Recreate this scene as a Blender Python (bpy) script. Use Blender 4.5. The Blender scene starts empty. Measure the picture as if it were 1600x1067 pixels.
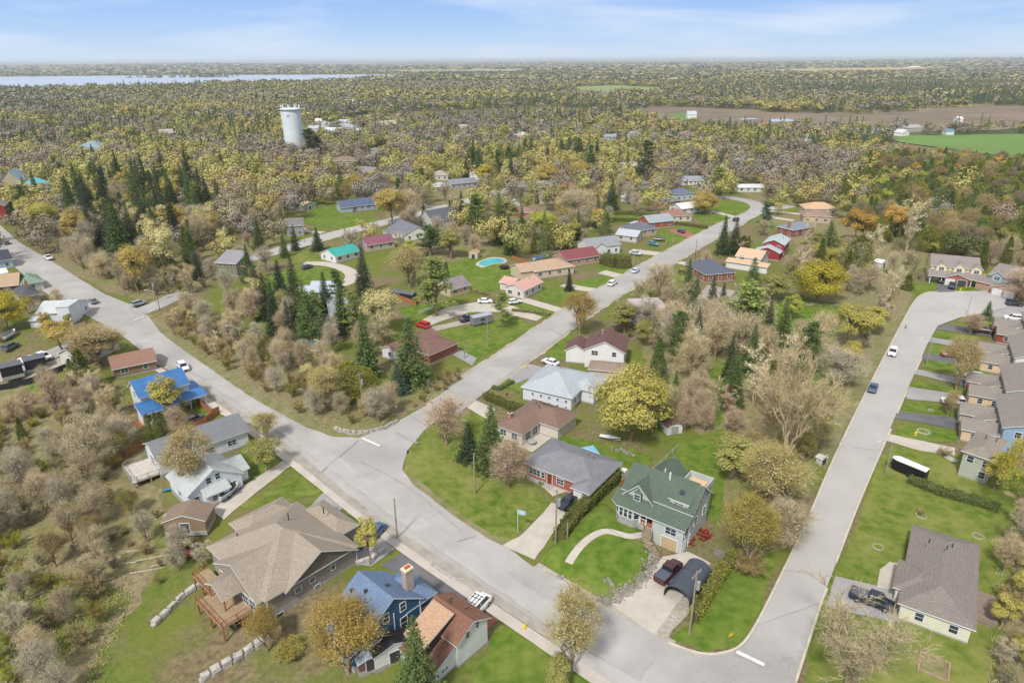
import bpy, math, random
import numpy as np
from mathutils import Vector, geometry
R = math.radians
SC = bpy.context.scene
COL = SC.collection
random.seed(7)

# ------------------------------------------------------------------ camera
CAM_H, FOC, PITCH, ROLL = 70.0, 1067.0, math.atan((533.5 - 94.0) / 1067.0), R(0.28)
cam_d = bpy.data.cameras.new('camera')
cam_d.sensor_width = 36.0
cam_d.lens = FOC * 36.0 / 1600.0
cam_d.clip_start, cam_d.clip_end = 0.5, 200000.0
cam = bpy.data.objects.new('camera', cam_d)
COL.objects.link(cam)
cam.location = (0, 0, CAM_H)
cam.rotation_euler = (math.pi / 2 - PITCH, 0, 0)
from mathutils import Matrix
cam.rotation_euler = (Matrix.Rotation(math.pi / 2 - PITCH, 3, 'X') @ Matrix.Rotation(-ROLL, 3, 'Z')).to_euler()
SC.camera = cam
CR = Matrix.Rotation(math.pi / 2 - PITCH, 3, 'X') @ Matrix.Rotation(-ROLL, 3, 'Z')

# ------------------------------------------------------------------ sky, sun, exposure
SUN_EL, SUN_AZ = R(50), R(205)          # azimuth the light comes from, clockwise from +Y
w = bpy.data.worlds.new('World'); SC.world = w; w.use_nodes = True
nt = w.node_tree; nt.nodes.clear()
def N(tree, typ, **kw):
    n = tree.nodes.new(typ)
    for k, v in kw.items():
        if k.startswith('i_'):
            n.inputs[k[2:].replace('_', ' ')].default_value = v
        else:
            setattr(n, k, v)
    return n
sky = N(nt, 'ShaderNodeTexSky', sky_type='NISHITA', sun_disc=False, sun_elevation=SUN_EL, sun_rotation=SUN_AZ,
        altitude=200, air_density=1.0, dust_density=0.6, ozone_density=3.0)
tc = N(nt, 'ShaderNodeTexCoord'); L = nt.links.new
sx = N(nt, 'ShaderNodeSeparateXYZ'); L(tc.outputs['Generated'], sx.inputs[0])
# thin cloud: wispy low down, closing to a pale veil overhead
mp = N(nt, 'ShaderNodeMapping'); mp.inputs['Scale'].default_value = (2.2, 2.2, 15.0); mp.inputs['Rotation'].default_value = (0.06, 0.03, 0.4)
no = N(nt, 'ShaderNodeTexNoise', i_Scale=1.7, i_Detail=7.0, i_Roughness=0.5, i_Distortion=0.35)
rp = N(nt, 'ShaderNodeValToRGB'); rp.color_ramp.elements[0].position = 0.47; rp.color_ramp.elements[1].position = 0.74
low = N(nt, 'ShaderNodeValToRGB'); cr = low.color_ramp; cr.elements[0].position = 0.0; cr.elements[0].color = (5.0, 5.9, 6.9, 1); cr.elements[1].position = 0.085; cr.elements[1].color = (2.3, 3.85, 7.05, 1)
e_ = cr.elements.new(0.035); e_.color = (3.5, 4.95, 7.05, 1)
lowf = N(nt, 'ShaderNodeMapRange'); lowf.inputs[1].default_value = 0.10; lowf.inputs[2].default_value = 0.30; lowf.inputs[3].default_value = 1.0; lowf.inputs[4].default_value = 0.0
mb = N(nt, 'ShaderNodeMix', data_type='RGBA')
wsp = N(nt, 'ShaderNodeMix', data_type='RGBA'); wsp.inputs[7].default_value = (6.6, 6.95, 7.5, 1)
mul = N(nt, 'ShaderNodeMath', operation='MULTIPLY'); mul.inputs[1].default_value = 0.62
veil = N(nt, 'ShaderNodeMix', data_type='RGBA'); veil.inputs[7].default_value = (6.6, 6.6, 6.6, 1)
vf = N(nt, 'ShaderNodeMapRange'); vf.inputs[1].default_value = 0.12; vf.inputs[2].default_value = 0.45; vf.inputs[4].default_value = 0.72
bg = N(nt, 'ShaderNodeBackground', i_Strength=0.118)
out = N(nt, 'ShaderNodeOutputWorld')
L(tc.outputs['Generated'], mp.inputs['Vector']); L(mp.outputs[0], no.inputs['Vector']); L(no.outputs['Fac'], rp.inputs[0])
L(sx.outputs[2], low.inputs[0]); L(sx.outputs[2], lowf.inputs[0]); L(sx.outputs[2], vf.inputs[0])
L(lowf.outputs[0], mb.inputs[0]); L(sky.outputs[0], mb.inputs[6]); L(low.outputs[0], mb.inputs[7])
L(rp.outputs[0], mul.inputs[0]); L(mul.outputs[0], wsp.inputs[0]); L(mb.outputs[2], wsp.inputs[6])
L(vf.outputs[0], veil.inputs[0]); L(wsp.outputs[2], veil.inputs[6]); L(veil.outputs[2], bg.inputs['Color']); L(bg.outputs[0], out.inputs['Surface'])

sun_d = bpy.data.lights.new('sun', 'SUN'); sun_d.energy = 3.4; sun_d.angle = R(6); sun_d.color = (1, 0.96, 0.90)
sun = bpy.data.objects.new('sun', sun_d); COL.objects.link(sun)
sun.rotation_euler = (math.pi / 2 - SUN_EL, 0, math.pi - SUN_AZ)
SC.view_settings.view_transform = 'Standard'; SC.view_settings.look = 'None'
SC.view_settings.exposure = 0.2; SC.view_settings.gamma = 1.0
SC.render.engine = 'CYCLES'
SC.cycles.use_denoising = True
try: SC.cycles.denoiser = 'OPENIMAGEDENOISE'
except Exception: pass
SC.cycles.max_bounces = 6; SC.cycles.diffuse_bounces = 3; SC.cycles.glossy_bounces = 2
SC.cycles.transmission_bounces = 3; SC.cycles.volume_bounces = 1; SC.cycles.transparent_max_bounces = 8

# ------------------------------------------------------------------ from a place in the photograph to a place on the ground
def ray(px, py):
    v = CR @ Vector(((px - 800) / FOC, -(py - 533.5) / FOC, -1.0))
    return v
def G(px, py, z=0.0):
    v = ray(px, py); t = (z - CAM_H) / v.z
    return (v.x * t, v.y * t)
def sms(a, b, x):
    t = min(1, max(0, (x - a) / (b - a))); return t * t * (3 - 2 * t)
SWE = [G(*p) for p in [(0, 400), (62, 455), (160, 520), (245, 575), (330, 632), (390, 672), (450, 718), (510, 765), (560, 805), (700, 900), (800, 963), (860, 1003), (960, 1067)]]
_e = SWE[-1]; _f = SWE[-2]; SWE.append((_e[0] + (_e[0] - _f[0]) * 8, _e[1] + (_e[1] - _f[1]) * 8))
def road_d(x, y):
    best = 1e9; sg = 1
    for (ax, ay), (bx, by) in zip(SWE, SWE[1:]):
        dx, dy = bx - ax, by - ay; l2 = dx * dx + dy * dy
        t = min(1, max(0, ((x - ax) * dx + (y - ay) * dy) / l2))
        ex, ey = x - ax - t * dx, y - ay - t * dy; d = ex * ex + ey * ey
        if d < best: best = d; sg = 1 if dx * ey - dy * ex < 0 else -1
    return math.sqrt(best) * sg
def hz(x, y):
    """height of the ground: the land behind the houses on the near side of the road falls away"""
    if y > 178 or y < -60 or abs(x) > 400: return 0.0
    d = road_d(x, y)
    if d < 12: return 0.0
    fade = 1 - sms(145, 175, y)
    return -(2.7 * sms(13, 32, d) + 1.3 * sms(32, 75, d)) * fade
def P(px, py, dz=0.0):
    z = 0.0
    for _ in range(7):
        x, y = G(px, py, z); z = hz(x, y)
    return Vector((x, y, z + dz))
def height_for(base, ytop):
    """how tall a thing standing at base must be to reach image row ytop"""
    d0 = base - Vector((0, 0, CAM_H))
    lo, hi = 0.0, 70.0
    for _ in range(30):
        m = (lo + hi) / 2
        q = CR.transposed() @ (d0 + Vector((0, 0, m)))
        yy = 533.5 + FOC * q.y / q.z
        if yy > ytop: lo = m
        else: hi = m
    return lo
def depth(base):
    return -(CR.transposed() @ (base - Vector((0, 0, CAM_H)))).z

# ------------------------------------------------------------------ materials
def lin(c):
    return tuple(((v / 255) / 12.92 if v <= 10 else (((v / 255) + 0.055) / 1.055) ** 2.4) for v in c)
MATS = {}
def mat(key, c1, c2=None, scale=4.0, c3=None, scale3=0.3, rough=0.8, bump=0.0, tint=False, rand=0.0, detail=5.0, bands=None, brick=None,
        metal=0.0, spec=0.3, translucent=0.0, k=0.9, lo=0.35, hi=0.65, emission=0.0, coat=0.0, cracks=None, mixf=0.5, geo=False):
    if key in MATS: return MATS[key]
    m = bpy.data.materials.new(key); m.use_nodes = True; t = m.node_tree; t.nodes.clear(); l = t.links.new
    o = N(t, 'ShaderNodeOutputMaterial'); b = N(t, 'ShaderNodeBsdfPrincipled')
    b.inputs['Roughness'].default_value = rough; b.inputs['Metallic'].default_value = metal
    b.inputs['Specular IOR Level'].default_value = spec
    if coat: b.inputs['Coat Weight'].default_value = coat
    A = lambda c: tuple(v * k for v in lin(c)) + (1,)
    if geo: cs = N(t, 'ShaderNodeNewGeometry').outputs['Position']
    else: cs = N(t, 'ShaderNodeTexCoord').outputs['Object']
    col = None
    if c2 is None:
        r = N(t, 'ShaderNodeRGB'); r.outputs[0].default_value = A(c1); col = r.outputs[0]
    else:
        n = N(t, 'ShaderNodeTexNoise', i_Scale=scale, i_Detail=detail, i_Roughness=0.6); l(cs, n.inputs['Vector'])
        rr = N(t, 'ShaderNodeMapRange'); rr.inputs[1].default_value = lo; rr.inputs[2].default_value = hi; l(n.outputs['Fac'], rr.inputs[0])
        x = N(t, 'ShaderNodeMix', data_type='RGBA'); x.inputs[6].default_value = A(c1); x.inputs[7].default_value = A(c2); l(rr.outputs[0], x.inputs[0]); col = x.outputs[2]
    if c3 is not None:
        n = N(t, 'ShaderNodeTexNoise', i_Scale=scale3, i_Detail=6.0, i_Roughness=0.65); l(cs, n.inputs['Vector'])
        rr = N(t, 'ShaderNodeMapRange'); rr.inputs[1].default_value = 0.45; rr.inputs[2].default_value = 0.68; rr.inputs[4].default_value = mixf; l(n.outputs['Fac'], rr.inputs[0])
        x = N(t, 'ShaderNodeMix', data_type='RGBA'); x.inputs[7].default_value = A(c3); l(col, x.inputs[6]); l(rr.outputs[0], x.inputs[0]); col = x.outputs[2]
    if cracks:
        dn = N(t, 'ShaderNodeTexNoise', i_Scale=0.35, i_Detail=3.0); l(cs, dn.inputs['Vector'])
        va = N(t, 'ShaderNodeMix', data_type='RGBA'); va.inputs[0].default_value = 0.75; l(cs, va.inputs[6]); l(dn.outputs['Color'], va.inputs[7])
        vo = N(t, 'ShaderNodeTexVoronoi', feature='DISTANCE_TO_EDGE', i_Scale=cracks[0]); 
        ad = N(t, 'ShaderNodeVectorMath', operation='MULTIPLY_ADD'); ad.inputs[1].default_value = (5, 5, 5); l(dn.outputs['Color'], ad.inputs[0]); l(cs, ad.inputs[2])
        l(ad.outputs[0], vo.inputs['Vector'])
        rr = N(t, 'ShaderNodeMapRange'); rr.inputs[1].default_value = cracks[1]; rr.inputs[2].default_value = 0.0; rr.inputs[3].default_value = 0; rr.inputs[4].default_value = cracks[2]; l(vo.outputs['Distance'], rr.inputs[0])
        x = N(t, 'ShaderNodeMix', data_type='RGBA'); x.inputs[7].default_value = A((80, 78, 76)); l(col, x.inputs[6]); l(rr.outputs[0], x.inputs[0]); col = x.outputs[2]
    if bands:                      # (per metre, darkening, axis)
        sx = N(t, 'ShaderNodeSeparateXYZ'); l(cs, sx.inputs[0])
        m1 = N(t, 'ShaderNodeMath', operation='MULTIPLY'); m1.inputs[1].default_value = bands[0]; l(sx.outputs[bands[2]], m1.inputs[0])
        f = N(t, 'ShaderNodeMath', operation='FRACT'); l(m1.outputs[0], f.inputs[0])
        rr = N(t, 'ShaderNodeMapRange'); rr.inputs[1].default_value = 0.0; rr.inputs[2].default_value = 0.22; rr.inputs[3].default_value = bands[1]; rr.inputs[4].default_value = 0.0; l(f.outputs[0], rr.inputs[0])
        x = N(t, 'ShaderNodeMix', data_type='RGBA'); x.inputs[7].default_value = A(tuple(v * 0.5 for v in c1)); l(col, x.inputs[6]); l(rr.outputs[0], x.inputs[0]); col = x.outputs[2]
    if tint or rand:
        oi = N(t, 'ShaderNodeObjectInfo')
        if tint:
            x = N(t, 'ShaderNodeMix', data_type='RGBA', blend_type='MULTIPLY'); x.inputs[0].default_value = 1; l(col, x.inputs[6]); l(oi.outputs['Color'], x.inputs[7]); col = x.outputs[2]
        if rand:
            hs = N(t, 'ShaderNodeHueSaturation'); rr = N(t, 'ShaderNodeMapRange'); rr.inputs[3].default_value = 1 - rand; rr.inputs[4].default_value = 1 + rand
            l(oi.outputs['Random'], rr.inputs[0]); l(rr.outputs[0], hs.inputs['Value']); l(col, hs.inputs['Color']); col = hs.outputs[0]
    l(col, b.inputs['Base Color'])
    if bump:
        n = N(t, 'ShaderNodeTexNoise', i_Scale=scale * 1.7, i_Detail=4.0); l(cs, n.inputs['Vector'])
        bp = N(t, 'ShaderNodeBump'); bp.inputs['Strength'].default_value = bump; bp.inputs['Distance'].default_value = 0.15; l(n.outputs['Fac'], bp.inputs['Height']); l(bp.outputs[0], b.inputs['Normal'])
    sh = b.outputs[0]
    if translucent:
        tr = N(t, 'ShaderNodeBsdfTranslucent'); l(col, tr.inputs['Color'])
        ms = N(t, 'ShaderNodeMixShader'); ms.inputs[0].default_value = translucent; l(b.outputs[0], ms.inputs[1]); l(tr.outputs[0], ms.inputs[2]); sh = ms.outputs[0]
    l(sh, o.inputs['Surface'])
    MATS[key] = m; return m
def hexkey(c): return '%02x%02x%02x' % tuple(int(v) for v in c)
def roofm(c, kind='shingle'):
    if kind == 'metal': return mat('metal_roof_' + hexkey(c), c, tuple(v * 0.93 for v in c), 0.6, rough=0.45, bands=(2.2, 0.55, 0), spec=0.4, c3=tuple(v * 0.8 for v in c), scale3=0.5)
    return mat('shingle_' + hexkey(c), tuple(min(255, v * 1.12) for v in c), tuple(v * 0.84 for v in c), 5.5, tuple(v * 0.9 for v in c), 0.35, bands=(5.5, 0.28, 2), rough=0.92, bump=0.25, detail=3, lo=0.3, hi=0.7)
def wallm(c, kind='siding'):
    if kind == 'brick': return mat('brick_' + hexkey(c), tuple(min(255, v * 1.15) for v in c), tuple(v * 0.82 for v in c), 7, tuple(min(255, v * 1.1) for v in c), 0.8, bands=(8, 0.2, 2), rough=0.9, detail=2)
    return mat('siding_' + hexkey(c), c, tuple(v * 0.95 for v in c), 0.7, bands=(5, 0.16, 2), rough=0.65)

# ------------------------------------------------------------------ mesh helpers
class MB:
    def __init__(s): s.v = []; s.f = []; s.m = []
    def quad(s, a, b, c, d, m=0):
        i = len(s.v); s.v += [a, b, c, d]; s.f.append((i, i + 1, i + 2, i + 3)); s.m.append(m)
    def poly(s, pts, m=0):
        i = len(s.v); s.v += list(pts); s.f.append(tuple(range(i, i + len(pts)))); s.m.append(m)
    def hexa(s, p, m=0, skip=()):
        """eight corners: bottom 0-3 counter-clockwise, top 4-7"""
        i = len(s.v); s.v += p
        for k, q in enumerate(((3, 2, 1, 0), (4, 5, 6, 7), (0, 1, 5, 4), (1, 2, 6, 5), (2, 3, 7, 6), (3, 0, 4, 7))):
            if k in skip: continue
            s.f.append(tuple(i + j for j in q)); s.m.append(m if not isinstance(m, (list, tuple)) else m[k])
    def box(s, x0, y0, z0, x1, y1, z1, m=0, skip=()):
        s.hexa([(x0, y0, z0), (x1, y0, z0), (x1, y1, z0), (x0, y1, z0), (x0, y0, z1), (x1, y0, z1), (x1, y1, z1), (x0, y1, z1)], m, skip)
    def bar(s, a, b, r, m=0, n=6, r2=None, cap=True):
        a = Vector(a); b = Vector(b); r2 = r if r2 is None else r2
        d = (b - a).normalized(); u = d.orthogonal().normalized(); v = d.cross(u); i = len(s.v)
        for c, q in ((a, r), (b, r2)):
            for k in range(n):
                t = 2 * math.pi * k / n; p = c + u * math.cos(t) * q + v * math.sin(t) * q; s.v.append(tuple(p))
        for k in range(n):
            s.f.append((i + k, i + (k + 1) % n, i + n + (k + 1) % n, i + n + k)); s.m.append(m)
        if cap:
            s.f.append(tuple(i + n - 1 - k for k in range(n))); s.m.append(m)
            s.f.append(tuple(i + n + k for k in range(n))); s.m.append(m)
    def prism(s, prof, axis, a, b, m=0, sidem=None):
        """closed profile swept along x ('x': prof=(y,z)) or y ('y': prof=(x,z))"""
        n = len(prof); i = len(s.v)
        for q in (a, b):
            for p in prof: s.v.append((q, p[0], p[1]) if axis == 'x' else (p[0], q, p[1]))
        for k in range(n):
            s.f.append((i + k, i + (k + 1) % n, i + n + (k + 1) % n, i + n + k)); s.m.append(m[k] if isinstance(m, (list, tuple)) else m)
        e = sidem if sidem is not None else (m if not isinstance(m, (list, tuple)) else m[0])
        s.f.append(tuple(i + n - 1 - k for k in range(n))); s.m.append(e)
        s.f.append(tuple(i + n + k for k in range(n))); s.m.append(e)
    def mesh(s, name, mats):
        me = bpy.data.meshes.new(name); me.from_pydata([tuple(v) for v in s.v], [], s.f)
        for x in mats: me.materials.append(x)
        me.polygons.foreach_set('material_index', s.m)
        import bmesh
        bm = bmesh.new(); bm.from_mesh(me); bmesh.ops.recalc_face_normals(bm, faces=bm.faces); bm.to_mesh(me); bm.free()
        me.update(); return me
    def build(s, name, mats, parent=None, loc=(0, 0, 0), rot=0.0):
        if not isinstance(mats, (list, tuple)): mats = [mats]
        return link(name, s.mesh(name, mats), parent, loc, rot)
def link(name, data, parent=None, loc=(0, 0, 0), rot=0.0):
    o = bpy.data.objects.new(name, data); COL.objects.link(o)
    o.location = loc; o.rotation_euler = (0, 0, rot)
    if parent: o.parent = parent
    return o
def tag(o, label, cat, group=None):
    o['label'] = label; o['category'] = cat
    if group: o['group'] = group
    return o
def thing(name, label, cat, loc, rot=0.0, group=None):
    o = bpy.data.objects.new(name, None); COL.objects.link(o); o.empty_display_size = 0.5
    o.location = loc; o.rotation_euler = (0, 0, rot)
    return tag(o, label, cat, group)
def copy_tree(o, parent=None):
    c = o.copy(); COL.objects.link(c)
    if parent: c.parent = parent
    for ch in [x for x in o.children]: copy_tree(ch, c)
    return c
def inpoly(x, y, poly):
    r = False; n = len(poly); j = n - 1
    for i in range(n):
        xi, yi = poly[i][0], poly[i][1]; xj, yj = poly[j][0], poly[j][1]
        if (yi > y) != (yj > y) and x < (xj - xi) * (y - yi) / (yj - yi) + xi: r = not r
        j = i
    return r
KEEP_OUT = []                                   # polygons in world metres where no tree may grow
def wob(pts, step=1.6, amp=0.22, rng=random):
    o = []
    for a, b in zip(pts, pts[1:] + pts[:1]):
        d = math.hypot(b[0] - a[0], b[1] - a[1]); n = max(1, int(d / step)) if d < 400 else 1
        for k in range(n):
            t = k / n; j = 0 if k == 0 else amp
            o.append((a[0] + (b[0] - a[0]) * t + rng.uniform(-j, j), a[1] + (b[1] - a[1]) * t + rng.uniform(-j, j)))
    return o
NSHEET = {}
def smooth_poly(pts, it=1):
    for _ in range(it):
        q = []
        for a, b in zip(pts, pts[1:] + pts[:1]):
            q.append((a[0] * .78 + b[0] * .22, a[1] * .78 + b[1] * .22)); q.append((a[0] * .22 + b[0] * .78, a[1] * .22 + b[1] * .78))
        pts = q
    return pts
def sheet(name, px, m, level, rough=0.2, keep=False, kind='structure', smooth=0, world=False):
    pts = [tuple(p) for p in px] if world else [tuple(P(*p)[:2]) for p in px]
    if smooth: pts = smooth_poly(pts, smooth)
    if keep: KEEP_OUT.append(pts)
    if rough: pts = wob(pts, amp=rough)
    NSHEET[level] = NSHEET.get(level, 0) + 1
    z = level * 0.03 + 0.0004 * NSHEET[level]
    tri = geometry.tessellate_polygon([[Vector((x, y, 0)) for x, y in pts]])
    me = bpy.data.meshes.new(name)
    fs = []
    for a, b, c in tri:
        (x1, y1), (x2, y2), (x3, y3) = pts[a], pts[b], pts[c]
        fs.append((a, b, c) if (x2 - x1) * (y3 - y1) - (y2 - y1) * (x3 - x1) > 0 else (a, c, b))
    me.from_pydata([(x, y, z + hz(x, y)) for x, y in pts], [], fs)
    me.materials.append(m); o = link(name, me); o['kind'] = kind
    return o
def ribbon(name, px, width, m, level, keep=True, rough=0.12, world=False):
    """a strip of the given width along a line"""
    c = [tuple(p) for p in px] if world else [tuple(P(*p)[:2]) for p in px]
    for _ in range(2):
        q = [c[0]]
        for a, b in zip(c, c[1:]):
            q += [(a[0] * .75 + b[0] * .25, a[1] * .75 + b[1] * .25), (a[0] * .25 + b[0] * .75, a[1] * .25 + b[1] * .75)]
        c = q + [c[-1]]
    Lp, Rp = [], []
    for i, p in enumerate(c):
        a = c[max(0, i - 1)]; b = c[min(len(c) - 1, i + 1)]
        dx, dy = b[0] - a[0], b[1] - a[1]; d = math.hypot(dx, dy) or 1; nx, ny = -dy / d, dx / d
        Lp.append((p[0] + nx * width / 2, p[1] + ny * width / 2)); Rp.append((p[0] - nx * width / 2, p[1] - ny * width / 2))
    return sheet(name, Lp + Rp[::-1], m, level, rough, keep, world=True)
# ------------------------------------------------------------------ the ground: one sheet to the horizon
def axis(lo, hi, step, far_lo, far_hi, g=1.16):
    mid = list(np.arange(lo, hi + 1e-6, step)); a, s = [], step
    x = hi
    while x < far_hi: s *= g; x += s; a.append(x)
    b, s, x = [], step, lo
    while x > far_lo: s *= g; x -= s; b.append(x)
    return np.array(b[::-1] + mid + a)
xs = axis(-115, 20, 2.0, -90000, 90000); ys = axis(38, 180, 2.0, -3000, 90000)
def far_z(X, Y):
    r = np.hypot(X, Y)
    f = np.clip((r - 4500) / 9000, 0, 1); f = f * f * (3 - 2 * f)
    n = np.sin(X / 2300 + 1.3) * np.cos(Y / 3100 + .4) + .6 * np.sin(X / 900 + Y / 1700) + .4 * np.sin(X / 5200 - Y / 4100 + 2)
    return f * (22 + 20 * n)
gx, gy = np.meshgrid(xs, ys)
gz = far_z(gx, gy)
for j in range(len(ys)):
    for i in range(len(xs)):
        if ys[j] < 180 and ys[j] > -60 and abs(xs[i]) < 400: gz[j, i] += hz(xs[i], ys[j])
nx, ny = len(xs), len(ys)
gv = np.stack([gx, gy, gz], -1).reshape(-1, 3)
idx = np.arange(nx * ny).reshape(ny, nx)
gf = np.stack([idx[:-1, :-1], idx[:-1, 1:], idx[1:, 1:], idx[1:, :-1]], -1).reshape(-1, 4)
me = bpy.data.meshes.new('ground'); me.from_pydata(gv.tolist(), [], gf.tolist()); me.update()
def ground_mat():
    m = bpy.data.materials.new('ground'); m.use_nodes = True; t = m.node_tree; t.nodes.clear(); l = t.links.new
    o = N(t, 'ShaderNodeOutputMaterial'); b = N(t, 'ShaderNodeBsdfPrincipled'); b.inputs['Roughness'].default_value = 0.95; b.inputs['Specular IOR Level'].default_value = 0.1
    pos = N(t, 'ShaderNodeNewGeometry').outputs['Position']
    A = lambda c: tuple(v * 0.9 for v in lin(c)) + (1,)
    def noise(sc, det, lo, hi, stretch=None):
        n = N(t, 'ShaderNodeTexNoise', i_Scale=sc, i_Detail=det, i_Roughness=0.62)
        if stretch:
            q = N(t, 'ShaderNodeMapping'); q.inputs['Scale'].default_value = stretch; l(pos, q.inputs['Vector']); l(q.outputs[0], n.inputs['Vector'])
        else: l(pos, n.inputs['Vector'])
        r = N(t, 'ShaderNodeMapRange'); r.inputs[1].default_value = lo; r.inputs[2].default_value = hi; l(n.outputs['Fac'], r.inputs[0]); return r.outputs[0]
    def mix(f, a, c):
        x = N(t, 'ShaderNodeMix', data_type='RGBA'); l(f, x.inputs[0])
        for k, v in ((6, a), (7, c)):
            if isinstance(v, tuple): x.inputs[k].default_value = A(v)
            else: l(v, x.inputs[k])
        return x.outputs[2]
    grass = mix(noise(0.9, 6, .35, .65), (88, 108, 42), (118, 124, 62))
    grass = mix(noise(0.09, 5, .42, .62), grass, (112, 118, 52))
    dead = mix(noise(1.3, 6, .35, .65), (142, 128, 98), (104, 92, 70))
    near = mix(noise(0.05, 7, .44, .58), grass, dead)
    f1 = mix(noise(0.004, 8, .40, .60, (1, .55, 1)), (122, 108, 84), (84, 92, 62))
    f2 = mix(noise(0.0016, 8, .48, .62, (1, .4, 1)), f1, (172, 152, 104))
    far = mix(noise(0.0007, 6, .53, .63, (1, .3, 1)), f2, (112, 132, 78))
    ln = N(t, 'ShaderNodeVectorMath', operation='LENGTH'); l(pos, ln.inputs[0])
    r = N(t, 'ShaderNodeMapRange'); r.inputs[1].default_value = 450; r.inputs[2].default_value = 900; l(ln.outputs['Value'], r.inputs[0])
    col = mix(r.outputs[0], near, far)
    l(col, b.inputs['Base Color']); l(b.outputs[0], o.inputs['Surface'])
    n = N(t, 'ShaderNodeTexNoise', i_Scale=2.5, i_Detail=5.0); l(pos, n.inputs['Vector'])
    bp = N(t, 'ShaderNodeBump'); bp.inputs['Strength'].default_value = 0.5; bp.inputs['Distance'].default_value = 0.25; l(n.outputs['Fac'], bp.inputs['Height']); l(bp.outputs[0], b.inputs['Normal'])
    return m
me.materials.append(ground_mat()); me.polygons.foreach_set('use_smooth', [True] * len(me.polygons))
g = link('ground', me); g['kind'] = 'structure'

M_LAWN = mat('lawn', (84, 106, 36), (124, 132, 64), 0.55, (144, 142, 82), 0.09, rough=0.95, spec=0.08, bump=0.4, geo=True, mixf=0.75)
M_LAWN2 = mat('lawn_bright', (76, 106, 32), (114, 130, 56), 0.5, (134, 138, 72), 0.12, rough=0.95, spec=0.08, bump=0.4, geo=True)
M_FLOOR = mat('leaf_litter', (152, 140, 110), (120, 112, 80), 0.9, (120, 128, 66), 0.07, rough=1, spec=0.05, bump=0.6, geo=True, mixf=0.8)
M_VERGE = mat('dry_verge', (140, 132, 100), (112, 116, 66), 0.5, (160, 150, 124), 0.15, rough=1, spec=0.05, bump=0.5, geo=True)
M_ROAD = mat('worn_asphalt', (182, 178, 174), (168, 164, 160), 0.12, (152, 148, 144), 0.05, rough=0.9, spec=0.2, geo=True, cracks=(0.085, 0.010, 0.16), mixf=0.7, detail=8)
M_ROAD2 = mat('pale_asphalt', (185, 181, 177), (174, 170, 166), 0.10, (168, 164, 161), 0.04, rough=0.9, spec=0.2, geo=True, mixf=0.5, detail=8)
M_PATCH = mat('asphalt_patch', (174, 170, 167), (162, 158, 155), 0.8, rough=0.9, geo=True)
M_GRAVEL = mat('gravel', (186, 178, 166), (160, 152, 140), 1.6, (148, 136, 118), 0.2, rough=1, geo=True, bump=0.4)
M_CONC = mat('concrete', (198, 190, 178), (184, 176, 165), 0.5, (180, 170, 156), 0.12, rough=0.9, geo=True)
M_BLACKTOP = mat('dark_asphalt', (112, 112, 116), (92, 92, 97), 0.4, (134, 130, 124), 0.10, rough=0.9, geo=True)
M_GREYTOP = mat('grey_asphalt', (160, 158, 158), (146, 144, 145), 0.4, (172, 168, 162), 0.10, rough=0.9, geo=True)
M_SOIL = mat('ploughed_soil', (132, 117, 98), (114, 100, 82), 0.02, (160, 140, 120), 0.006, rough=1, geo=True)
M_FIELD = mat('crop_field', (98, 128, 60), (110, 138, 70), 0.02, (124, 150, 78), 0.012, rough=1, geo=True)
M_WATER = mat('lake_water', (190, 196, 206), (180, 188, 200), 0.002, rough=0.25, geo=True, spec=0.5)
M_WHITE = mat('white_paint', (226, 226, 224), (212, 212, 208), 1.5, rough=0.6)
M_MARK = mat('road_paint', (232, 232, 230), (206, 205, 202), 2.2, rough=0.7, geo=True)
M_STONE = mat('pale_stone', (200, 194, 186), (164, 158, 150), 1.2, (140, 134, 126), 3, rough=0.95, bump=0.5)
M_BRICKPAVE = mat('brick_paving', (172, 116, 96), (150, 98, 80), 3, rough=0.9, geo=True)

# far land
def far_sheet(name, px, m, z):
    pts = [G(*p) for p in px]
    mb = bpy.data.meshes.new(name); mb.from_pydata([(x, y, z) for x, y in pts], [], [tuple(range(len(pts)))])
    import bmesh
    bm = bmesh.new(); bm.from_mesh(mb); bmesh.ops.triangulate(bm, faces=bm.faces)
    bmesh.ops.recalc_face_normals(bm, faces=bm.faces)
    for f in bm.faces:
        if f.normal.z < 0: f.normal_flip()
    bm.to_mesh(mb); bm.free()
    mb.materials.append(m); o = link(name, mb); o['kind'] = 'structure'
    FARPOLY.append(pts); return o
FARPOLY = []
far_sheet('lake', [(-200, 124), (0, 121), (120, 119.5), (250, 118.5), (330, 118), (420, 117.6), (520, 117.3), (600, 117.1), (645, 117.3), (622, 119.5), (585, 122), (540, 126), (470, 128.5), (400, 130), (330, 131), (250, 133), (180, 135), (130, 137.5), (60, 140), (-200, 141)], M_WATER, 1.2)
far_sheet('ploughed_field', [(985, 172), (1040, 167.5), (1090, 169), (1180, 172), (1205, 176), (1290, 178), (1340, 179), (1420, 176), (1460, 170), (1540, 165), (1640, 168), (1640, 196), (1560, 204), (1480, 206), (1400, 205), (1330, 206), (1220, 206), (1150, 206), (1075, 205), (1020, 195)], M_SOIL, 0.5)
far_sheet('meadow', [(1040, 180), (1075, 178), (1092, 184), (1068, 190)], M_FIELD, 0.9)
far_sheet('crop_field', [(1375, 218), (1420, 213), (1500, 212), (1640, 210), (1640, 252), (1570, 246), (1500, 236), (1430, 227)], M_FIELD, 0.6)
far_sheet('pasture', [(900, 136), (960, 134), (1030, 137), (1035, 146), (980, 147), (905, 141)], mat('pasture', (128, 142, 88), (140, 148, 98), 0.01, rough=1, geo=True), 0.6)
far_sheet('fallow_field', [(810, 146), (900, 142), (960, 145), (960, 153), (860, 152), (810, 150)], M_SOIL, 0.5)
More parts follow.
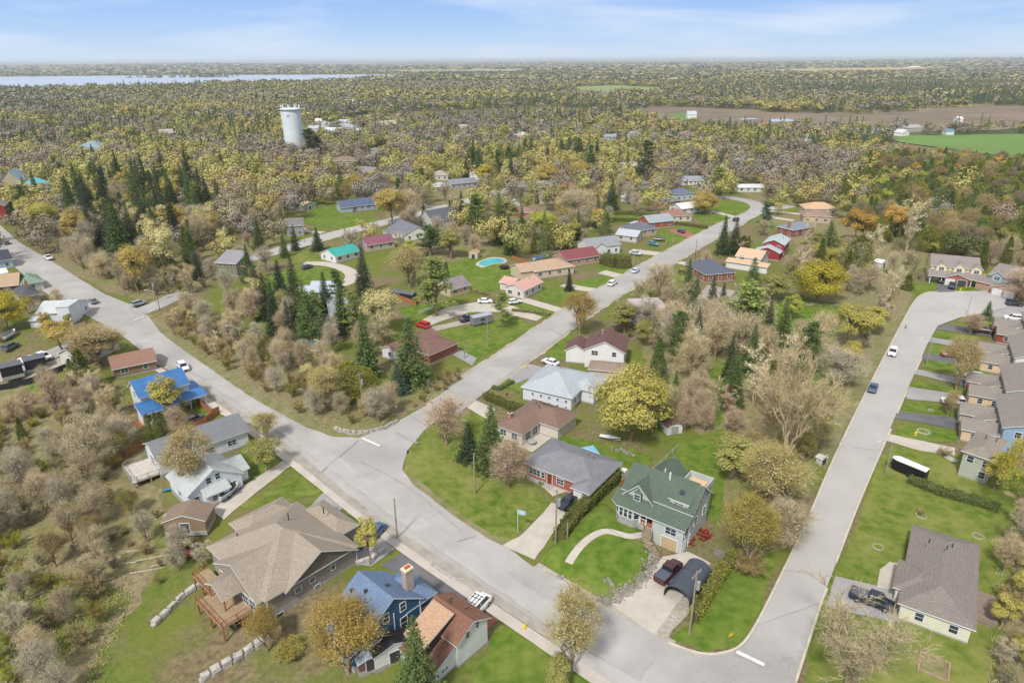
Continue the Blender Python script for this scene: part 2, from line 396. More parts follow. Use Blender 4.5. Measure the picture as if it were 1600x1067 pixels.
far_sheet('fallow_field', [(1030, 148), (1100, 150), (1120, 155), (1050, 157)], M_SOIL, 0.5)
far_sheet('pond', [(1202, 188), (1230, 187), (1252, 191), (1206, 192)], M_WATER, 1.0)
far_sheet('pond', [(1155, 187), (1180, 186.3), (1185, 188), (1158, 189)], M_WATER, 1.0)
far_sheet('hill_meadow', [(580, 112.5), (700, 111), (830, 110), (800, 113.5), (640, 115)], mat('hill_meadow', (170, 166, 128), (150, 152, 110), 0.004, rough=1, geo=True), 8)
far_sheet('hill_meadow', [(1180, 112), (1330, 108), (1480, 107), (1420, 112), (1260, 114.5)], mat('hill_meadow2', (190, 168, 122), (164, 146, 104), 0.004, rough=1, geo=True), 8)

# ------------------------------------------------------------------ woodland floors, lawns, drives, roads
def floor(px): return sheet('woodland_floor', px, M_FLOOR, 1, rough=1.0)
floor([(236, 500), (300, 470), (420, 540), (480, 560), (600, 610), (690, 590), (742, 572), (650, 640), (560, 683), (500, 676), (400, 625)])
floor([(60, 398), (130, 330), (300, 300), (430, 380), (300, 455), (225, 470), (165, 455)])
floor([(1000, 470), (1130, 480), (1250, 470), (1400, 420), (1430, 470), (1380, 560), (1300, 690), (1255, 790), (1210, 870), (1160, 870), (1130, 780), (1100, 690), (1010, 600)])
floor([(1160, 300), (1400, 270), (1640, 300), (1640, 420), (1440, 420), (1380, 450), (1240, 380)])
floor([(1540, 800), (1640, 780), (1640, 1100), (1590, 1100), (1560, 950)])
floor([(0, 600), (180, 560), (220, 700), (260, 800), (240, 900), (130, 1067), (-150, 1120), (-150, 640)])
floor([(560, 280), (700, 250), (900, 260), (1000, 300), (860, 330), (760, 400), (640, 420), (600, 330)])
def lawn(px, m=M_LAWN, rough=0.25, keep=True, smooth=0): return sheet('lawn', px, m, 2, rough, keep, smooth=smooth)
lawn([(662, 673), (700, 650), (740, 645), (775, 660), (800, 690), (820, 745), (860, 790), (798, 850), (700, 800), (648, 757), (631, 735), (636, 705)])
lawn([(870, 680), (930, 690), (985, 700), (1020, 712), (1010, 740), (960, 735), (900, 720), (868, 700)], M_LAWN2)
lawn([(1015, 745), (1060, 690), (1130, 668), (1150, 700), (1130, 760), (1120, 830), (1090, 780), (1040, 730)], M_LAWN2)
lawn([(1085, 970), (1140, 885), (1215, 860), (1190, 950), (1155, 1008), (1100, 1018), (1044, 998)], M_LAWN2)
lawn([(738, 1067), (770, 990), (810, 972), (860, 1005), (940, 1070), (800, 1120)], M_LAWN2)
lawn([(1375, 712), (1410, 690), (1480, 705), (1600, 735), (1600, 830), (1560, 950), (1540, 1080), (1250, 1120), (1285, 935), (1320, 870)], M_LAWN, 0.2, False)
lawn([(380, 680), (440, 665), (470, 715), (400, 752), (365, 740)], keep=True)
lawn([(370, 790), (490, 735), (530, 760), (430, 792), (400, 795)])
lawn([(545, 790), (590, 805), (560, 835), (538, 822)])
lawn([(666, 868), (700, 888), (722, 905), (712, 910), (680, 890)], rough=0.05)
lawn([(300, 615), (325, 620), (345, 648), (328, 655), (305, 640)])
lawn([(660, 522), (740, 508), (800, 492), (840, 510), (748, 560), (700, 545)], M_LAWN2)
lawn([(845, 550), (885, 520), (915, 530), (905, 560), (870, 565)], M_LAWN2)
lawn([(782, 602), (812, 575), (835, 580), (810, 615)], M_LAWN2)
lawn([(620, 480), (675, 475), (720, 470), (690, 490), (640, 505)], M_LAWN2)
lawn([(690, 415), (740, 400), (800, 420), (790, 450), (740, 462), (700, 440)], M_LAWN2)
lawn([(475, 425), (505, 417), (538, 425), (538, 435), (500, 448), (465, 440)], M_LAWN2, 0.1)
lawn([(480, 330), (530, 315), (560, 340), (600, 343), (540, 360), (475, 350)], M_LAWN2)
lawn([(450, 400), (520, 382), (560, 400), (500, 415), (460, 412)])
lawn([(800, 480), (840, 470), (880, 482), (850, 498)], M_LAWN2)
lawn([(840, 450), (900, 455), (880, 475), (845, 470)], M_LAWN2)
lawn([(895, 440), (950, 430), (985, 425), (950, 452), (905, 452)], M_LAWN2)
lawn([(930, 412), (1000, 415), (985, 430), (940, 432)], M_LAWN2)
lawn([(1030, 365), (1090, 372), (1060, 383), (1020, 378)], M_LAWN2)
lawn([(1060, 352), (1110, 358), (1090, 367), (1055, 362)], M_LAWN2)
lawn([(950, 338), (1010, 330), (1030, 345), (960, 352)], M_LAWN2)
lawn([(1115, 315), (1150, 312), (1185, 325), (1160, 338), (1115, 330)], M_LAWN2)
lawn([(1080, 335), (1130, 332), (1150, 345), (1100, 352)], M_LAWN2)
lawn([(1195, 325), (1250, 322), (1245, 332), (1200, 335)])
lawn([(1060, 425), (1100, 418), (1100, 435), (1060, 440)])
lawn([(1210, 470), (1260, 465), (1330, 480), (1300, 540), (1220, 530)], M_LAWN2, keep=False)
lawn([(1270, 700), (1330, 600), (1400, 500), (1428, 462), (1408, 505), (1340, 640), (1290, 735)], M_VERGE, 0.4, False)
lawn([(1085, 640), (1120, 560), (1165, 590), (1150, 640), (1120, 668)], M_LAWN2, 0.5, False)
lawn([(1255, 610), (1290, 560), (1330, 560), (1300, 640), (1265, 680)], M_LAWN2, 0.5, False)
lawn([(1030, 540), (1060, 500), (1090, 510), (1070, 570)], M_LAWN2, 0.5, False)
lawn([(400, 440), (450, 420), (500, 440), (470, 500), (420, 520)], M_LAWN2, keep=False)
lawn([(0, 620), (70, 590), (60, 610), (0, 640)], M_LAWN2)
lawn([(120, 480), (150, 490), (160, 505), (130, 500)])
lawn([(24, 405), (62, 452), (40, 440)], rough=0.1)
# townhouse front lawns along the street on the right
for q in [[(1432, 702), (1408, 692), (1500, 703), (1490, 690), (1405, 672), (1400, 690)], [(1412, 640), (1418, 628), (1490, 640), (1502, 648), (1500, 652)],
          [(1428, 604), (1432, 596), (1530, 610), (1542, 620)], [(1440, 575), (1445, 563), (1520, 570), (1546, 580), (1545, 590)], [(1450, 553), (1453, 540), (1490, 543), (1520, 548), (1510, 560)],
          [(1458, 526), (1462, 516), (1530, 525), (1525, 534)], [(1480, 500), (1510, 492), (1560, 495), (1550, 512), (1500, 505)], [(1555, 475), (1580, 462), (1610, 462), (1600, 480)], [(1562, 490), (1610, 485), (1600, 495)]]:
    lawn(q if len(q) != 6 else [(1398, 690), (1405, 664), (1440, 668), (1494, 675), (1494, 692), (1440, 690)], M_LAWN2, 0.12)
lawn([(1425, 448), (1465, 440), (1455, 455), (1432, 462)], M_LAWN2, 0.1)
lawn([(1495, 447), (1540, 445), (1520, 458), (1500, 456)], M_LAWN2, 0.1)

M_SIDE = mat('sidewalk_concrete', (200, 190, 180), (186, 176, 166), 0.4, (178, 168, 158), 0.15, rough=0.9, geo=True)
def drive(px, m, rough=0.08, level=3): return sheet('driveway', px, m, level, rough, True)
# verges beside the main road
ribbon('verge', [(215, 483), (300, 548), (400, 618), (480, 664), (520, 680), (560, 684), (600, 672)], 3.0, M_VERGE, 2, False, 0.4)
ribbon('verge', [(640, 745), (700, 797), (760, 838), (800, 853)], 1.6, M_VERGE, 2, False, 0.3)
ribbon('verge', [(835, 885), (880, 912), (960, 960), (1050, 1010)], 2.2, M_GRAVEL, 2, False, 0.3)
# drives
drive([(785, 852), (812, 838), (850, 800), (862, 785), (885, 795), (880, 810), (835, 875)], M_CONC)
drive([(955, 945), (1010, 905), (1035, 870), (1075, 862), (1110, 880), (1065, 935), (1022, 992)], M_CONC)
drive([(1022, 992), (1065, 935), (1085, 925), (1090, 945), (1050, 985), (1042, 1002)], M_GRAVEL)
drive([(1305, 900), (1408, 925), (1405, 975), (1292, 948)], M_GREYTOP)
drive([(330, 798), (372, 765), (450, 715), (462, 722), (400, 770), (350, 812)], M_CONC)
drive([(478, 800), (505, 770), (525, 762), (545, 782), (520, 812), (500, 820)], M_GREYTOP)
drive([(555, 862), (575, 825), (592, 805), (630, 835), (620, 855), (580, 885), (555, 882)], M_GREYTOP)
drive([(640, 855), (665, 868), (672, 885), (705, 912), (724, 908), (762, 930), (745, 960), (700, 940), (650, 920), (610, 890), (595, 885)], M_BLACKTOP)
drive([(735, 985), (780, 955), (790, 962), (740, 1000)], M_BRICKPAVE)
drive([(722, 633), (736, 622), (775, 640), (760, 655)], M_CONC)
drive([(795, 590), (822, 568), (875, 580), (845, 600), (825, 592), (805, 600)], M_GREYTOP)
drive([(690, 545), (675, 540), (700, 538), (745, 560), (738, 572)], M_GREYTOP)
drive([(1409, 580), (1416, 574), (1530, 597), (1550, 600), (1546, 612), (1510, 604)], M_GREYTOP)
drive([(1406, 609), (1409, 603), (1500, 617), (1520, 622), (1508, 632), (1418, 624)], M_GREYTOP)
drive([(1394, 653), (1400, 642), (1505, 655), (1504, 673)], M_BLACKTOP)
drive([(1378, 687), (1382, 677), (1492, 700), (1492, 712), (1440, 705)], M_CONC)
drive([(1426, 559), (1431, 550), (1528, 563), (1526, 574)], M_BLACKTOP)
drive([(1439, 533), (1441, 525), (1530, 540), (1532, 548)], M_GREYTOP)
drive([(1446, 513), (1454, 504), (1560, 518), (1556, 528)], M_BLACKTOP)
drive([(1462, 457), (1467, 436), (1498, 436), (1490, 457)], M_BLACKTOP)
drive([(1525, 460), (1558, 448), (1586, 455), (1550, 470)], M_GREYTOP)
drive([(1540, 490), (1575, 470), (1620, 476), (1610, 500), (1560, 500)], M_GREYTOP)
drive([(1375, 890), (1390, 878), (1408, 882), (1402, 922), (1370, 918)], M_CONC)
drive([(660, 500), (700, 480), (760, 470), (800, 478), (848, 496), (838, 502), (780, 488), (735, 488), (690, 502), (665, 512)], M_CONC)
drive([(660, 514), (735, 498), (738, 505), (680, 518)], M_GRAVEL)
ribbon('driveway', [(475, 412), (510, 412), (540, 420), (553, 430), (545, 442), (515, 450), (500, 458)], 5.0, M_CONC, 3)
ribbon('driveway', [(505, 364), (480, 362), (462, 355)], 4, M_CONC, 3)
ribbon('driveway', [(815, 468), (850, 478), (880, 487)], 4, M_CONC, 3)
ribbon('driveway', [(880, 445), (910, 452), (940, 455)], 4.5, M_CONC, 3)
ribbon('driveway', [(940, 425), (968, 432)], 5, M_CONC, 3)
ribbon('driveway', [(985, 392), (1035, 398), (1055, 400)], 6, M_CONC, 3)
drive([(1040, 360), (1062, 358), (1100, 372), (1085, 376)], M_BRICKPAVE)
ribbon('driveway', [(1110, 330), (1150, 340), (1160, 345)], 4, M_CONC, 3)
ribbon('driveway', [(1200, 330), (1250, 335)], 4, M_CONC, 3)
ribbon('driveway', [(1205, 340), (1240, 345)], 4, M_CONC, 3)
ribbon('driveway', [(1060, 410), (1095, 418), (1110, 425)], 4, M_CONC, 3)
ribbon('driveway', [(62, 430), (30, 440)], 4, M_GRAVEL, 3); ribbon('driveway', [(40, 450), (75, 440)], 4, M_GRAVEL, 3)
drive([(30, 585), (110, 555), (125, 560), (70, 590), (40, 600)], M_GRAVEL)
drive([(280, 560), (330, 625), (350, 650), (330, 640), (300, 605)], M_GRAVEL)
drive([(335, 672), (352, 652), (380, 655), (365, 675)], M_GRAVEL)
# front walks
ribbon('front_walk', [(1468, 704), (1482, 716), (1495, 722)], 1.4, M_CONC, 4, False, 0.05)
# streets
MAIN_NE = [(-60, 300), (0, 352), (30, 379), (75, 405), (110, 427), (165, 461), (206, 477)]
MAIN_SW = [(1010, 1110), (950, 1067), (860, 1003), (800, 962), (700, 897), (600, 823), (510, 752), (450, 703), (390, 656), (330, 618), (300, 597), (245, 570), (200, 532), (172, 512), (110, 482), (62, 452), (20, 415), (0, 395), (-60, 340)]
sheet('road', MAIN_NE + [(232, 495), (252, 521), (300, 557), (400, 626), (480, 669), (520, 683), (560, 685), (600, 671), (650, 643), (742, 594), (770, 600), (740, 612), (664, 672), (636, 705), (629, 735), (645, 757), (700, 800), (762, 842), (795, 858), (830, 884), (880, 908), (960, 957), (1048, 1008), (1100, 1026), (1148, 1018), (1166, 1000), (1190, 962), (1294, 924), (1283, 942), (1258, 1010), (1235, 1110)] + MAIN_SW, M_ROAD, 5, 0.12, True)
ribbon('road', [(690, 640), (760, 588), (830, 540), (880, 502), (940, 464), (990, 434), (1050, 400), (1100, 372), (1150, 346), (1190, 328), (1180, 317), (1140, 309), (1105, 307), (1070, 310)], 8.6, M_ROAD, 6, rough=0.15)
ribbon('verge', [(745, 598), (790, 566), (830, 540), (880, 502), (940, 464), (990, 434), (1050, 400), (1100, 372), (1150, 346)], 10.8, M_GRAVEL, 4, True, 0.45)
ribbon('verge', [(440, 391), (520, 367), (610, 346), (700, 324), (770, 303)], 10.4, M_GRAVEL, 4, True, 0.45)
ribbon('road', [(1185, 327), (1215, 326), (1235, 322)], 7.5, M_ROAD2, 7)
sheet('road', [(1183, 978), (1230, 880), (1262, 815), (1292, 740), (1330, 660), (1370, 580), (1408, 508), (1430, 468), (1445, 458), (1500, 457), (1548, 455), (1575, 465), (1572, 482), (1540, 490), (1500, 497), (1465, 510), (1448, 540), (1430, 582), (1400, 648), (1374, 712), (1340, 790), (1310, 870), (1283, 942)], M_ROAD2, 8, 0.0, True)
ribbon('road', [(380, 408), (440, 391), (520, 367), (610, 346), (700, 324), (770, 303), (820, 289), (880, 281), (930, 282)], 8.5, M_ROAD2, 5)
ribbon('road', [(700, 325), (660, 322)], 6, M_ROAD2, 6)
ribbon('road', [(-40, 602), (0, 588), (80, 556), (150, 522), (205, 497)], 7.0, M_ROAD, 4)
ribbon('road', [(205, 492), (240, 480), (268, 466), (290, 458)], 7.0, M_ROAD, 4)
ribbon('road', [(400, 268), (440, 262), (470, 254), (520, 246)], 7, M_ROAD2, 5)
ribbon('road', [(800, 285), (850, 285)], 8, M_ROAD2, 6)
ribbon('sidewalk', [(245, 576), (330, 630), (400, 679), (455, 722), (510, 765), (560, 806), (630, 858), (700, 906), (800, 973), (860, 1014), (960, 1082)], 1.7, M_SIDE, 7, True, 0.04)
# repairs, stains and paint on the streets
for q, w_ in [([(618, 676), (652, 694)], .5), ([(498, 742), (558, 690)], .4), ([(1224, 892), (1300, 902)], .35), ([(700, 850), (742, 838)], .5), ([(880, 950), (930, 940)], .4), ([(860, 515), (880, 525)], .5), ([(1330, 700), (1380, 706)], .3), ([(560, 720), (640, 760), (720, 830)], .25), ([(240, 560), (330, 596)], .4)]: ribbon('asphalt_patch', q, w_, M_PATCH, 9, False, 0.05)
ribbon('asphalt_patch', [(255, 568), (330, 619), (400, 666), (455, 708), (510, 754), (600, 824), (700, 890), (800, 954), (900, 1020)], 1.5, mat('road_edge', (172, 164, 154), (150, 143, 134), 0.5, rough=0.95, geo=True), 9, False, 0.2)
ribbon('asphalt_patch', [(330, 592), (430, 657), (540, 737), (640, 812), (780, 908), (900, 988), (1010, 1050)], 3.4, mat('lane_asphalt', (184, 180, 176), (170, 166, 162), 0.2, (158, 154, 150), 0.07, rough=.9, geo=True), 8, False, 0.35)
ribbon('stop_line', [(566, 686), (594, 699)], 0.55, M_MARK, 10, False, 0.0); ribbon('stop_line', [(1150, 1020), (1194, 1041)], 0.6, M_MARK, 10, False, 0.0)
ribbon('stop_line', [(208, 503), (226, 496)], 0.5, M_MARK, 10, False, 0.0)
for a, b in [((620, 668), (650, 680)), ((890, 960), (960, 985)), ((1080, 870), (1092, 862))]: pass
# kerbs
def kerb(px, wd=0.32, ht=0.14):
    c = [tuple(P(*p)[:2]) for p in px]
    for _ in range(2):
        q = [c[0]]
        for a, b in zip(c, c[1:]): q += [(a[0] * .75 + b[0] * .25, a[1] * .75 + b[1] * .25), (a[0] * .25 + b[0] * .75, a[1] * .25 + b[1] * .75)]
        c = q + [c[-1]]
    m = MB(); prev = None
    for i, p in enumerate(c):
        a = c[max(0, i - 1)]; b = c[min(len(c) - 1, i + 1)]; dx, dy = b[0] - a[0], b[1] - a[1]; d = math.hypot(dx, dy); nx, ny = -dy / d * wd / 2, dx / d * wd / 2
        s = [(p[0] + nx, p[1] + ny, 0.0), (p[0] + nx, p[1] + ny, .24 + ht), (p[0] - nx, p[1] - ny, .24 + ht), (p[0] - nx, p[1] - ny, 0.0)]
        if prev:
            for k in range(3): m.quad(prev[k], prev[k + 1], s[k + 1], s[k])
        else: m.quad(*s)
        prev = s
    m.quad(*prev)
    o = m.build('kerb', mat('kerb_concrete', (204, 196, 180), (186, 178, 164), 0.8, rough=0.9, geo=True)); o['kind'] = 'structure'
kerb([(1044, 1006), (1100, 1027), (1148, 1019), (1168, 1000), (1190, 962), (1230, 880), (1262, 815), (1292, 740), (1330, 660), (1370, 580), (1408, 508), (1430, 468), (1445, 458), (1464, 457)])
kerb([(1243, 1067), (1285, 935), (1292, 920)]); kerb([(1306, 880), (1340, 790), (1374, 712), (1392, 672)]); kerb([(1402, 647), (1416, 613)]); kerb([(1430, 582), (1440, 560)]); kerb([(1490, 457), (1525, 457)])

# white edging stones round the front-yard trees, garden ring, sand box
def ring(px, rx, label, w_=0.12, h_=0.12, n=22, m=M_STONE, name='edging_ring'):
    p = P(*px); mb = MB(); r = random.Random(px[0])
    for k in range(n):
        t = 2 * math.pi * k / n; c = (rx * math.cos(t), rx * math.sin(t)); s = math.pi * rx / n * 0.92; u = (-math.sin(t), math.cos(t)); v = (math.cos(t), math.sin(t)); q = []
        hh = h_ * r.uniform(.8, 1.2)
        for zz in (0, hh):
            for a, b in ((-1, -1), (1, -1), (1, 1), (-1, 1)):
                q.append((c[0] + u[0] * a * s + v[0] * b * w_ / 2, c[1] + u[1] * a * s + v[1] * b * w_ / 2, zz + .06))
        mb.hexa(q)
    t = mb.build(name, m, None, p); tag(t, label, 'edging'); return t
# ------------------------------------------------------------------ houses
M_TRIM = mat('white_trim', (232, 233, 232), (220, 222, 222), 1.0, rough=0.55)
M_GLASS = mat('window_glass', (46, 54, 62), (70, 80, 90), 0.6, rough=0.08, spec=0.6)
M_DECK = mat('deck_boards', (176, 150, 122), (156, 132, 106), 2, rough=0.85, bands=(6, .25, 0))
M_WOOD = mat('cedar_wood', (176, 120, 78), (152, 100, 66), 1.5, rough=0.85, bands=(6, .3, 0))
M_FOUND = mat('foundation', (176, 172, 166), (158, 154, 148), 1.2, rough=0.95)
M_DOOR = mat('door_paint', (120, 60, 50), rough=0.5)
M_GAR = mat('garage_door', (226, 226, 224), (216, 216, 214), 1, bands=(1.8, .3, 2), rough=0.5)
M_GARTAN = mat('garage_door_tan', (200, 176, 140), (190, 166, 132), 1, bands=(1.8, .3, 2), rough=0.5)
M_PIPE = mat('vent_pipe', (70, 70, 72), rough=0.6)
M_CHIM = wallm((168, 124, 104), 'brick')
WM = {}
def window_meshes(w_, h_, trim):
    key = (round(w_, 2), round(h_, 2), trim.name)
    if key not in WM:
        f = MB(); t = .09; a, b = -w_ / 2, w_ / 2
        f.box(a - t, -.07, -t, b + t, .02, 0); f.box(a - t, -.07, h_, b + t, .02, h_ + t); f.box(a - t, -.07, 0, a, .02, h_); f.box(b, -.07, 0, b + t, .02, h_)
        n = max(1, int(round(w_ / .8)))
        for k in range(1, n): x = a + w_ * k / n; f.box(x - .03, -.06, 0, x + .03, .01, h_)
        f.box(a, -.055, h_ * .5 - .025, b, .005, h_ * .5 + .025)
        p = MB(); p.box(a + .002, -.035, .002, b - .002, .01, h_ - .002)
        WM[key] = (f.mesh('window', [trim]), p.mesh('pane', [M_GLASS]))
    return WM[key]
def put_window(root, x, y, z, rot, w_=1.1, h_=1.2, trim=None, name='window'):
    a, b = window_meshes(w_, h_, trim or M_TRIM); o = link(name, a, root, (x, y, z), rot); link('pane', b, o); return o
def put_door(root, x, y, z, rot, w_=1.0, h_=2.05, m=None, name='door'):
    d = MB(); d.box(-w_ / 2 - .1, -.06, 0, -w_ / 2, .02, h_ + .1, 1); d.box(w_ / 2, -.06, 0, w_ / 2 + .1, .02, h_ + .1, 1); d.box(-w_ / 2, -.06, h_, w_ / 2, .02, h_ + .1, 1); d.box(-w_ / 2, -.04, 0, w_ / 2, .01, h_, 0)
    return d.build(name, [m or M_DOOR, M_TRIM], root, (x, y, z), rot)

HOUSES = []
def hides(x, y, front, side=9.0):
    """stands (x, y) between the camera and a house"""
    for cx, cy in HOUSES:
        if abs(x - cx) > front + 10 or abs(y - cy) > front + 10: continue
        d = math.hypot(cx, cy); ex, ey = -cx / d, -cy / d; a, b = x - cx, y - cy
        if -5 < a * ex + b * ey < front and abs(a * ey - b * ex) < side: return True
    return False
class House:
    def __init__(s, label, A=None, B=None, z=0.0, L=None, D=9.0, org=None, head=None, h=2.7, roof='gx', p=0.42, rc=(120, 116, 112), wc=(225, 225, 222), wk='siding', rk='shingle', vols=(), win=True, zb=-0.25, o=.45,
                 chim=None, cat='house', name='house', group=None, trim=None, door=None, garage=None, vents=2, main=True, extra=None, off=0):
        if A is not None:
            a = G(A[0], A[1], z); b = G(B[0], B[1], z); s.head = math.atan2(b[1] - a[1], b[0] - a[0]); s.L = L or math.hypot(b[0] - a[0], b[1] - a[1]); s.org = a
        else: s.org = org; s.head = R(head); s.L = L
        s.D = D; s.root = thing(name, label, cat, (s.org[0], s.org[1], 0), s.head, group)
        c, q = math.cos(s.head), math.sin(s.head)
        s.W = lambda x, y: (s.org[0] + x * c - y * q, s.org[1] + x * q + y * c)
        HOUSES.append(s.W(s.L / 2, D / 2))
        KEEP_OUT.append([s.W(-1.5, -1.5), s.W(s.L + 1.5, -1.5), s.W(s.L + 1.5, D + 1.5), s.W(-1.5, D + 1.5)])
        s.h = h; s.zb = zb; s.o = o; s.trim = trim or M_TRIM
        s.wall = MB(); s.roof = MB(); s.mats_w = []; s.mats_r = [roofm(rc, rk), s.trim]
        s.wc, s.wk, s.rc, s.rk = wc, wk, rc, rk
        if main: s.vol(0, 0, s.L, D, h, roof, p)
        for v in vols: s.vol(*v[:7], **(v[7] if len(v) > 7 else {}))
        s.wall.build('wall', s.mats_w, s.root); r = s.roof.build('roof', s.mats_r, s.root)
        s.roofo = r
        if chim:
            for (x, y, zt, w_) in ([chim] if not isinstance(chim, list) else chim):
                m = MB(); m.box(x - w_ / 2, y - w_ / 2, h - .5, x + w_ / 2, y + w_ / 2, zt); m.box(x - w_ / 2 - .08, y - w_ / 2 - .08, zt, x + w_ / 2 + .08, y + w_ / 2 + .08, zt + .15, 1); m.box(x - .16, y - .16, zt + .15, x + .16, y + .16, zt + .45, 2)
                m.build('chimney', [M_CHIM, M_FOUND, M_DOOR], r)
        if vents and main:
            rr = random.Random(int(s.L * 100))
            for k in range(vents):
                v = MB(); x = s.L * rr.uniform(.2, .8); y = D * rr.uniform(.55, .75); zz = h + min(y, D - y) * p if roof != 'gy' else h + min(x, s.L - x) * p
                v.bar((x, y, zz - .1), (x, y, zz + .6), .09); v.build('vent_pipe', M_PIPE, r)
        if win: s.auto(door, garage)
    def mi(s, lst, m):
        if m not in lst: lst.append(m)
        return lst.index(m)
    def vol(s, x0, y0, x1, y1, h, roof, p, wc=None, wk=None, rc=None, z0=None, o=None, nowall=False, fm=None, rk=None):
        wmat = s.mi(s.mats_w, wallm(wc or s.wc, wk or s.wk)); fmat = s.mi(s.mats_w, M_FOUND) if fm is None else fm
        rm = s.mi(s.mats_r, roofm(rc, rk or s.rk)) if rc else 0; tm = s.mi(s.mats_r, s.trim)
        o = s.o if o is None else o; z0 = s.zb if z0 is None else z0; t = .16
        if not nowall and z0 < 0.2 and roof != 'none': s.wall.box(x0 - .03, y0 - .03, z0 - .3, x1 + .03, y1 + .03, .32, fmat); zw = .32
        else: zw = z0
        Dx, Dy = x1 - x0, y1 - y0
        if roof in ('gx', 'gy'):
            if roof == 'gx': a0, a1, b0, b1 = y0, y1, x0, x1
            else: a0, a1, b0, b1 = x0, x1, y0, y1
            ac = (a0 + a1) / 2; zr = h + (a1 - a0) / 2 * p
            if not nowall:
                for k in (0, 1):
                    q = (b0, b1)[k]; pts = [(a0, zw), (a1, zw), (a1, h), (ac, zr), (a0, h)]
                    s.wall.poly([(q, u, v) if roof == 'gx' else (u, q, v) for u, v in pts], wmat)
                for q in (a0, a1):
                    pts = [(b0, zw), (b1, zw), (b1, h), (b0, h)]
                    s.wall.poly([(u, q, v) if roof == 'gx' else (q, u, v) for u, v in pts], wmat)
            e0, e1 = a0 - o, a1 + o; ze = h - o * p
            prof = [(e0, ze), (ac, zr), (e1, ze), (e1, ze + t), (ac, zr + t), (e0, ze + t)]
            s.roof.prism(prof, 'x' if roof == 'gx' else 'y', b0 - o * .8, b1 + o * .8, [tm, tm, tm, rm, rm, tm], tm)
        elif roof == 'hip':
            if not nowall: s.wall.box(x0, y0, zw, x1, y1, h, wmat, skip=(0, 1))
            X0, X1, Y0, Y1 = x0 - o, x1 + o, y0 - o, y1 + o; w2 = min(X1 - X0, Y1 - Y0) / 2; zr = h + t + w2 * p
            s.roof.box(X0, Y0, h, X1, Y1, h + t, tm, skip=(1,)); e = h + t; xm, ym = (X0 + X1) / 2, (Y0 + Y1) / 2
            if X1 - X0 >= Y1 - Y0:
                a, b = (X0 + w2, ym, zr), (X1 - w2, ym, zr)
                s.roof.poly([(X0, Y0, e), (X1, Y0, e), b, a], rm); s.roof.poly([(X1, Y1, e), (X0, Y1, e), a, b], rm); s.roof.poly([(X0, Y1, e), (X0, Y0, e), a], rm); s.roof.poly([(X1, Y0, e), (X1, Y1, e), b], rm)
            else:
                a, b = (xm, Y0 + w2, zr), (xm, Y1 - w2, zr)
                s.roof.poly([(X0, Y1, e), (X0, Y0, e), a, b], rm); s.roof.poly([(X1, Y0, e), (X1, Y1, e), b, a], rm); s.roof.poly([(X0, Y0, e), (X1, Y0, e), a], rm); s.roof.poly([(X1, Y1, e), (X0, Y1, e), b], rm)
        elif roof == 'flat':
            s.wall.box(x0, y0, zw, x1, y1, h, wmat, skip=(0,)); s.roof.box(x0 - o, y0 - o, h + .003, x1 + o, y1 + o, h + t, [tm, rm, tm, tm, tm, tm])
        elif roof in ('sy', 'sx', 'sxn'):            # single slope rising towards +y / +x / -x
            if roof == 'sy': prof = [(y0, zw), (y1, zw), (y1, h + Dy * p), (y0, h)]; ax, b0, b1, e = 'x', x0, x1, [(y0 - o, h - o * p), (y1 + .1, h + (Dy + .1) * p)]
            elif roof == 'sx': prof = [(x0, zw), (x1, zw), (x1, h + Dx * p), (x0, h)]; ax, b0, b1, e = 'y', y0, y1, [(x0 - o, h - o * p), (x1 + .1, h + (Dx + .1) * p)]
            else: prof = [(x0, zw), (x1, zw), (x1, h), (x0, h + Dx * p)]; ax, b0, b1, e = 'y', y0, y1, [(x0 - .1, h + (Dx + .1) * p), (x1 + o, h - o * p)]
            if not nowall: s.wall.prism(prof, ax, b0, b1, wmat)
            s.roof.prism([(e[0][0], e[0][1] + .003), (e[1][0], e[1][1] + .003), (e[1][0], e[1][1] + t), (e[0][0], e[0][1] + t)], ax, b0 - o * .6, b1 + o * .6, [tm, tm, rm, tm], tm)
    def vis(s, face):
        n = {'f': (0, -1), 'b': (0, 1), 'l': (-1, 0), 'r': (1, 0)}[face]; m = {'f': (s.L / 2, 0), 'b': (s.L / 2, s.D), 'l': (0, s.D / 2), 'r': (s.L, s.D / 2)}[face]
        c, q = math.cos(s.head), math.sin(s.head); w_ = s.W(*m); nn = (n[0] * c - n[1] * q, n[0] * q + n[1] * c)
        return nn[0] * -w_[0] + nn[1] * -w_[1] > 0
    def win(s, face, u, z, w_=1.1, h_=1.2, off=0.0, name='window'):
        """off: how far the wall stands in from the main block's face (negative: stands out)"""
        x, y, r = {'f': (u, off - .005, 0), 'b': (u, s.D - off + .005, math.pi), 'l': (off - .005, u, -math.pi / 2), 'r': (s.L - off + .005, u, math.pi / 2)}[face]
        return put_window(s.root, x, y, z, r, w_, h_, s.trim, name)
    def door(s, face, u, z=.3, w_=1.0, h_=2.05, m=None, off=0.0, name='door'):
        x, y, r = {'f': (u, off - .005, 0), 'b': (u, s.D - off + .005, math.pi), 'l': (off - .005, u, -math.pi / 2), 'r': (s.L - off + .005, u, math.pi / 2)}[face]
        return put_door(s.root, x, y, z, r, w_, h_, m, name)
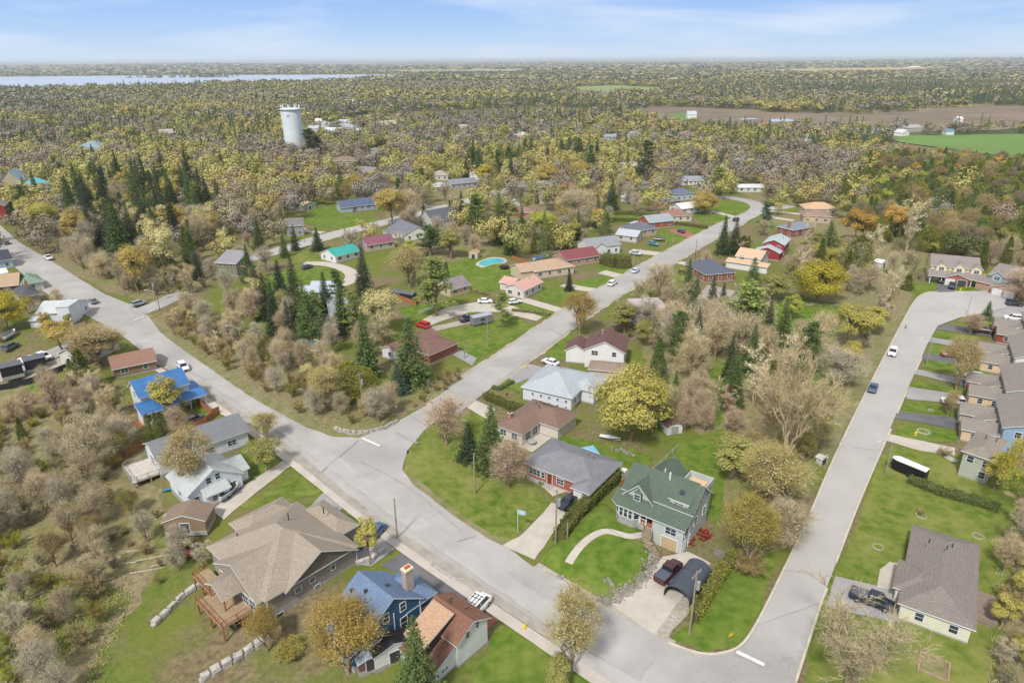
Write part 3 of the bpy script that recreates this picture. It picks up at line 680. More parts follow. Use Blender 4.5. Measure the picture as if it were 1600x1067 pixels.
    def auto(s, door, garage):
        rows = [1.05] if s.h < 3.9 else [1.0, 3.55]
        for face, ln in (('f', s.L), ('l', s.D), ('r', s.D)):
            if not s.vis(face): continue
            n = max(1, int(ln / 3.3)); us = [ln * (k + .5) / n for k in range(n)]
            for i, u in enumerate(us):
                for z in rows:
                    if garage and garage[0] == face and abs(u - garage[1]) < garage[2] / 2 + .7 and z < 2: continue
                    if door and door[0] == face and abs(u - door[1]) < 1.25 and z < 2: continue
                    s.win(face, u, z, 1.5 if (face == 'f' and i % 2 == 0 and ln > 6) else 1.0, 1.15)
        if door: s.door(door[0], door[1])
        if garage: s.door(garage[0], garage[1], .1, garage[2], 2.2, garage[3] if len(garage) > 3 else M_GAR, name='garage_door')
def add(root, name, m, fn, loc=(0, 0, 0), rot=0):
    b = MB(); fn(b); return b.build(name, m, root, loc, rot)
def addm(root, name, m, fns):
    return [add(root, name, m, f) for f in fns]
def railing(b, pts, z0, hh=1.0, m=0, step=1.6, r=.05):
    for a, c in zip(pts, pts[1:]):
        d = math.hypot(c[0] - a[0], c[1] - a[1]); n = max(1, int(d / step))
        for k in range(n + 1): t = k / n; x, y = a[0] + (c[0] - a[0]) * t, a[1] + (c[1] - a[1]) * t; b.box(x - r, y - r, z0, x + r, y + r, z0 + hh, m)
        b.bar((a[0], a[1], z0 + hh), (c[0], c[1], z0 + hh), r, m, 4); b.bar((a[0], a[1], z0 + .15), (c[0], c[1], z0 + .15), r * .7, m, 4)
        k = max(2, int(d / .3))
        for i in range(k): t = (i + .5) / k; x, y = a[0] + (c[0] - a[0]) * t, a[1] + (c[1] - a[1]) * t; b.box(x - .018, y - .018, z0 + .1, x + .018, y + .018, z0 + hh, m)
def steps(b, x, y, z, dx, dy, n, w_, rise=.18, run=.28, m=0):
    """a flight going down from (x, y, z) towards (dx, dy)"""
    px_, py_ = -dy, dx
    for k in range(n):
        q = [(x + dx * run * (k + a) + px_ * w_ / 2 * c, y + dy * run * (k + a) + py_ * w_ / 2 * c) for a, c in ((0, -1), (1, -1), (1, 1), (0, 1))]
        b.hexa([(u, v, z - rise * (k + 1) - .12) for u, v in q] + [(u, v, z - rise * (k + 1)) for u, v in q], m)

# --- grey-green house with the dark green roof at the front
GREY = (190, 196, 190); GREEN = (92, 106, 92)
H = House('grey two-storey house with dark green roof and front bay windows beside the dark pickup', org=(16.1, 91.3), head=-37, L=12.0, D=11.6, rc=GREEN, wc=GREY, main=False, win=False, o=.45, vols=[
    (7.0, 0, 12, 2.6, 4.75, 'none', 0), ])
def green_house(H):
    r = H.root
    w_, ro = MB(), MB()
    SM, FD = wallm(GREY), M_FOUND
    # lower front block (garage below, room above), porch and bay
    w_.box(6.9, 0, -.3, 12, 2.5, 4.8, 0, skip=(1,)); w_.box(.6, 2.5, -.3, 12, 9.6, 5.9, 0, skip=(1,))
    bay = [(.1, 2.5), (.1, 1.0), (1.1, 0), (3.5, 0), (4.5, 1.0), (4.5, 2.5)]
    for a, c in zip(bay, bay[1:]):
        w_.quad((a[0], a[1], 1.2), (c[0], c[1], 1.2), (c[0], c[1], 4.75), (a[0], a[1], 4.75), 0)
        w_.quad((a[0] * 1.0, a[1] - .04, 1.0), (c[0], c[1] - .04, 1.0), (c[0], c[1] - .04, 2.55), (a[0], a[1] - .04, 2.55), 1)
    w_.box(4.5, .3, 1.2, 6.9, 2.5, 2.3, 1)                                   # porch base
    # gables: right end, cross gable, rear wing
    for x in (12.0,): w_.poly([(x, 2.5, 5.9), (x, 9.6, 5.9), (x, 6.05, 8.9)], 0)
    w_.poly([(.6, 2.5, 5.9), (.6, 9.6, 5.9), (.6, 6.05, 8.9)], 0)
    w_.poly([(1.0, 1.75, 5.5), (6.0, 1.75, 5.5), (3.5, 1.75, 8.0)], 0)
    w_.box(2.0, 9.6, -.3, 7.0, 12.6, 5.6, 0, skip=(1,)); w_.poly([(2.0, 12.6, 5.6), (7, 12.6, 5.6), (4.5, 12.6, 8.4)], 0)
    w_.box(7.6, 9.6, -.3, 11.2, 12.8, 5.6, 0)
    o = w_.build('wall', [SM, M_FOUND], r)
    T_ = 1
    def slab(q, t=.17):                                                       # q: four or three corners of a slope, trimmed white at its edges
        n = len(q); i = len(ro.v); ro.v += q + [(x, y, z - t) for x, y, z in q]
        ro.f.append(tuple(range(i, i + n))); ro.m.append(0); ro.f.append(tuple(range(i + 2 * n - 1, i + n - 1, -1))); ro.m.append(1)
        for k in range(n): ro.f.append((i + k, i + n + k, i + n + (k + 1) % n, i + (k + 1) % n)); ro.m.append(1)
    p1 = (6.1 - 4.75) / 2.5
    slab([(-.5, .3, 4.92), (.75, -.5, 4.72), (12.4, -.5, 4.72), (12.4, 2.2, 6.1), (-.5, 2.2, 6.1)])                                    # long lower front slope
    slab([(.2, 2.0, 6.12), (12.5, 2.0, 6.12), (12.5, 6.05, 9.15), (.2, 6.05, 9.15)]); slab([(12.5, 10.1, 5.75), (.2, 10.1, 5.75), (.2, 6.05, 9.15), (12.5, 6.05, 9.15)])
    slab([(.65, 1.3, 5.55), (3.5, 1.3, 8.4), (3.5, 6.6, 8.4), (.65, 6.6, 5.55)]); slab([(3.5, 1.3, 8.4), (6.35, 1.3, 5.55), (6.35, 6.6, 5.55), (3.5, 6.6, 8.4)])
    slab([(1.6, 6.2, 5.55), (4.5, 6.2, 8.3), (4.5, 13, 8.3), (1.6, 13, 5.55)]); slab([(4.5, 6.2, 8.3), (7.4, 6.2, 5.55), (7.4, 13, 5.55), (4.5, 13, 8.3)])
    slab([(8.0, 2.5, 7.35), (11.6, 2.5, 7.35), (11.6, 6.3, 9.25), (8.0, 6.3, 9.25)])                                                   # shed dormer
    rf = ro.build('roof', [roofm(GREEN), M_TRIM], r)
    add(rf, 'dormer', [SM, M_TRIM], lambda b: (b.box(8.3, 2.7, 6.3, 11.3, 6.0, 7.2, 0), b.poly([(8.3, 2.7, 7.2), (8.3, 6.0, 8.95), (8.3, 6.0, 7.2)], 0), b.poly([(11.3, 2.7, 7.2), (11.3, 6, 8.95), (11.3, 6.0, 7.2)], 0)))
    addm(rf, 'vent_pipe', M_TRIM, [lambda b: b.bar((6.9, 5.4, 8.5), (6.9, 5.4, 9.9), .14), lambda b: b.bar((5.6, 6.4, 8.8), (5.6, 6.4, 9.6), .1)])
    add(rf, 'skylight', M_GLASS, lambda b: b.hexa([(9.3, 3.6, 7.95), (10.1, 3.6, 7.95), (10.1, 4.3, 8.3), (9.3, 4.3, 8.3), (9.3, 3.6, 8.03), (10.1, 3.6, 8.03), (10.1, 4.3, 8.38), (9.3, 4.3, 8.38)]))
    add(r, 'balcony', [SM, mat('plywood', (214, 178, 140), rough=.8)], lambda b: (b.box(7.4, 9.6, 5.61, 11.4, 9.8, 6.6, 0), b.box(7.4, 12.8, 5.61, 11.4, 13, 6.6, 0), b.box(7.4, 9.8, 5.61, 7.6, 12.8, 6.6, 0), b.box(11.2, 9.8, 5.61, 11.4, 12.8, 6.6, 0), b.box(8.1, 10.2, 5.61, 10.7, 12.3, 5.9, 1)))
    # cross gable's bay window, wall windows, porch posts and stairs
    put_window(r, 3.5, 1.15, 5.75, 0, 1.0, 1.0); add(r, 'bay_roof', roofm(GREEN), lambda b: b.poly([(2.8, 1.1, 6.9), (4.2, 1.1, 6.9), (3.5, 1.8, 7.6)]) or b.box(2.85, 1.2, 5.6, 4.15, 1.75, 6.88))
    for a, c in zip(bay[1:], bay[2:5]):
        d = math.hypot(c[0] - a[0], c[1] - a[1]); n = 3 if d > 2 else 1; rot = math.atan2(c[1] - a[1], c[0] - a[0])
        for k in range(n): t = (k + .5) / n; put_window(r, a[0] + (c[0] - a[0]) * t, a[1] + (c[1] - a[1]) * t - .02, 2.75, rot, d / n * .72, 1.65)
    put_window(r, 10.0, -.005, 2.85, 0, 1.7, 1.15); put_window(r, 9.8, 2.68, 6.45, 0, 1.7, .5)
    for y, z in ((1.2, 2.9), (4.6, 2.9), (8.0, 2.9), (5.6, 6.2)): put_window(r, 12.005, y, z, math.pi / 2, 1.2 if z < 5 else .6, 1.3)
    put_window(r, 12.005, 2.6, .8, math.pi / 2, .7, 1.2)
    put_door(r, 9.9, -.005, .02, 0, 2.6, 2.1, M_GARTAN, 'garage_door'); put_door(r, 12.005, .9, .02, math.pi / 2, .9, 2.0, M_TRIM)
    put_door(r, 6.0, 2.48, 2.32, 0, 1.0, 2.05); put_window(r, 5.0, 2.48, 3.0, 0, .6, 1.3)
    add(r, 'porch', [M_TRIM, M_WOOD], lambda b: (b.box(4.5, .3, 2.3, 6.9, 2.48, 2.4, 1), b.box(4.55, .28, 2.4, 4.75, .48, 4.7), b.box(5.65, .28, 2.4, 5.8, .43, 4.7), railing(b, [(4.6, .36), (5.7, .36)], 2.4, .9)))
    add(r, 'porch_stairs', [mat('weathered_wood', (170, 150, 128), (150, 132, 112), 2, rough=.9)], lambda b: (steps(b, 6.35, .3, 2.35, .25, -.97, 6, 1.3), b.box(6.2, -2.9, 1.0, 8.0, -1.4, 1.18), steps(b, 8.0, -2.2, 1.2, .85, -.53, 6, 1.2), railing(b, [(5.6, .2), (6.05, -1.5)], 1.7, .9), railing(b, [(7.0, .2), (7.45, -1.2)], 1.7, .9), railing(b, [(8.1, -1.5), (9.5, -2.3)], .3, 1.0), railing(b, [(6.2, -2.85), (8.0, -2.85)], 1.1, .9)))
    addm(r, 'downspout', M_TRIM, [lambda b: b.bar((4.5, .2, 4.6), (4.5, .2, 1.9), .05), lambda b: b.bar((12.05, 2.3, 5.9), (12.05, 2.3, .1), .05), lambda b: b.bar((11.95, -.06, 4.6), (11.95, -.06, .1), .05)])
for ch in list(H.root.children): bpy.data.objects.remove(ch)
green_house(H)

# --- big taupe-roofed house
BR = (160, 147, 132); BW = (150, 140, 134)
H = House('large house with mottled tan shingle roof, taupe walls and a raised wooden deck', org=(-33.2, 71.8), head=48, L=14.4, D=16.0, h=3.1, roof='hip', p=.5, rc=BR, wc=BW, wk='brick', zb=-3.2, win=False, vents=0, vols=[
    (2.9, -.4, 14.0, 8, 3.1, 'gy', .56, {'o': .5, 'wc': (118, 108, 100), 'wk': 'siding', 'z0': 3.0}), (13.8, 4.2, 17.6, 13.2, 3.0, 'hip', .55), (-1.0, .8, 8, 12.2, 3.02, 'gx', .5, {'wc': (156, 146, 132), 'wk': 'siding'}), (5, 14, 13.5, 19, 3.0, 'hip', .55), (-3.6, 5.2, 1.5, 9.6, 2.6, 'gx', .5, {'nowall': True})])
for u, z, w_, h_ in ((4.6, 1.3, .9, .7), (6.9, 1.5, .8, .7), (7.6, -.2, .9, .7), (1.4, -1.6, 1.1, 1.3), (10.4, 1.5, .7, .7)): H.win('f', u, z, w_, h_)
for u, z in ((2.2, .6), (4.2, .4), (10.6, .5)): H.win('l', u, z, 1.5, 1.7, off=-1.0)
addm(H.roofo, 'vent_pipe', M_PIPE, [lambda b: b.bar((9.5, 9.4, 6), (9.5, 9.4, 7.2), .1), lambda b: b.bar((14.6, 8.0, 5), (14.6, 8.0, 6.2), .1), lambda b: b.bar((3, 13, 4.2), (3, 13, 5.5), .09)])
def beige_deck(b):
    b.box(-5.4, 2.6, .05, -1.05, 10.2, .25, 0); b.box(-3.4, 10.2, .05, -1.05, 15.6, .25, 0)
    for x, y in ((-5.3, 2.7), (-5.3, 6.3), (-5.3, 10.1), (-2.6, 2.7), (-3.3, 13.0), (-3.3, 15.5)): b.box(x - .11, y - .11, -4.6, x + .11, y + .11, .05, 1)
    for x, y in ((-3.5, 5.3), (-3.5, 9.5)): b.box(x - .09, y - .09, .2, x + .09, y + .09, 2.6, 1)
    railing(b, [(-1.1, 2.65), (-5.35, 2.65), (-5.35, 10.15), (-3.35, 10.15), (-3.35, 15.55), (-1.1, 15.55)], .25, 1.0, 1)
add(H.root, 'deck', [M_DECK, M_WOOD], beige_deck)
add(H.root, 'patio', M_DECK, lambda b: b.box(-6.6, 1.2, -3.6, -1.1, 9.5, -2.75))
addm(H.root, 'downspout', M_TRIM, [lambda b: b.bar((-.06, -.06, 3.0), (-.06, -.06, -2.8), .06), lambda b: b.bar((14.46, -.1, 3.0), (14.46, -.1, 0), .06)])

# --- blue house
BLU = (58, 98, 130)
H = House('dark blue two-storey house with slate-blue roof, white window trim and a stone chimney', org=(-18.0, 63.6), head=47, L=8.4, D=6.7, h=5.2, roof='gy', p=.68, rc=(112, 132, 160), wc=BLU, zb=-1.8, win=False, vents=0, vols=[
    (6.6, .35, 11.0, 6.4, 4.0, 'hip', .70), (-1.6, 1.0, 3, 6.6, 2.6, 'sx', .6)])
for u, z, w_ in ((3.0, 5.0, .85), (5.7, 5.0, .85), (5.7, 2.1, 1.0), (1.4, 1.0, 1.0)): H.win('f', u, z, w_, 1.25 if z > 3 else 1.8)
H.win('f', 9.4, 1.4, 1.0, 1.2, off=.35)
addm(H.root, 'corner_board', M_TRIM, [lambda b: b.bar((8.42, -.05, 5.1), (8.42, -.05, -.6), .09, 0, 4), lambda b: b.bar((4.2, -.06, 5.6), (4.2, -.06, -1.0), .07, 0, 4), lambda b: b.bar((11.02, .3, 4), (11.02, .3, -.3), .08, 0, 4), lambda b: b.bar((-.02, -.05, 5.1), (-.02, -.05, -1.5), .09, 0, 4)])
addm(H.roofo, 'vent_pipe', M_PIPE, [(lambda x, y, z: lambda b: b.box(x - .2, y - .2, z - .3, x + .2, y + .2, z + .35))(*q) for q in ((2.2, 5.9, 6.8), (3.0, 3.9, 7.4), (1.3, 3.6, 6.2), (5.6, 2.9, 7.2))])
def stone_chim(b): b.box(7.7, 1.6, 4.5, 8.9, 2.5, 8.7, 0); b.box(7.6, 1.5, 8.7, 9.0, 2.6, 8.95, 1); b.box(7.95, 1.85, 8.95, 8.25, 2.25, 9.2, 2); b.box(8.4, 1.85, 8.95, 8.7, 2.25, 9.2, 2)
add(H.roofo, 'chimney', [wallm((176, 160, 148), 'brick'), mat('chimney_cap', (222, 206, 180), rough=.9), mat('clay_pot', (200, 92, 62), rough=.8)], stone_chim)

# --- white house with brown roof at the bottom
H = House('white clapboard house with brown roof and a lighter tan raised roof below the van', org=(-6.9, 63.2), head=49, L=5.4, D=6.3, h=4.2, roof='gy', p=.55, rc=(134, 96, 80), wc=(222, 222, 218), zb=-1.0, win=False, vents=1, vols=[
    (-3.6, .4, -.01, 6.8, 2.1, 'sx', .42), (-3.0, 2.4, 1.6, 5.6, 4.5, 'sx', .34, {'rc': (190, 156, 128), 'z0': 2.2, 'wc': (70, 60, 58)})])
for u in (1.8, 3.6): H.win('f', u, 3.9 if u > 3 else 3.6, .6, 1.0)
for u in (-2.2, -1.6): H.win('f', u, .9, .4, .5, off=.4)
addm(H.roofo, 'vent_pipe', mat('roof_cap', (120, 90, 76), rough=.8), [(lambda x, y, z: lambda b: b.bar((x, y, z), (x, y, z + .5), .2))(*q) for q in ((3.9, 2.4, 5.1), (3.6, 5.0, 5.3))])

# --- white house and long grey-roofed house to the left of it
H = House('small white house with pale grey roof beside the long concrete drive', org=(-54.3, 96.0), head=46, L=9.2, D=8.4, h=3.0, roof='gy', p=.62, rc=(186, 190, 188), wc=(226, 230, 236), zb=-3.0, win=False, vols=[(2.2, -1.6, 6.2, .0, 2.4, 'sy', .35), (8.0, 1.5, 11.0, 6.8, 2.6, 'gx', .5)])
for u, z in ((1.2, .9), (5.2, 3.7), (3.6, 3.5), (7.6, .9)): H.win('f', u, z, .8, 1.1)
for u in (3.6, 4.8): H.win('f', u, .9, .8, 1.0, off=-1.6)
H.win('l', 4, 1, 1.0, 1.2); H.door('f', 7.0, 0, .9, 2.0, M_PIPE)
addm(H.roofo, 'vent_pipe', M_TRIM, [(lambda x, y, z: lambda b: b.bar((x, y, z), (x, y, z + .45), .22))(*q) for q in ((2.0, 4.2, 4.2), (1.5, 6.0, 3.9), (3.0, 3.5, 4.8))])
H = House('long white house with charcoal-grey roof and a round-cornered back deck, beside the brown fence', org=(-64.2, 106.2), head=42, L=16.4, D=8.0, h=3.3, roof='gx', p=.46, rc=(128, 130, 134), wc=(222, 226, 232), zb=-4.0, win=False, vents=2)
for u, z in ((13.2, 1.2), (3.0, -1.2), (9, 1.2)): H.win('f', u, z, 1.6, 1.0)
H.win('l', 4, .6, 2.2, 1.9); H.win('l', 1.5, 1.0, .9, 1.1)
def deck2(b):
    b.box(-4.6, .6, .1, -.02, 7.6, .3, 0); railing(b, [(-.1, .6), (-3.8, .6), (-4.6, 1.4), (-4.6, 6.8), (-3.8, 7.6), (-.1, 7.6)], .3, 1.0, 1)
    for x, y in ((-4.4, .9), (-4.4, 4), (-4.4, 7.3), (-1.6, .8)): b.box(x - .1, y - .1, -4.6, x + .1, y + .1, .1, 1)
add(H.root, 'deck', [mat('pale_deck', (206, 198, 190), (190, 180, 170), 2, rough=.9), M_FOUND], deck2)
H = House('tall white house with bright blue metal roof at the roadside', org=(-77.9, 127.6), head=43, L=9.8, D=6.8, h=5.4, roof='gx', p=.70, rc=(70, 124, 186), wc=(228, 228, 228), zb=-2.5, rk='metal', win=False, vents=0, vols=[
    (-1.0, -3.6, 4.0, .0, 2.9, 'sy', .30), (4.0, -2.6, 12.2, .0, 2.7, 'sy', .28, {'nowall': True}), (9.8, .2, 12.4, 6, 2.7, 'sxn', .25, {'nowall': True})])
for u in (0.0, .95, 1.9): H.win('f', u + .2, .9, .75, 1.5, off=-3.6)
for u, z in ((3.4, 1.0), (3.4, 4.0)): H.win('l', u, z, .9, 1.5)
for u in (5.5, 8): H.win('f', u, 1, 1.2, 1.3)
add(H.root, 'porch', M_TRIM, lambda b: [b.box(x - .07, y - .07, 0, x + .07, y + .07, 2.6) for x, y in ((5.8, -2.5), (8.9, -2.5), (12.1, -2.5), (12.3, 2.5), (12.3, 5.8))])
add(H.root, 'back_stairs', M_WOOD, lambda b: (steps(b, -1.1, -2, 0, -.9, -.3, 12, 1.4), b.box(-2.2, -2.8, -.1, -1.0, .5, .1), railing(b, [(-2.2, .5), (-2.2, -2.8)], .1, .9)))
House('low brown-roofed bungalow half hidden by trees above the blue-roofed house', A=(180, 592), B=(246, 578), D=9, h=2.6, p=.36, rc=(150, 116, 100), wc=(150, 120, 104), zb=-1)
House('brown-roofed white house with a dark chimney beside the white trucks', A=(97, 570), B=(124, 575), D=12, h=3.2, roof='gy', p=.5, rc=(122, 92, 82), wc=(214, 210, 204), chim=(.4, 6, 6.5, .8))
House('white and pale grey house with flat-topped dormer and blue awnings near the road corner', A=(62, 508), B=(113, 506), D=11, h=3.6, p=.32, rc=(196, 202, 202), wc=(222, 226, 230), vols=[(6.2, -1.2, 9.6, 5, 5.6, 'flat', 0, {'o': .2}), (-1.0, -2.5, 3.0, .0, 2.4, 'sy', .2)])
House('charcoal hip-roofed tan house behind the bright yellow tree', A=(37, 484), B=(66, 478), D=10, h=3.8, roof='hip', p=.62, rc=(88, 90, 98), wc=(176, 160, 142), chim=(3, 4, 7.6, .7))
House('house with faded green hip roof by the roadside row', A=(38, 458), B=(70, 452), D=10, h=2.8, roof='hip', p=.5, rc=(126, 152, 128), wc=(196, 196, 186))
House('dark brown house with tan roof at the left edge', A=(-4, 462), B=(32, 458), D=9, h=3.0, p=.6, rc=(184, 156, 128), wc=(92, 62, 50))
House('pale blue house with black roof at the left edge', A=(-14, 424), B=(22, 418), D=10, h=3.4, p=.5, rc=(74, 76, 84), wc=(180, 200, 220))
House('small shed-like house with white roof at the left edge', A=(-10, 440), B=(14, 436), D=6, h=2.4, p=.3, rc=(222, 224, 224), wc=(220, 220, 220))
H = House('red brick house with white porch at the far left edge', A=(-12, 345), B=(12, 343), D=10, h=6.5, roof='gy', p=.6, rc=(150, 140, 136), wc=(150, 62, 56), wk='brick')
H = House('tan stone church with grey slate roof at the far left', A=(2, 302), B=(38, 300), D=18, h=6.0, roof='gy', p=1.0, rc=(150, 164, 176), wc=(198, 180, 152), cat='church', name='church')
add(H.roofo, 'spire', [wallm((206, 204, 200)), roofm((150, 164, 176))], lambda b: (b.box(-1.5, 3, 6, 1, 5.5, 12, 0), [b.poly([p, q, (-.25, 4.25, 17)], 1) for p, q in (((-1.7, 2.8, 12), (1.2, 2.8, 12)), ((1.2, 2.8, 12), (1.2, 5.7, 12)), ((1.2, 5.7, 12), (-1.7, 5.7, 12)), ((-1.7, 5.7, 12), (-1.7, 2.8, 12)))]))
House('house with teal hip roof among the trees at far left', A=(54, 303), B=(80, 300), D=12, h=5.5, roof='hip', p=.55, rc=(96, 176, 180), wc=(196, 210, 206))
for lab, p, s_ in (('black-walled garden shed with grey top nearest the bottom-left lawn', (26, 600), 4.4), ('black-walled garden shed with grey top beside the white trucks', (61, 582), 4.4)):
    a = P(*p); House(lab, org=(a.x - s_ / 2, a.y - 1), head=40, L=s_, D=3.4, h=2.6, roof='flat', rc=(104, 106, 114), wc=(44, 44, 48), trim=M_PIPE, o=.15, win=False, cat='shed', name='shed', vents=0)

# --- corner bungalows
H = House('red brick bungalow with slate-grey hip roof between the tall hedge and reddish bare tree', org=(2.2, 105.9), head=-36, L=14.2, D=9.6, h=2.75, roof='hip', p=.36, rc=(136, 136, 142), wc=(160, 96, 76), wk='brick', rk='metal', win=False, vols=[(11.2, -1.6, 14.2, 4, 2.7, 'hip', .36, {'wc': (178, 172, 166)})])
for u, w_ in ((2.2, 2.4), (7.6, 1.4), (4.0, .7)): H.win('f', u, 1.0, w_, 1.15)
H.door('f', 5.4); H.door('f', 12.7, .05, 2.5, 2.2, M_GAR, -1.6, 'garage_door')
add(H.root, 'planter', M_FOUND, lambda b: (b.box(1.0, -.9, 0, 3.6, -.5, .5), b.box(4.6, -1.4, .05, 6.4, -.1, .2)))
H = House('bungalow with brown shingle roof behind the corner spruces', org=(-3.0, 119.6), head=-36, L=6.0, D=13.0, h=2.7, roof='hip', p=.40, rc=(132, 108, 96), wc=(214, 206, 196), win=False, vols=[(1.5, 6.0, 10.5, 13, 2.7, 'hip', .40)], chim=(1.0, 3.0, 4.4, .8))
for u in (1.5, 4.2): H.win('f', u, 1, 1.3, 1.2)
for u in (2, 4.5): H.win('r', u, .6, 1.6, 1.7)
H = House('white siding house with pale grey hip roof and a row of small side windows', org=(2.4, 135.9), head=-28, L=11.6, D=13.0, h=3.1, roof='hip', p=.42, rc=(176, 182, 188), wc=(222, 226, 234), win=False, vols=[(9.0, 5.0, 14.8, 12, 3.1, 'hip', .42)])
for u in (2.4, 4.4, 6.4, 8.4, 10.4): H.win('f', u, 1.7, .5, .6); H.win('f', u, .35, .5, .45)
for u in (2, 4, 6.5): H.win('r', u, 1.1, .8, 1.3)
H = House('two-storey white house with dark brown roof and a lower tan wing', org=(17.8, 153.0), head=-14, L=9.4, D=9.0, h=4.9, roof='gy', p=.50, rc=(112, 84, 80), wc=(232, 230, 226), vols=[(-5, 2, 0.01, 8, 3.4, 'gy', .6), (2.0, -6.0, 10, -1.2, 2.4, 'hip', .3, {'rc': (150, 132, 118), 'wc': (206, 196, 180)})], chim=(3.5, 6, 7.9, .5))
H = House('pale blue two-storey house with low pinkish-grey hip roof behind bare trees', org=(35.4, 178.0), head=8, L=8.4, D=10, h=5.5, roof='hip', p=.34, rc=(186, 176, 180), wc=(190, 212, 230))
H = House('cream-walled bungalow with broad taupe hip roof and a black pickup on its drive', org=(51.9, 71.0), head=-33.5, L=8.0, D=19.0, h=2.7, roof='hip', p=.38, rc=(136, 126, 120), wc=(226, 222, 200), win=False, vents=3, vols=[(-.9, 3.0, 4, 9, 2.7, 'hip', .38)])
for u in (2.3, 6.2): H.win('f', u, .95, .95, 1.2)
for u in (12, 15, 17.5): H.win('l', u, 1, 1.4, 1.2)
H.door('l', 5.8, .1, 3.6, 2.1, M_GAR, -.9, 'garage_door'); H.door('l', 10.2)
add(H.root, 'deck', [mat('grey_deck', (150, 132, 122), (132, 114, 106), 2, rough=.9)], lambda b: (b.box(8.05, 5.5, .0, 11.2, 11.5, .5), steps(b, 9.5, 5.5, .5, 0, -1, 3, 2.2), railing(b, [(11.1, 6), (11.1, 11.4)], .5, .9)))

# --- semi-detached houses along the street on the right
TR, BLOND, RB = (142, 134, 126), (214, 190, 152), (148, 70, 58)
def semi(px, lab, wc1, n, main_wc, L=5.0):
    a = G(px[0], px[1], 0)
    h_ = House(lab, org=a, head=-29, L=11.0, D=14.6, h=5.2, roof='gy', p=.42, rc=TR, wc=main_wc, win=False, main=False, vents=0, vols=[
        (6.2, 0, 17.0, 15.2, 5.2, 'gy', .36), (0, 1.2, 6.3, 6.6, 2.7, 'gx', .42, {'wc': wc1[0], 'wk': 'brick'}), (0, 8.6, 6.3, 14.0, 2.71, 'gx', .42, {'wc': wc1[1], 'wk': 'brick'}), (2.4, 6.4, 6.4, 8.8, 2.5, 'sx', .35, {'wc': BLOND, 'wk': 'brick'})])
    for y in (3.9, 11.3): h_.door('l', y, .05, 2.6, 2.2, M_GARTAN if y < 5 else M_GAR, name='garage_door')
    for u in (2.0, 4.6): h_.win('f', u, .9, .9, 1.1, off=1.2)
    for u in (2.5, 5.5, 9.5, 12.5): put_window(h_.root, 6.19, u, 3.6, -math.pi / 2, .9, 1.1)
    for u in (8.5, 12.5): put_window(h_.root, u, -.005, 3.5, 0, 1.0, 1.2)
    return h_
semi((1500, 692), 'semi-detached house with blue-grey side wall and pale brick garages, nearest the black trailer', (BLOND, BLOND), 0, (150, 176, 200))
semi((1512, 636), 'semi-detached house with cream end wall and one red brick garage behind the blue SUV', (BLOND, RB), 1, (228, 224, 214))
semi((1530, 582), 'semi-detached house with white end wall and two pale brick garages', (BLOND, BLOND), 2, (230, 228, 222))
semi((1556, 538), 'semi-detached house with grey roof and red brick garage near the turning circle', (RB, RB), 3, (216, 206, 196))
H = House('small grey-green corner house with eight-sided roof end beside the yellow willow', A=(1496, 742), B=(1538, 757), D=9, h=5.0, roof='hip', p=.36, rc=(146, 136, 124), wc=(182, 186, 172), win=False, vols=[(-.05, .4, 3.2, 3.2, 5.0, 'none', 0)])
for u, z in ((1.2, 3.3), (3.6, 3.3), (3.4, 1.0), (5.4, 3.3)): H.win('f', u, z, 1.0, 1.2)
for u, z in ((2.5, 3.3), (6, 3.3), (2.5, 1)): H.win('l', u, z, .9, 1.1)
H = House('cream semi-detached house with three front gables at the end of the street', A=(1450, 438), B=(1524, 446), D=12, h=5.4, roof='gx', p=.40, rc=(146, 136, 130), wc=(232, 218, 180), win=False, vents=0, vols=[
    (-.4, -3.2, 15.6, .0, 2.7, 'sy', .40, {'nowall': True}), (.2, -2.4, 15, .0, 2.7, 'none', 0), (4.2, -3.8, 11, .2, 2.7, 'gy', .40, {'wc': (160, 100, 88), 'wk': 'brick'}), (1.5, -.6, 4.5, 5, 5.6, 'gy', .75), (6.5, -.6, 9.8, 5, 5.6, 'gy', .75), (11.5, -.6, 14.5, 5, 5.6, 'gy', .75)])
for u in (3, 8.1, 13): H.win('f', u, 4.1, 1.4, 1.1, off=-.6)
H.door('f', 5.8, .05, 2.5, 2.2, M_GAR, -3.8, 'garage_door'); H.door('f', 9.2, .05, 2.5, 2.2, M_PIPE, -3.8, 'garage_door')  # second one is a dark panel painting the shade inside the open garage
for u in (1.5, 13.5): H.win('f', u, 1, 1.4, 1.2, off=-.1)
add(H.root, 'porch', [M_TRIM], lambda b: [b.box(x - .12, -3.1, 0, x + .12, -2.9, 2.5) for x in (.1, 3.4, 11.8, 15.2)])
H = House('blue-fronted house with twin white garage doors at the end of the turning circle', A=(1540, 452), B=(1608, 468), D=12, h=5.2, roof='gx', p=.42, rc=(142, 132, 126), wc=(166, 184, 200), win=False, vents=0, vols=[
    (-2.5, -2.0, 15, .0, 2.7, 'sy', .42, {'wc': (178, 140, 120), 'wk': 'brick'}), (3.2, -4.6, 10.2, .2, 2.7, 'gy', .40, {'wc': (178, 140, 120), 'wk': 'brick'}), (1.0, -.6, 4.2, 5, 5.4, 'gy', .75), (7.5, -.6, 11, 5, 5.4, 'gy', .75, {'wc': (170, 120, 104)})])
for u in (2.6, 9.2): H.win('f', u, 3.9, 1.5, 1.1, off=-.6)
H.door('f', 5.0, .05, 2.5, 2.2, M_GAR, -4.6, 'garage_door'); H.door('f', 8.4, .05, 2.5, 2.2, M_GAR, -4.6, 'garage_door')

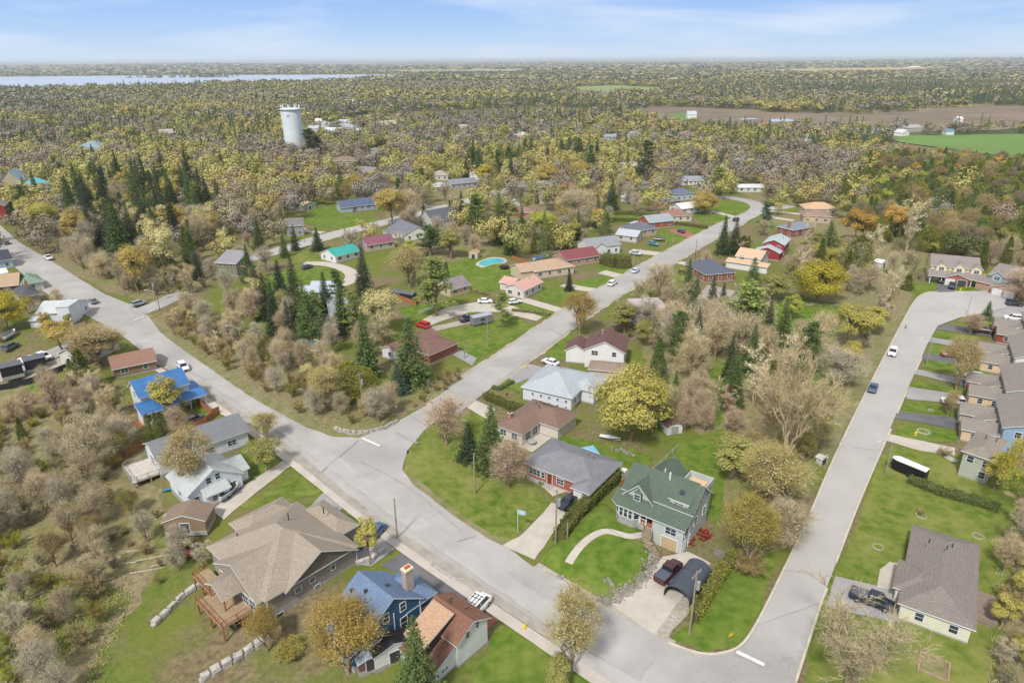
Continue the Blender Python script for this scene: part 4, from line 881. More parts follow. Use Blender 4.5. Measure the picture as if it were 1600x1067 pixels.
# --- the houses of the middle distance: (label, left base corner, right base corner, depth, wall height, roof, slope, roof colour, wall colour, more)
GR, WH, TAN, BRN, BRK, NAV = (148, 150, 154), (228, 228, 224), (206, 178, 146), (140, 118, 108), (158, 92, 76), (92, 104, 128)
TOWN = [
 ('white bungalow with bright teal metal roof', (525, 412), (563, 402), 9, 2.7, 'gx', .42, (62, 172, 160), WH, dict(rk='metal')),
 ('tan brick bungalow with maroon metal roof beside the teal-roofed one', (574, 394), (617, 387), 9, 2.8, 'gx', .45, (142, 88, 104), (196, 176, 160), dict(rk='metal', chim=(2, 5, 5.4, .8))),
 ('white house with grey roof and a lower white wing, right of the maroon roof', (610, 366), (634, 378), 11, 3.2, 'gx', .45, (120, 122, 132), WH, dict(vols=[(2, -4, 9, .01, 2.5, 'sy', .2)])),
 ('pale grey gabled house with charcoal roof on the bend of the upper street', (655, 352), (676, 358), 13, 3.4, 'gy', .75, (98, 102, 112), (200, 196, 190), {}),
 ('blue-grey bungalow with navy shingle roof and white gable trim', (551, 331), (591, 327), 10, 2.8, 'gx', .5, NAV, (166, 180, 190), dict(vols=[(-6, -1, .01, 8, 2.8, 'gx', .5)])),
 ('weathered grey house half hidden by the trees left of the tall lamp', (449, 370), (476, 368), 9, 4.6, 'gx', .5, (126, 122, 122), (160, 156, 154), {}),
 ('green-walled house with a clerestory row of windows and grey shed roof', (340, 430), (372, 432), 8, 4.6, 'sy', .30, (150, 146, 152), (132, 134, 110), {}),
 ('tan cottage with grey-brown metal roof and red steps', (704, 465), (734, 456), 8.5, 2.6, 'gx', .5, (146, 134, 136), (206, 184, 146), dict(rk='metal')),
 ('pale blue barn-like house with light grey roof', (486, 480), (526, 480), 9, 5.0, 'gx', .42, (186, 192, 204), (200, 214, 226), dict(vols=[(-5, 3, .01, 10, 3.4, 'gx', .4)])),
 ('white gabled cottage with grey roof by the turquoise pool', (518, 514), (552, 510), 9, 3.6, 'gx', .85, (150, 152, 158), WH, dict(vols=[(1, -1.5, 5, 4, 4.6, 'gy', .8)])),
 ('brown-roofed white bungalow behind the big corner spruce', (598, 558), (622, 567), 15, 2.7, 'gy', .36, (128, 98, 88), (222, 224, 228), dict(vols=[(5.5, 4, 13, 14, 2.7, 'hip', .38, {'wc': (150, 92, 78), 'wk': 'brick'})])),
 ('bungalow with faded pink roof and a red-brick terrace', (790, 462), (818, 468), 11, 3.0, 'gy', .42, (206, 164, 150), (226, 216, 206), dict(vols=[(-5, 4, .01, 10, 2.7, 'gx', .4)])),
 ('long bungalow with tan-orange hip roof', (836, 437), (896, 428), 10, 2.8, 'hip', .40, (186, 158, 134), (214, 196, 168), dict(vols=[(-5, 1, .01, 9, 3.2, 'gx', .4)])),
 ('bungalow with dark red roof between the tan roof and the white house', (884, 418), (936, 410), 10, 2.8, 'gx', .42, (136, 80, 80), (190, 150, 130), {}),
 ('white house with grey cross-gabled roof beside the dark cedar hedge', (920, 402), (968, 396), 9, 3.8, 'gx', .5, GR, WH, dict(vols=[(1, -2, 7, 4, 3.8, 'gy', .6)])),
 ('low house with pale grey gable roof in front of the charcoal one', (962, 376), (994, 380), 8, 2.7, 'gx', .4, (186, 190, 196), (206, 200, 190), {}),
 ('tan brick bungalow with charcoal hip roof', (988, 372), (1026, 367), 9, 2.8, 'hip', .46, (108, 112, 122), (190, 168, 142), {}),
 ('red brick bungalow with grey gable and a pink paved drive', (1014, 358), (1052, 354), 9, 2.9, 'gx', .48, (158, 166, 170), (166, 84, 66), dict(wk='brick')),
 ('bungalow with brown hip roof and cream brick behind the clipped hedge', (1046, 348), (1080, 346), 10, 2.8, 'hip', .42, (150, 116, 102), (222, 206, 180), {}),
 ('white house with very pale roof beside the orange-budded street tree', (1064, 336), (1096, 332), 9, 2.9, 'gx', .4, (222, 220, 216), WH, {}),
 ('brick bungalow with slate roof behind the pale-roofed house', (1036, 326), (1062, 322), 8, 2.8, 'hip', .42, (120, 126, 140), (172, 100, 78), dict(wk='brick')),
 ('blue-grey house with dark hip roof at the inside of the street bend', (1056, 315), (1082, 312), 9, 3.6, 'hip', .45, (106, 116, 136), (190, 204, 216), {}),
 ('white L-shaped bungalow with grey roof at the edge of the wood', (1066, 290), (1101, 290), 9, 2.8, 'gx', .45, (150, 156, 164), (232, 232, 230), dict(vols=[(-4, 2, 4, 12, 2.8, 'gy', .5)])),
 ('long white bungalow with white metal roof beyond the street bend', (1153, 301), (1195, 301), 8, 2.8, 'gx', .30, (222, 224, 224), (220, 218, 210), dict(rk='metal')),
 ('two-tone house with sandy hip roof against the wood', (1257, 336), (1306, 337), 10, 3.0, 'hip', .42, (206, 172, 138), (220, 204, 180), {}),
 ('brown-tiled house just below the sandy-roofed one', (1254, 348), (1296, 350), 9, 3.2, 'hip', .44, (152, 126, 112), (196, 172, 148), {}),
 ('red brick house with blue-grey roof and tall chimney', (1238, 372), (1270, 366), 8, 3.2, 'hip', .42, (132, 140, 154), (150, 84, 76), dict(wk='brick', chim=(.5, 3, 6.2, 1.0))),
 ('barn-red two-storey house with pale grey roof and white trim', (1191, 400), (1222, 404), 11, 5.2, 'gy', .42, (180, 192, 192), (158, 58, 62), dict(vols=[(-2.0, -4.5, 6.8, .01, 3.0, 'gy', .38)])),
 ('white split-level house with salmon-tan roofs', (1148, 418), (1186, 424), 10, 4.4, 'gx', .38, (212, 178, 150), WH, dict(vols=[(-2.5, -2.5, 12, .01, 2.6, 'sy', .25)])),
 ('brick bungalow with big dark slate hip roof', (1102, 442), (1146, 438), 14, 2.8, 'hip', .46, (96, 100, 114), (158, 96, 74), dict(wk='brick')),
 ('bungalow with taupe roof and white gable end beside the lone spruce', (1088, 480), (1128, 490), 13, 2.7, 'gx', .42, (160, 148, 140), (222, 214, 200), {}),
 # farther houses, among the trees
 ('brown hip-roofed house on the hill left of the upper street', (516, 262), (558, 262), 12, 4.5, 'hip', .4, BRN, (176, 148, 130), {}),
 ('grey-roofed house below the brown hip roof on the hill', (546, 276), (582, 278), 11, 3.2, 'gx', .5, (140, 136, 136), (196, 188, 180), {}),
 ('white-fronted house with grey roof near the pale stump', (567, 245), (588, 246), 10, 3.2, 'gy', .5, (140, 138, 140), WH, {}),
 ('tan hip-roofed bungalow right of the mid-town cedars', (673, 282), (700, 282), 10, 3.0, 'hip', .45, (172, 158, 146), (214, 206, 196), {}),
 ('long grey bungalow beside the yellow roadside trees', (705, 296), (746, 292), 9, 3.0, 'gx', .42, (138, 138, 146), (176, 176, 176), {}),
 ('low bungalow with pale silver roof beside the long grey one', (681, 301), (704, 298), 8, 2.8, 'hip', .4, (190, 196, 200), (200, 196, 190), {}),
 ('small white house with orange-tan roof beside the round yellow tree', (734, 282), (750, 282), 8, 3.6, 'gy', .4, (210, 186, 160), WH, {}),
 ('white cottage with brown roof deep in the mid-town trees', (673, 252), (685, 253), 8, 3.0, 'gx', .4, BRN, WH, {}),
 ('wide tan bungalow with brown roof by the sunlit lane', (836, 302), (866, 303), 10, 3.0, 'hip', .4, (158, 128, 112), (214, 196, 176), {}),
 ('brown-roofed bungalow with brick chimney right of the orange tree', (872, 302), (902, 300), 10, 3.0, 'hip', .45, (146, 108, 96), (180, 150, 134), {}),
 ('red brick bungalow with brown roof in the bare trees', (808, 342), (836, 342), 9, 2.8, 'hip', .4, (150, 120, 112), (176, 88, 70), dict(wk='brick')),
 ('tan bungalow among bare trees above the red brick one', (846, 320), (870, 318), 9, 2.8, 'gx', .4, (168, 140, 124), (216, 200, 180), {}),
 ('white-gabled house at the end of the short lane', (798, 326), (812, 324), 9, 2.8, 'gy', .5, (196, 192, 188), WH, {}),
 ('small white garage beside the clipped hedges', (978, 318), (992, 317), 6, 2.6, 'gy', .45, (196, 200, 204), WH, dict(cat='garage')),
 ('tiny tan shed beside the white garage', (1003, 317), (1009, 316), 4, 2.2, 'gx', .45, (196, 180, 150), (210, 190, 160), dict(cat='shed')),
 ('grey-roofed bungalow behind the tall central spruces', (1003, 295), (1016, 294), 9, 2.8, 'hip', .4, (130, 126, 124), (170, 160, 150), {}),
 ('white two-gabled house with pale roof in the far trees', (976, 268), (996, 266), 9, 3.0, 'gx', .5, (222, 222, 220), WH, {}),
 ('grey house with white front far behind the spruces', (946, 222), (966, 221), 9, 4.0, 'gx', .5, (150, 160, 172), (220, 222, 224), {}),
 ('pale-roofed house beside the grey one far behind the spruces', (988, 217), (1002, 216), 9, 3.6, 'gx', .5, (170, 178, 186), (206, 206, 206), {}),
 ('cream house with sandy roof among the orange trees', (808, 222), (828, 222), 10, 4.0, 'gx', .5, (206, 178, 150), (226, 220, 206), {}),
 ('white bungalow below the sandy-roofed cream house', (804, 216), (826, 214), 8, 2.8, 'hip', .4, (220, 222, 222), WH, {}),
 ('white house with blue-grey roof on the far wooded slope', (537, 164), (552, 164), 12, 5.0, 'gx', .5, (200, 210, 222), (236, 236, 236), {}),
 ('white outbuilding beside the far white house', (560, 166), (572, 165), 9, 3.4, 'gx', .4, (230, 230, 230), (226, 226, 226), {}),
 ('white gabled house in the far trees right of the water tower', (600, 202), (622, 200), 12, 4.5, 'gx', .6, (190, 186, 176), (230, 230, 228), {}),
 ('grey-roofed white house at the far left of the water tower', (251, 217), (272, 216), 11, 5.0, 'gx', .6, (180, 170, 162), (222, 216, 206), {}),
 ('large grey roofed hall with teal sheen at the left', (122, 244), (158, 244), 16, 6.5, 'hip', .5, (140, 158, 166), (196, 196, 192), {}),
 ('grey-brown cottage beyond the old pale trunk', (716, 206), (732, 206), 10, 4.0, 'gx', .6, (170, 160, 156), (206, 204, 206), {}),
 ('brown farmhouse against the tilled field', (1068, 215), (1086, 214), 10, 3.4, 'hip', .4, (148, 122, 112), (190, 170, 150), {}),
 ('white farmhouse on the edge of the tilled field', (1074, 187), (1088, 187), 12, 6.0, 'gx', .6, (190, 196, 204), (236, 236, 236), {}),
 ('grey bungalow beside the dark hedge at the field road', (1362, 208), (1380, 208), 10, 3.2, 'gx', .4, (140, 146, 158), (200, 200, 200), {}),
 ('white cottage left of the row of dark firs', (1410, 214), (1420, 213), 9, 3.6, 'gy', .5, (206, 206, 206), (236, 236, 236), {}),
 ('long low barn behind the row of dark firs', (1414, 207), (1440, 206), 14, 4.0, 'gx', .35, (176, 170, 166), (196, 190, 184), dict(cat='barn')),
 ('white cottage with teal roof right of the row of dark firs', (1478, 212), (1490, 212), 8, 3.8, 'gx', .5, (110, 140, 146), (232, 236, 240), {}),
 ('white farm shed near the field edge at far right', (1496, 192), (1504, 192), 10, 4.4, 'gx', .4, (226, 226, 226), (230, 228, 224), dict(cat='barn')),
 ('pale house at the far right edge of the town', (1258, 222), (1268, 222), 8, 5.0, 'gy', .6, (186, 190, 200), (232, 234, 238), {}),
 ('white gable beside the tall fir at the town edge', (1276, 218), (1290, 217), 9, 3.4, 'gx', .4, (206, 204, 202), (230, 230, 228), {}),
 ('far white-roofed barn on the ridge at right', (1424, 108), (1440, 107), 40, 9, 'gx', .3, (236, 236, 238), (226, 226, 226), dict(cat='barn')),
 ('farthest pale barn on the wooded ridge', (1344, 106), (1350, 105.5), 40, 9, 'gx', .3, (236, 236, 238), (226, 226, 226), dict(cat='barn')),
 ('sandy barn right of the white-roofed ridge barn', (1454, 106.5), (1461, 106), 40, 9, 'gx', .3, (220, 196, 170), (216, 196, 176), dict(cat='barn')),
 ('far white sheds on the opposite shore of the lake', (472, 107.5), (482, 107.3), 40, 9, 'gx', .3, (236, 236, 238), (226, 226, 226), dict(cat='barn')),
 ('white boathouse on the near shore of the lake', (432, 136), (444, 135.5), 14, 6, 'gx', .3, (232, 234, 236), (236, 236, 236), dict(cat='boathouse')),
 ('white farm buildings beyond the pasture', (1050, 128), (1060, 127), 25, 6, 'gx', .4, (236, 236, 238), (230, 230, 230), dict(cat='barn')),
]
for lab, A, B, D, h, ro, p, rc, wc, kw in TOWN:
    big = B[0] - A[0] > 16
    House(lab, A, B, 0, D=D, h=h, roof=ro, p=p, rc=rc, wc=wc, vents=1 if A[1] > 300 else 0, win=big, name={'barn': 'barn', 'shed': 'shed', 'garage': 'garage'}.get(kw.get('cat'), 'house'), **kw)
# the cluster of pale grey roofs right of the water tower
for k, (x, y, wpx, rc, lab) in enumerate([(486, 207, 22, (186, 190, 196), 'long pale grey roof in the cluster right of the water tower'), (506, 200, 18, (170, 174, 182), 'grey gabled house in the cluster right of the water tower'), (520, 211, 26, (206, 212, 220), 'broad silver-roofed building in the cluster right of the water tower'),
      (544, 206, 24, (158, 166, 178), 'slate-roofed building in the cluster right of the water tower'), (538, 197, 18, (178, 190, 206), 'blue-grey roofed house at the back of the cluster right of the water tower'), (562, 210, 20, (196, 198, 202), 'last grey roof on the right of the cluster by the water tower'), (498, 195, 12, (226, 220, 214), 'white gable at the back of the cluster right of the water tower')]):
    House(lab, (x - wpx / 2, y), (x + wpx / 2, y), 0, D=12, h=4.0, roof='gx' if k % 2 == 0 else 'hip', p=.45, rc=rc, wc=(214, 214, 214), win=False, vents=0)
# ------------------------------------------------------------------ trees: each kind a few shapes of trunk and crown, 10 m tall, copied and scaled
M_BARK = mat('bark', (168, 152, 134), (128, 114, 98), 2.5, rough=0.95, spec=0.05, tint=True)
M_PALEBARK = mat('pale_bark', (182, 172, 152), (146, 136, 118), 1.5, rough=0.95, spec=0.05, tint=True)
M_TWIG = mat('twigs', (214, 204, 180), (182, 172, 148), 0.8, rough=0.95, spec=0.05, tint=True, rand=0.12)
M_LEAF = mat('spring_leaves', (255, 255, 255), (226, 228, 220), 0.55, (206, 210, 196), 1.6, rough=0.8, spec=0.1, tint=True, rand=0.12, translucent=0.35, k=0.9, detail=3)
M_NEEDLE = mat('needles', (255, 255, 255), (206, 212, 206), 0.9, (236, 238, 210), 1.5, rough=0.8, spec=0.12, tint=True, rand=0.15, translucent=0.15, k=0.9, detail=3, mixf=0.4)

def np_mesh(name, V, F4=None, F3=None, mats=(), mi=None):
    me = bpy.data.meshes.new(name)
    n4 = 0 if F4 is None else len(F4); n3 = 0 if F3 is None else len(F3)
    me.vertices.add(len(V)); me.vertices.foreach_set('co', np.asarray(V, np.float32).ravel())
    lv = np.concatenate([np.asarray(x, np.int32).ravel() for x in (F4, F3) if x is not None and len(x)])
    me.loops.add(len(lv)); me.loops.foreach_set('vertex_index', lv)
    me.polygons.add(n4 + n3)
    st = np.concatenate([np.arange(n4) * 4, n4 * 4 + np.arange(n3) * 3]).astype(np.int32)
    me.polygons.foreach_set('loop_start', st)
    for x in mats: me.materials.append(x)
    if mi is not None: me.polygons.foreach_set('material_index', np.asarray(mi, np.int32))
    me.update(calc_edges=True); me.validate(); return me
class TB:
    """collects limbs (tapered tubes), twigs (slim blades) and leaves (small faces)"""
    def __init__(s, seed): s.r = np.random.default_rng(seed); s.limb = []; s.tw = []; s.lf = []
    def unit(s, n):
        v = s.r.normal(size=(n, 3)); return v / np.linalg.norm(v, axis=1, keepdims=True)
    def seg(s, a, b, r0, r1): s.limb.append((np.array(a, float), np.array(b, float), r0, r1))
    def path(s, a, b, r0, r1, n=3, sag=0.5, jit=0.15):
        a = np.array(a, float); b = np.array(b, float); p0 = a; d = np.linalg.norm(b - a)
        for k in range(1, n + 1):
            t = k / n; p = a + (b - a) * t; p[2] += sag * math.sin(math.pi * t); 
            if k < n: p = p + s.r.normal(size=3) * jit * d * 0.3
            s.seg(p0, p, r0 + (r1 - r0) * (k - 1) / n, r0 + (r1 - r0) * t); p0 = p
        return p0
    def twigs(s, C, D, ln, wd):
        """blades from points C along directions D"""
        n = len(C); L_ = s.r.uniform(.6, 1.3, (n, 1)) * ln; D = D / np.linalg.norm(D, axis=1, keepdims=True)
        side = np.cross(D, s.unit(n)); side /= np.linalg.norm(side, axis=1, keepdims=True) + 1e-9
        s.tw.append(np.stack([C - side * wd / 2, C + side * wd / 2, C + D * L_], 1))
    def leaves(s, C, size, flat=0.0, aspect=0.6, nrm=None):
        n = len(C); u = s.unit(n); u[:, 2] *= (1 - flat)
        if nrm is not None: u = np.cross(nrm, u)                 # faces look outward, so a crown shades as one body
        u /= np.linalg.norm(u, axis=1, keepdims=True) + 1e-9
        v = np.cross(u, s.unit(n) if nrm is None else nrm); v[:, 2] *= (1 - flat); v /= np.linalg.norm(v, axis=1, keepdims=True) + 1e-9
        z = s.r.uniform(.6, 1.4, (n, 1)) * size; u = u * z / 2; v = v * z / 2 * aspect
        s.lf.append(np.stack([C - u, C - v * 1.0, C + u, C + v], 1))
    def trunk_mesh(s, name, m, n=5):
        V = []; F = []
        for a, b, r0, r1 in s.limb:
            d = b - a; l_ = np.linalg.norm(d)
            if l_ < 1e-5: continue
            d /= l_; u = np.cross(d, (1, 0, 0) if abs(d[0]) < .8 else (0, 1, 0)); u /= np.linalg.norm(u); v = np.cross(d, u); i = len(V)
            kk = n if r0 > 0.05 else 3
            for c, q in ((a, r0), (b, r1)):
                for k in range(kk):
                    t = 2 * math.pi * k / kk; V.append(c + (u * math.cos(t) + v * math.sin(t)) * q)
            for k in range(kk): F.append((i + k, i + (k + 1) % kk, i + kk + (k + 1) % kk, i + kk + k))
        return np_mesh(name, V, F, None, [m])
    def crown_mesh(s, name, mt, ml):
        V = []; F4 = F3 = None; nv = 0; mi = []
        if s.lf:
            q = np.concatenate(s.lf); V.append(q.reshape(-1, 3)); F4 = np.arange(len(q) * 4).reshape(-1, 4); nv = len(q) * 4; mi += [1] * len(q)
        if s.tw:
            q = np.concatenate(s.tw); V.append(q.reshape(-1, 3)); F3 = np.arange(len(q) * 3).reshape(-1, 3) + nv; mi += [0] * len(q)
        return np_mesh(name, np.concatenate(V), F4, F3, [mt, ml], mi)

def broadleaf(seed, rx=3.6, zc=6.2, rz=3.9, lobes=26, leaf=2600, size=0.30, twig=900, clear=2.0, fork=False, low=0.3, spread=0.95, twl=0.8, tww=0.035, rl=(.20, .34)):
    t = TB(seed); r = t.r
    t.path((0, 0, -0.3), (r.normal() * .15, r.normal() * .15, clear), 0.20, 0.16, 2, 0, .05)
    tops = []
    nl = 5 if fork else 1
    for k in range(nl):
        a = 2 * math.pi * (k + r.uniform(-.2, .2)) / nl; q = (math.cos(a) * rx * .28 * (nl > 1), math.sin(a) * rx * .28 * (nl > 1), zc + rz * r.uniform(.35, .75))
        tops.append((np.array((0, 0, clear)), np.array(q))); t.path((0, 0, clear), q, 0.13 if nl > 1 else .15, 0.03, 4, 0.1, .2)
    C = t.unit(lobes) * (r.uniform(.25, 1, (lobes, 1)) ** .45) * spread; C[:, 2] = np.where(C[:, 2] < -low * 2, -C[:, 2] * .4, C[:, 2])
    C = C * np.array([rx, rx, rz]) * .80 + np.array([0, 0, zc]); RL = r.uniform(*rl, lobes) * rx
    for c, rl in zip(C, RL):
        a0, b0 = tops[r.integers(len(tops))]; f = np.clip((c[2] - clear) / max(.1, (b0[2] - clear)) * .55, .05, .85); s0 = a0 + (b0 - a0) * f
        t.path(s0, c, 0.065, 0.02, 3, .25, .25)
        k = 7; D = t.unit(k); D[:, 2] = np.abs(D[:, 2]) * .7 + .1
        for d in D: t.path(c, c + d * rl * .9, 0.022, 0.008, 2, 0, .2)
    if twig:
        w_ = r.integers(0, lobes, twig); D = t.unit(twig); D[:, 2] = D[:, 2] * .6 + .35
        out = (C[w_] - np.array([0, 0, zc - 1.5])); out /= np.linalg.norm(out, axis=1, keepdims=True)
        t.twigs(C[w_] + t.unit(twig) * RL[w_][:, None] * r.uniform(0, .95, (twig, 1)), D + out * .6, twl, tww)
    if leaf:
        p = RL ** 2 / (RL ** 2).sum(); w_ = r.choice(lobes, leaf, p=p)
        o_ = t.unit(leaf); ctr = C[w_] - np.array([0, 0, zc - 1.2]); ctr /= np.linalg.norm(ctr, axis=1, keepdims=True)
        t.leaves(C[w_] + o_ * RL[w_][:, None] * (r.uniform(.1, 1, (leaf, 1)) ** .5) * np.array([1, 1, .85]), size, nrm=o_ * .6 + ctr * .5 + t.unit(leaf) * .45 + np.array([0, 0, .25]))
    return t
def multi(seed, stems=6, h=8.5, rx=2.5, leaf=0, twig=2600, size=.28, lean=.35, tww=.03, twl=.9):
    """several slim stems from one root, brush or birch clump"""
    t = TB(seed); r = t.r; tips = []
    for k in range(stems):
        a = 2 * math.pi * (k + r.uniform(-.3, .3)) / stems; hh = h * r.uniform(.6, 1.1); e = np.array((math.cos(a) * rx * r.uniform(.3, .9), math.sin(a) * rx * r.uniform(.3, .9), hh))
        t.path((math.cos(a) * .15, math.sin(a) * .15, -.2), e, .085, .015, 4, .3, .12)
        for j in range(9):
            f = r.uniform(.3, .95); s0 = e * f; d = t.unit(1)[0]; d[2] = abs(d[2]) * .8 + .35; q = s0 + d * r.uniform(.5, 1.7); t.path(s0, q, .025, .007, 2, 0, .2); tips.append((s0, q))
    A = np.array([x[0] for x in tips]); B = np.array([x[1] for x in tips])
    w_ = r.integers(0, len(A), twig); f = r.uniform(.1, 1.0, (twig, 1)); c = A[w_] * (1 - f) + B[w_] * f
    D = (B - A)[w_] * .5 + t.unit(twig) * .6 + np.array([0, 0, .25]); t.twigs(c, D, twl, tww)
    if leaf:
        w_ = r.integers(0, len(A), leaf); f = r.uniform(.3, 1.25, (leaf, 1)); t.leaves(A[w_] * (1 - f) + B[w_] * f + t.unit(leaf) * .35, size)
    return t
def conifer(seed, rx=1.9, levels=26, power=.85, droop=.35, n=3600, size=.34, start=.7, gap=0.0):
    t = TB(seed); r = t.r; t.seg((0, 0, -.3), (0, 0, 5), .17, .10); t.seg((0, 0, 5), (0, 0, 9.9), .10, .02)
    for k in range(levels):
        f = k / (levels - 1); z = start + (9.7 - start) * f; rad = rx * ((1 - f) ** power) * r.uniform(.85, 1.12) + .10; nb = int(6 + 5 * (1 - f))
        if gap and r.uniform() < gap: rad *= .55
        a0 = r.uniform(0, 7)
        for j in range(nb):
            a = a0 + 2 * math.pi * (j + r.uniform(-.3, .3)) / nb; rr = rad * r.uniform(.75, 1.15); e = np.array((math.cos(a) * rr, math.sin(a) * rr, z - droop * rr * .6)); s0 = np.array((0, 0, z))
            t.seg(s0, e, .03, .008)
            m = max(4, int(n / levels / nb * (.35 + 1.3 * (1 - f)))); q = r.uniform(.12, 1.05, (m, 1)) ** .7
            c = s0 + (e - s0) * q; c[:, 2] += .12 * np.sin(np.pi * q[:, 0]) - .05; c += r.normal(size=(m, 3)) * np.array([.10, .10, .06]) * (1 + rr * .5)
            t.leaves(c, size * (.55 + .5 * (1 - f)), .45, .55)
    t.leaves(np.array([[0, 0, 9.75 + .09 * i] for i in range(4)]), .2)
    return t
def pine(seed, rx=2.4, n=3000, size=.34):
    t = TB(seed); r = t.r; t.path((0, 0, -.3), (.1, .05, 9.7), .18, .03, 5, 0, .03)
    for k in range(34):
        f = (k + r.uniform()) / 34; z = 2.0 + 7.6 * f; a = r.uniform(0, 6.28); rr = rx * (1 - .75 * f ** 1.6) * r.uniform(.45, 1.1); e = np.array((math.cos(a) * rr, math.sin(a) * rr, z + .25 * rr)); t.path((0, 0, z - .2), e, .045, .012, 2, .1, .1)
        m = n // 34; q = r.uniform(.25, 1.1, (m, 1)); c = np.array((0, 0, z)) * (1 - q) + e * q + r.normal(size=(m, 3)) * np.array([.30, .30, .14]); t.leaves(c, size, .3, .45)
    return t
def cedar(seed, rx=1.5, n=3600, size=.30, point=1.2, base=.3, round_=False):
    t = TB(seed); r = t.r; t.seg((0, 0, -.3), (0, 0, 7), .14, .05)
    z = r.uniform(0, 1, n) ** 1.1; prof = (np.sin(np.pi * np.clip(z * .93 + .10, 0, 1)) ** .55) if round_ else ((1 - z) ** (1 / point) * .95 + .05) * np.clip(z * 9 + .45, 0, 1)
    a = r.uniform(0, 6.283, n); lump = 1 + .22 * np.sin(a * 3 + z * 13 + seed) + .14 * np.sin(a * 7 - z * 27)
    rad = rx * prof * lump * (r.uniform(.35, 1, n) ** .35); c = np.stack([np.cos(a) * rad, np.sin(a) * rad, base + z * (9.8 - base)], 1) + r.normal(size=(n, 3)) * .16
    t.leaves(c, size, 0, .5); return t
def willow(seed, leaf=6500):
    t = broadleaf(seed, 4.2, 6.0, 3.6, 26, 0, .3, 0, 2.2, True); r = t.r
    n = 420; a = r.uniform(0, 6.283, n); q = r.uniform(.2, 1, n) ** .5; S = np.stack([np.cos(a) * 4.3 * q, np.sin(a) * 4.3 * q, 6.2 + 3.3 * np.sqrt(np.clip(1 - q * q * .9, 0, 1)) + r.normal(size=n) * .2], 1)
    ln = r.uniform(1.5, 5.0, n) * (.4 + .6 * q); w_ = r.integers(0, n, leaf); f = r.uniform(0, 1, leaf); c = S[w_] + np.stack([np.cos(a[w_]) * .5 * f, np.sin(a[w_]) * .5 * f, -np.minimum(ln[w_] * f, S[w_][:, 2] - .4)], 1)
    t.leaves(c + r.normal(size=(leaf, 3)) * .07, .26, 0, .4); return t
def tall_bare(seed):
    t = TB(seed); r = t.r; tips = []
    t.path((0, 0, -.3), (0, 0, 1.3), .30, .25, 2, 0, .03)
    def grow(p, d, ln, rad, lv):
        d = d / np.linalg.norm(d); e = p + d * ln; m = (p + e) / 2 + r.normal(size=3) * ln * .06; t.seg(p, m, rad, rad * .85); t.seg(m, e, rad * .85, rad * .68)
        if lv == 0: tips.append((p, e)); return
        for k in range(3 if lv > 1 else 4):
            dd = d + t.unit(1)[0] * (.5 + .12 * (4 - lv)); dd[2] = dd[2] * .85 + .30; grow(e if k < 2 else m, dd, ln * r.uniform(.62, .85), rad * r.uniform(.5, .66), lv - 1)
        tips.append((m, e))
    for k in range(5):
        a = 2 * math.pi * k / 5 + r.uniform(-.3, .3); grow(np.array((0, 0, 1.2)), np.array((math.cos(a) * r.uniform(.25, .55), math.sin(a) * r.uniform(.25, .55), 1.2)), r.uniform(2.2, 3.0), .125, 4)
    A = np.array([x[0] for x in tips]); B = np.array([x[1] for x in tips]); n = 7000; w_ = r.integers(0, len(A), n); f = r.uniform(.2, 1, (n, 1))
    t.twigs(A[w_] * (1 - f) + B[w_] * f, (B - A)[w_] / np.linalg.norm((B - A)[w_], axis=1, keepdims=True) + t.unit(n) * .8, .55, .022)
    # bring to 10 m tall
    hh = max(b[2] for _, b, _, _ in t.limb) + .3; s_ = 10 / hh
    t.limb = [(a * s_, b * s_, r0 * s_, r1 * s_) for a, b, r0, r1 in t.limb]; t.tw = [q * s_ for q in t.tw]; return t

PROTO = {}
def proto(kind, builders, bark, name):
    lst = []
    for k, t in enumerate(builders):
        V = (np.concatenate([q.reshape(-1, 3) for q in t.lf + t.tw]))
        wd = np.percentile(np.hypot(V[:, 0], V[:, 1]), 97) * 2
        lst.append((t.trunk_mesh(name + '_trunk', bark), t.crown_mesh(name + '_crown', M_TWIG, M_NEEDLE if kind in ('spruce', 'pine', 'cedar', 'cedar_column', 'cedar_round') else M_LEAF), wd))
    PROTO[kind] = (lst, name)
proto('bud', [broadleaf(11, leaf=5600, size=.28), broadleaf(12, 3.2, 6.0, 4.0, 28, 4600, .28, fork=True), broadleaf(13, 3.9, 5.8, 3.9, 36, 6400, .27, low=.25), broadleaf(14, 2.9, 6.1, 3.9, 24, 4200, .28, 900, fork=True)], M_BARK, 'deciduous_tree')
proto('lush', [broadleaf(21, 4.4, 5.6, 4.5, 70, 13000, .24, 1500, 1.5, low=.45, spread=1.05), broadleaf(22, 4.2, 5.7, 4.3, 60, 11000, .25, 1500, 1.6, True, low=.4, spread=1.03)], M_BARK, 'deciduous_tree')
proto('airy', [broadleaf(31, 3.0, 5.9, 4.1, 40, 3400, .13, 6000, 1.0, True, twl=.9, tww=.022, rl=(.32, .5)), broadleaf(32, 2.7, 5.9, 4.1, 36, 3000, .13, 5600, .9, True, twl=.9, tww=.022, rl=(.32, .5))], M_BARK, 'deciduous_tree')
proto('bare', [broadleaf(41, 3.3, 5.3, 4.7, 46, 300, .16, 5600, .9, True, twl=.95, tww=.024, rl=(.34, .52)), broadleaf(42, 2.9, 5.5, 4.5, 40, 0, .2, 5000, 1.0, True, twl=.95, tww=.024, rl=(.34, .52)), multi(43, 6, 9.0, 2.6, 0, 5000, tww=.024, twl=.8), broadleaf(44, 3.6, 5.2, 4.8, 46, 350, .16, 5400, .8, True, twl=.95, tww=.024, rl=(.34, .5))], M_BARK, 'bare_tree')
proto('birch', [multi(51, 5, 9.4, 1.7, 500, 1900, .22, tww=.022, twl=.8), multi(52, 4, 9.4, 1.5, 350, 1700, .22, tww=.022, twl=.8)], M_PALEBARK, 'bare_tree')
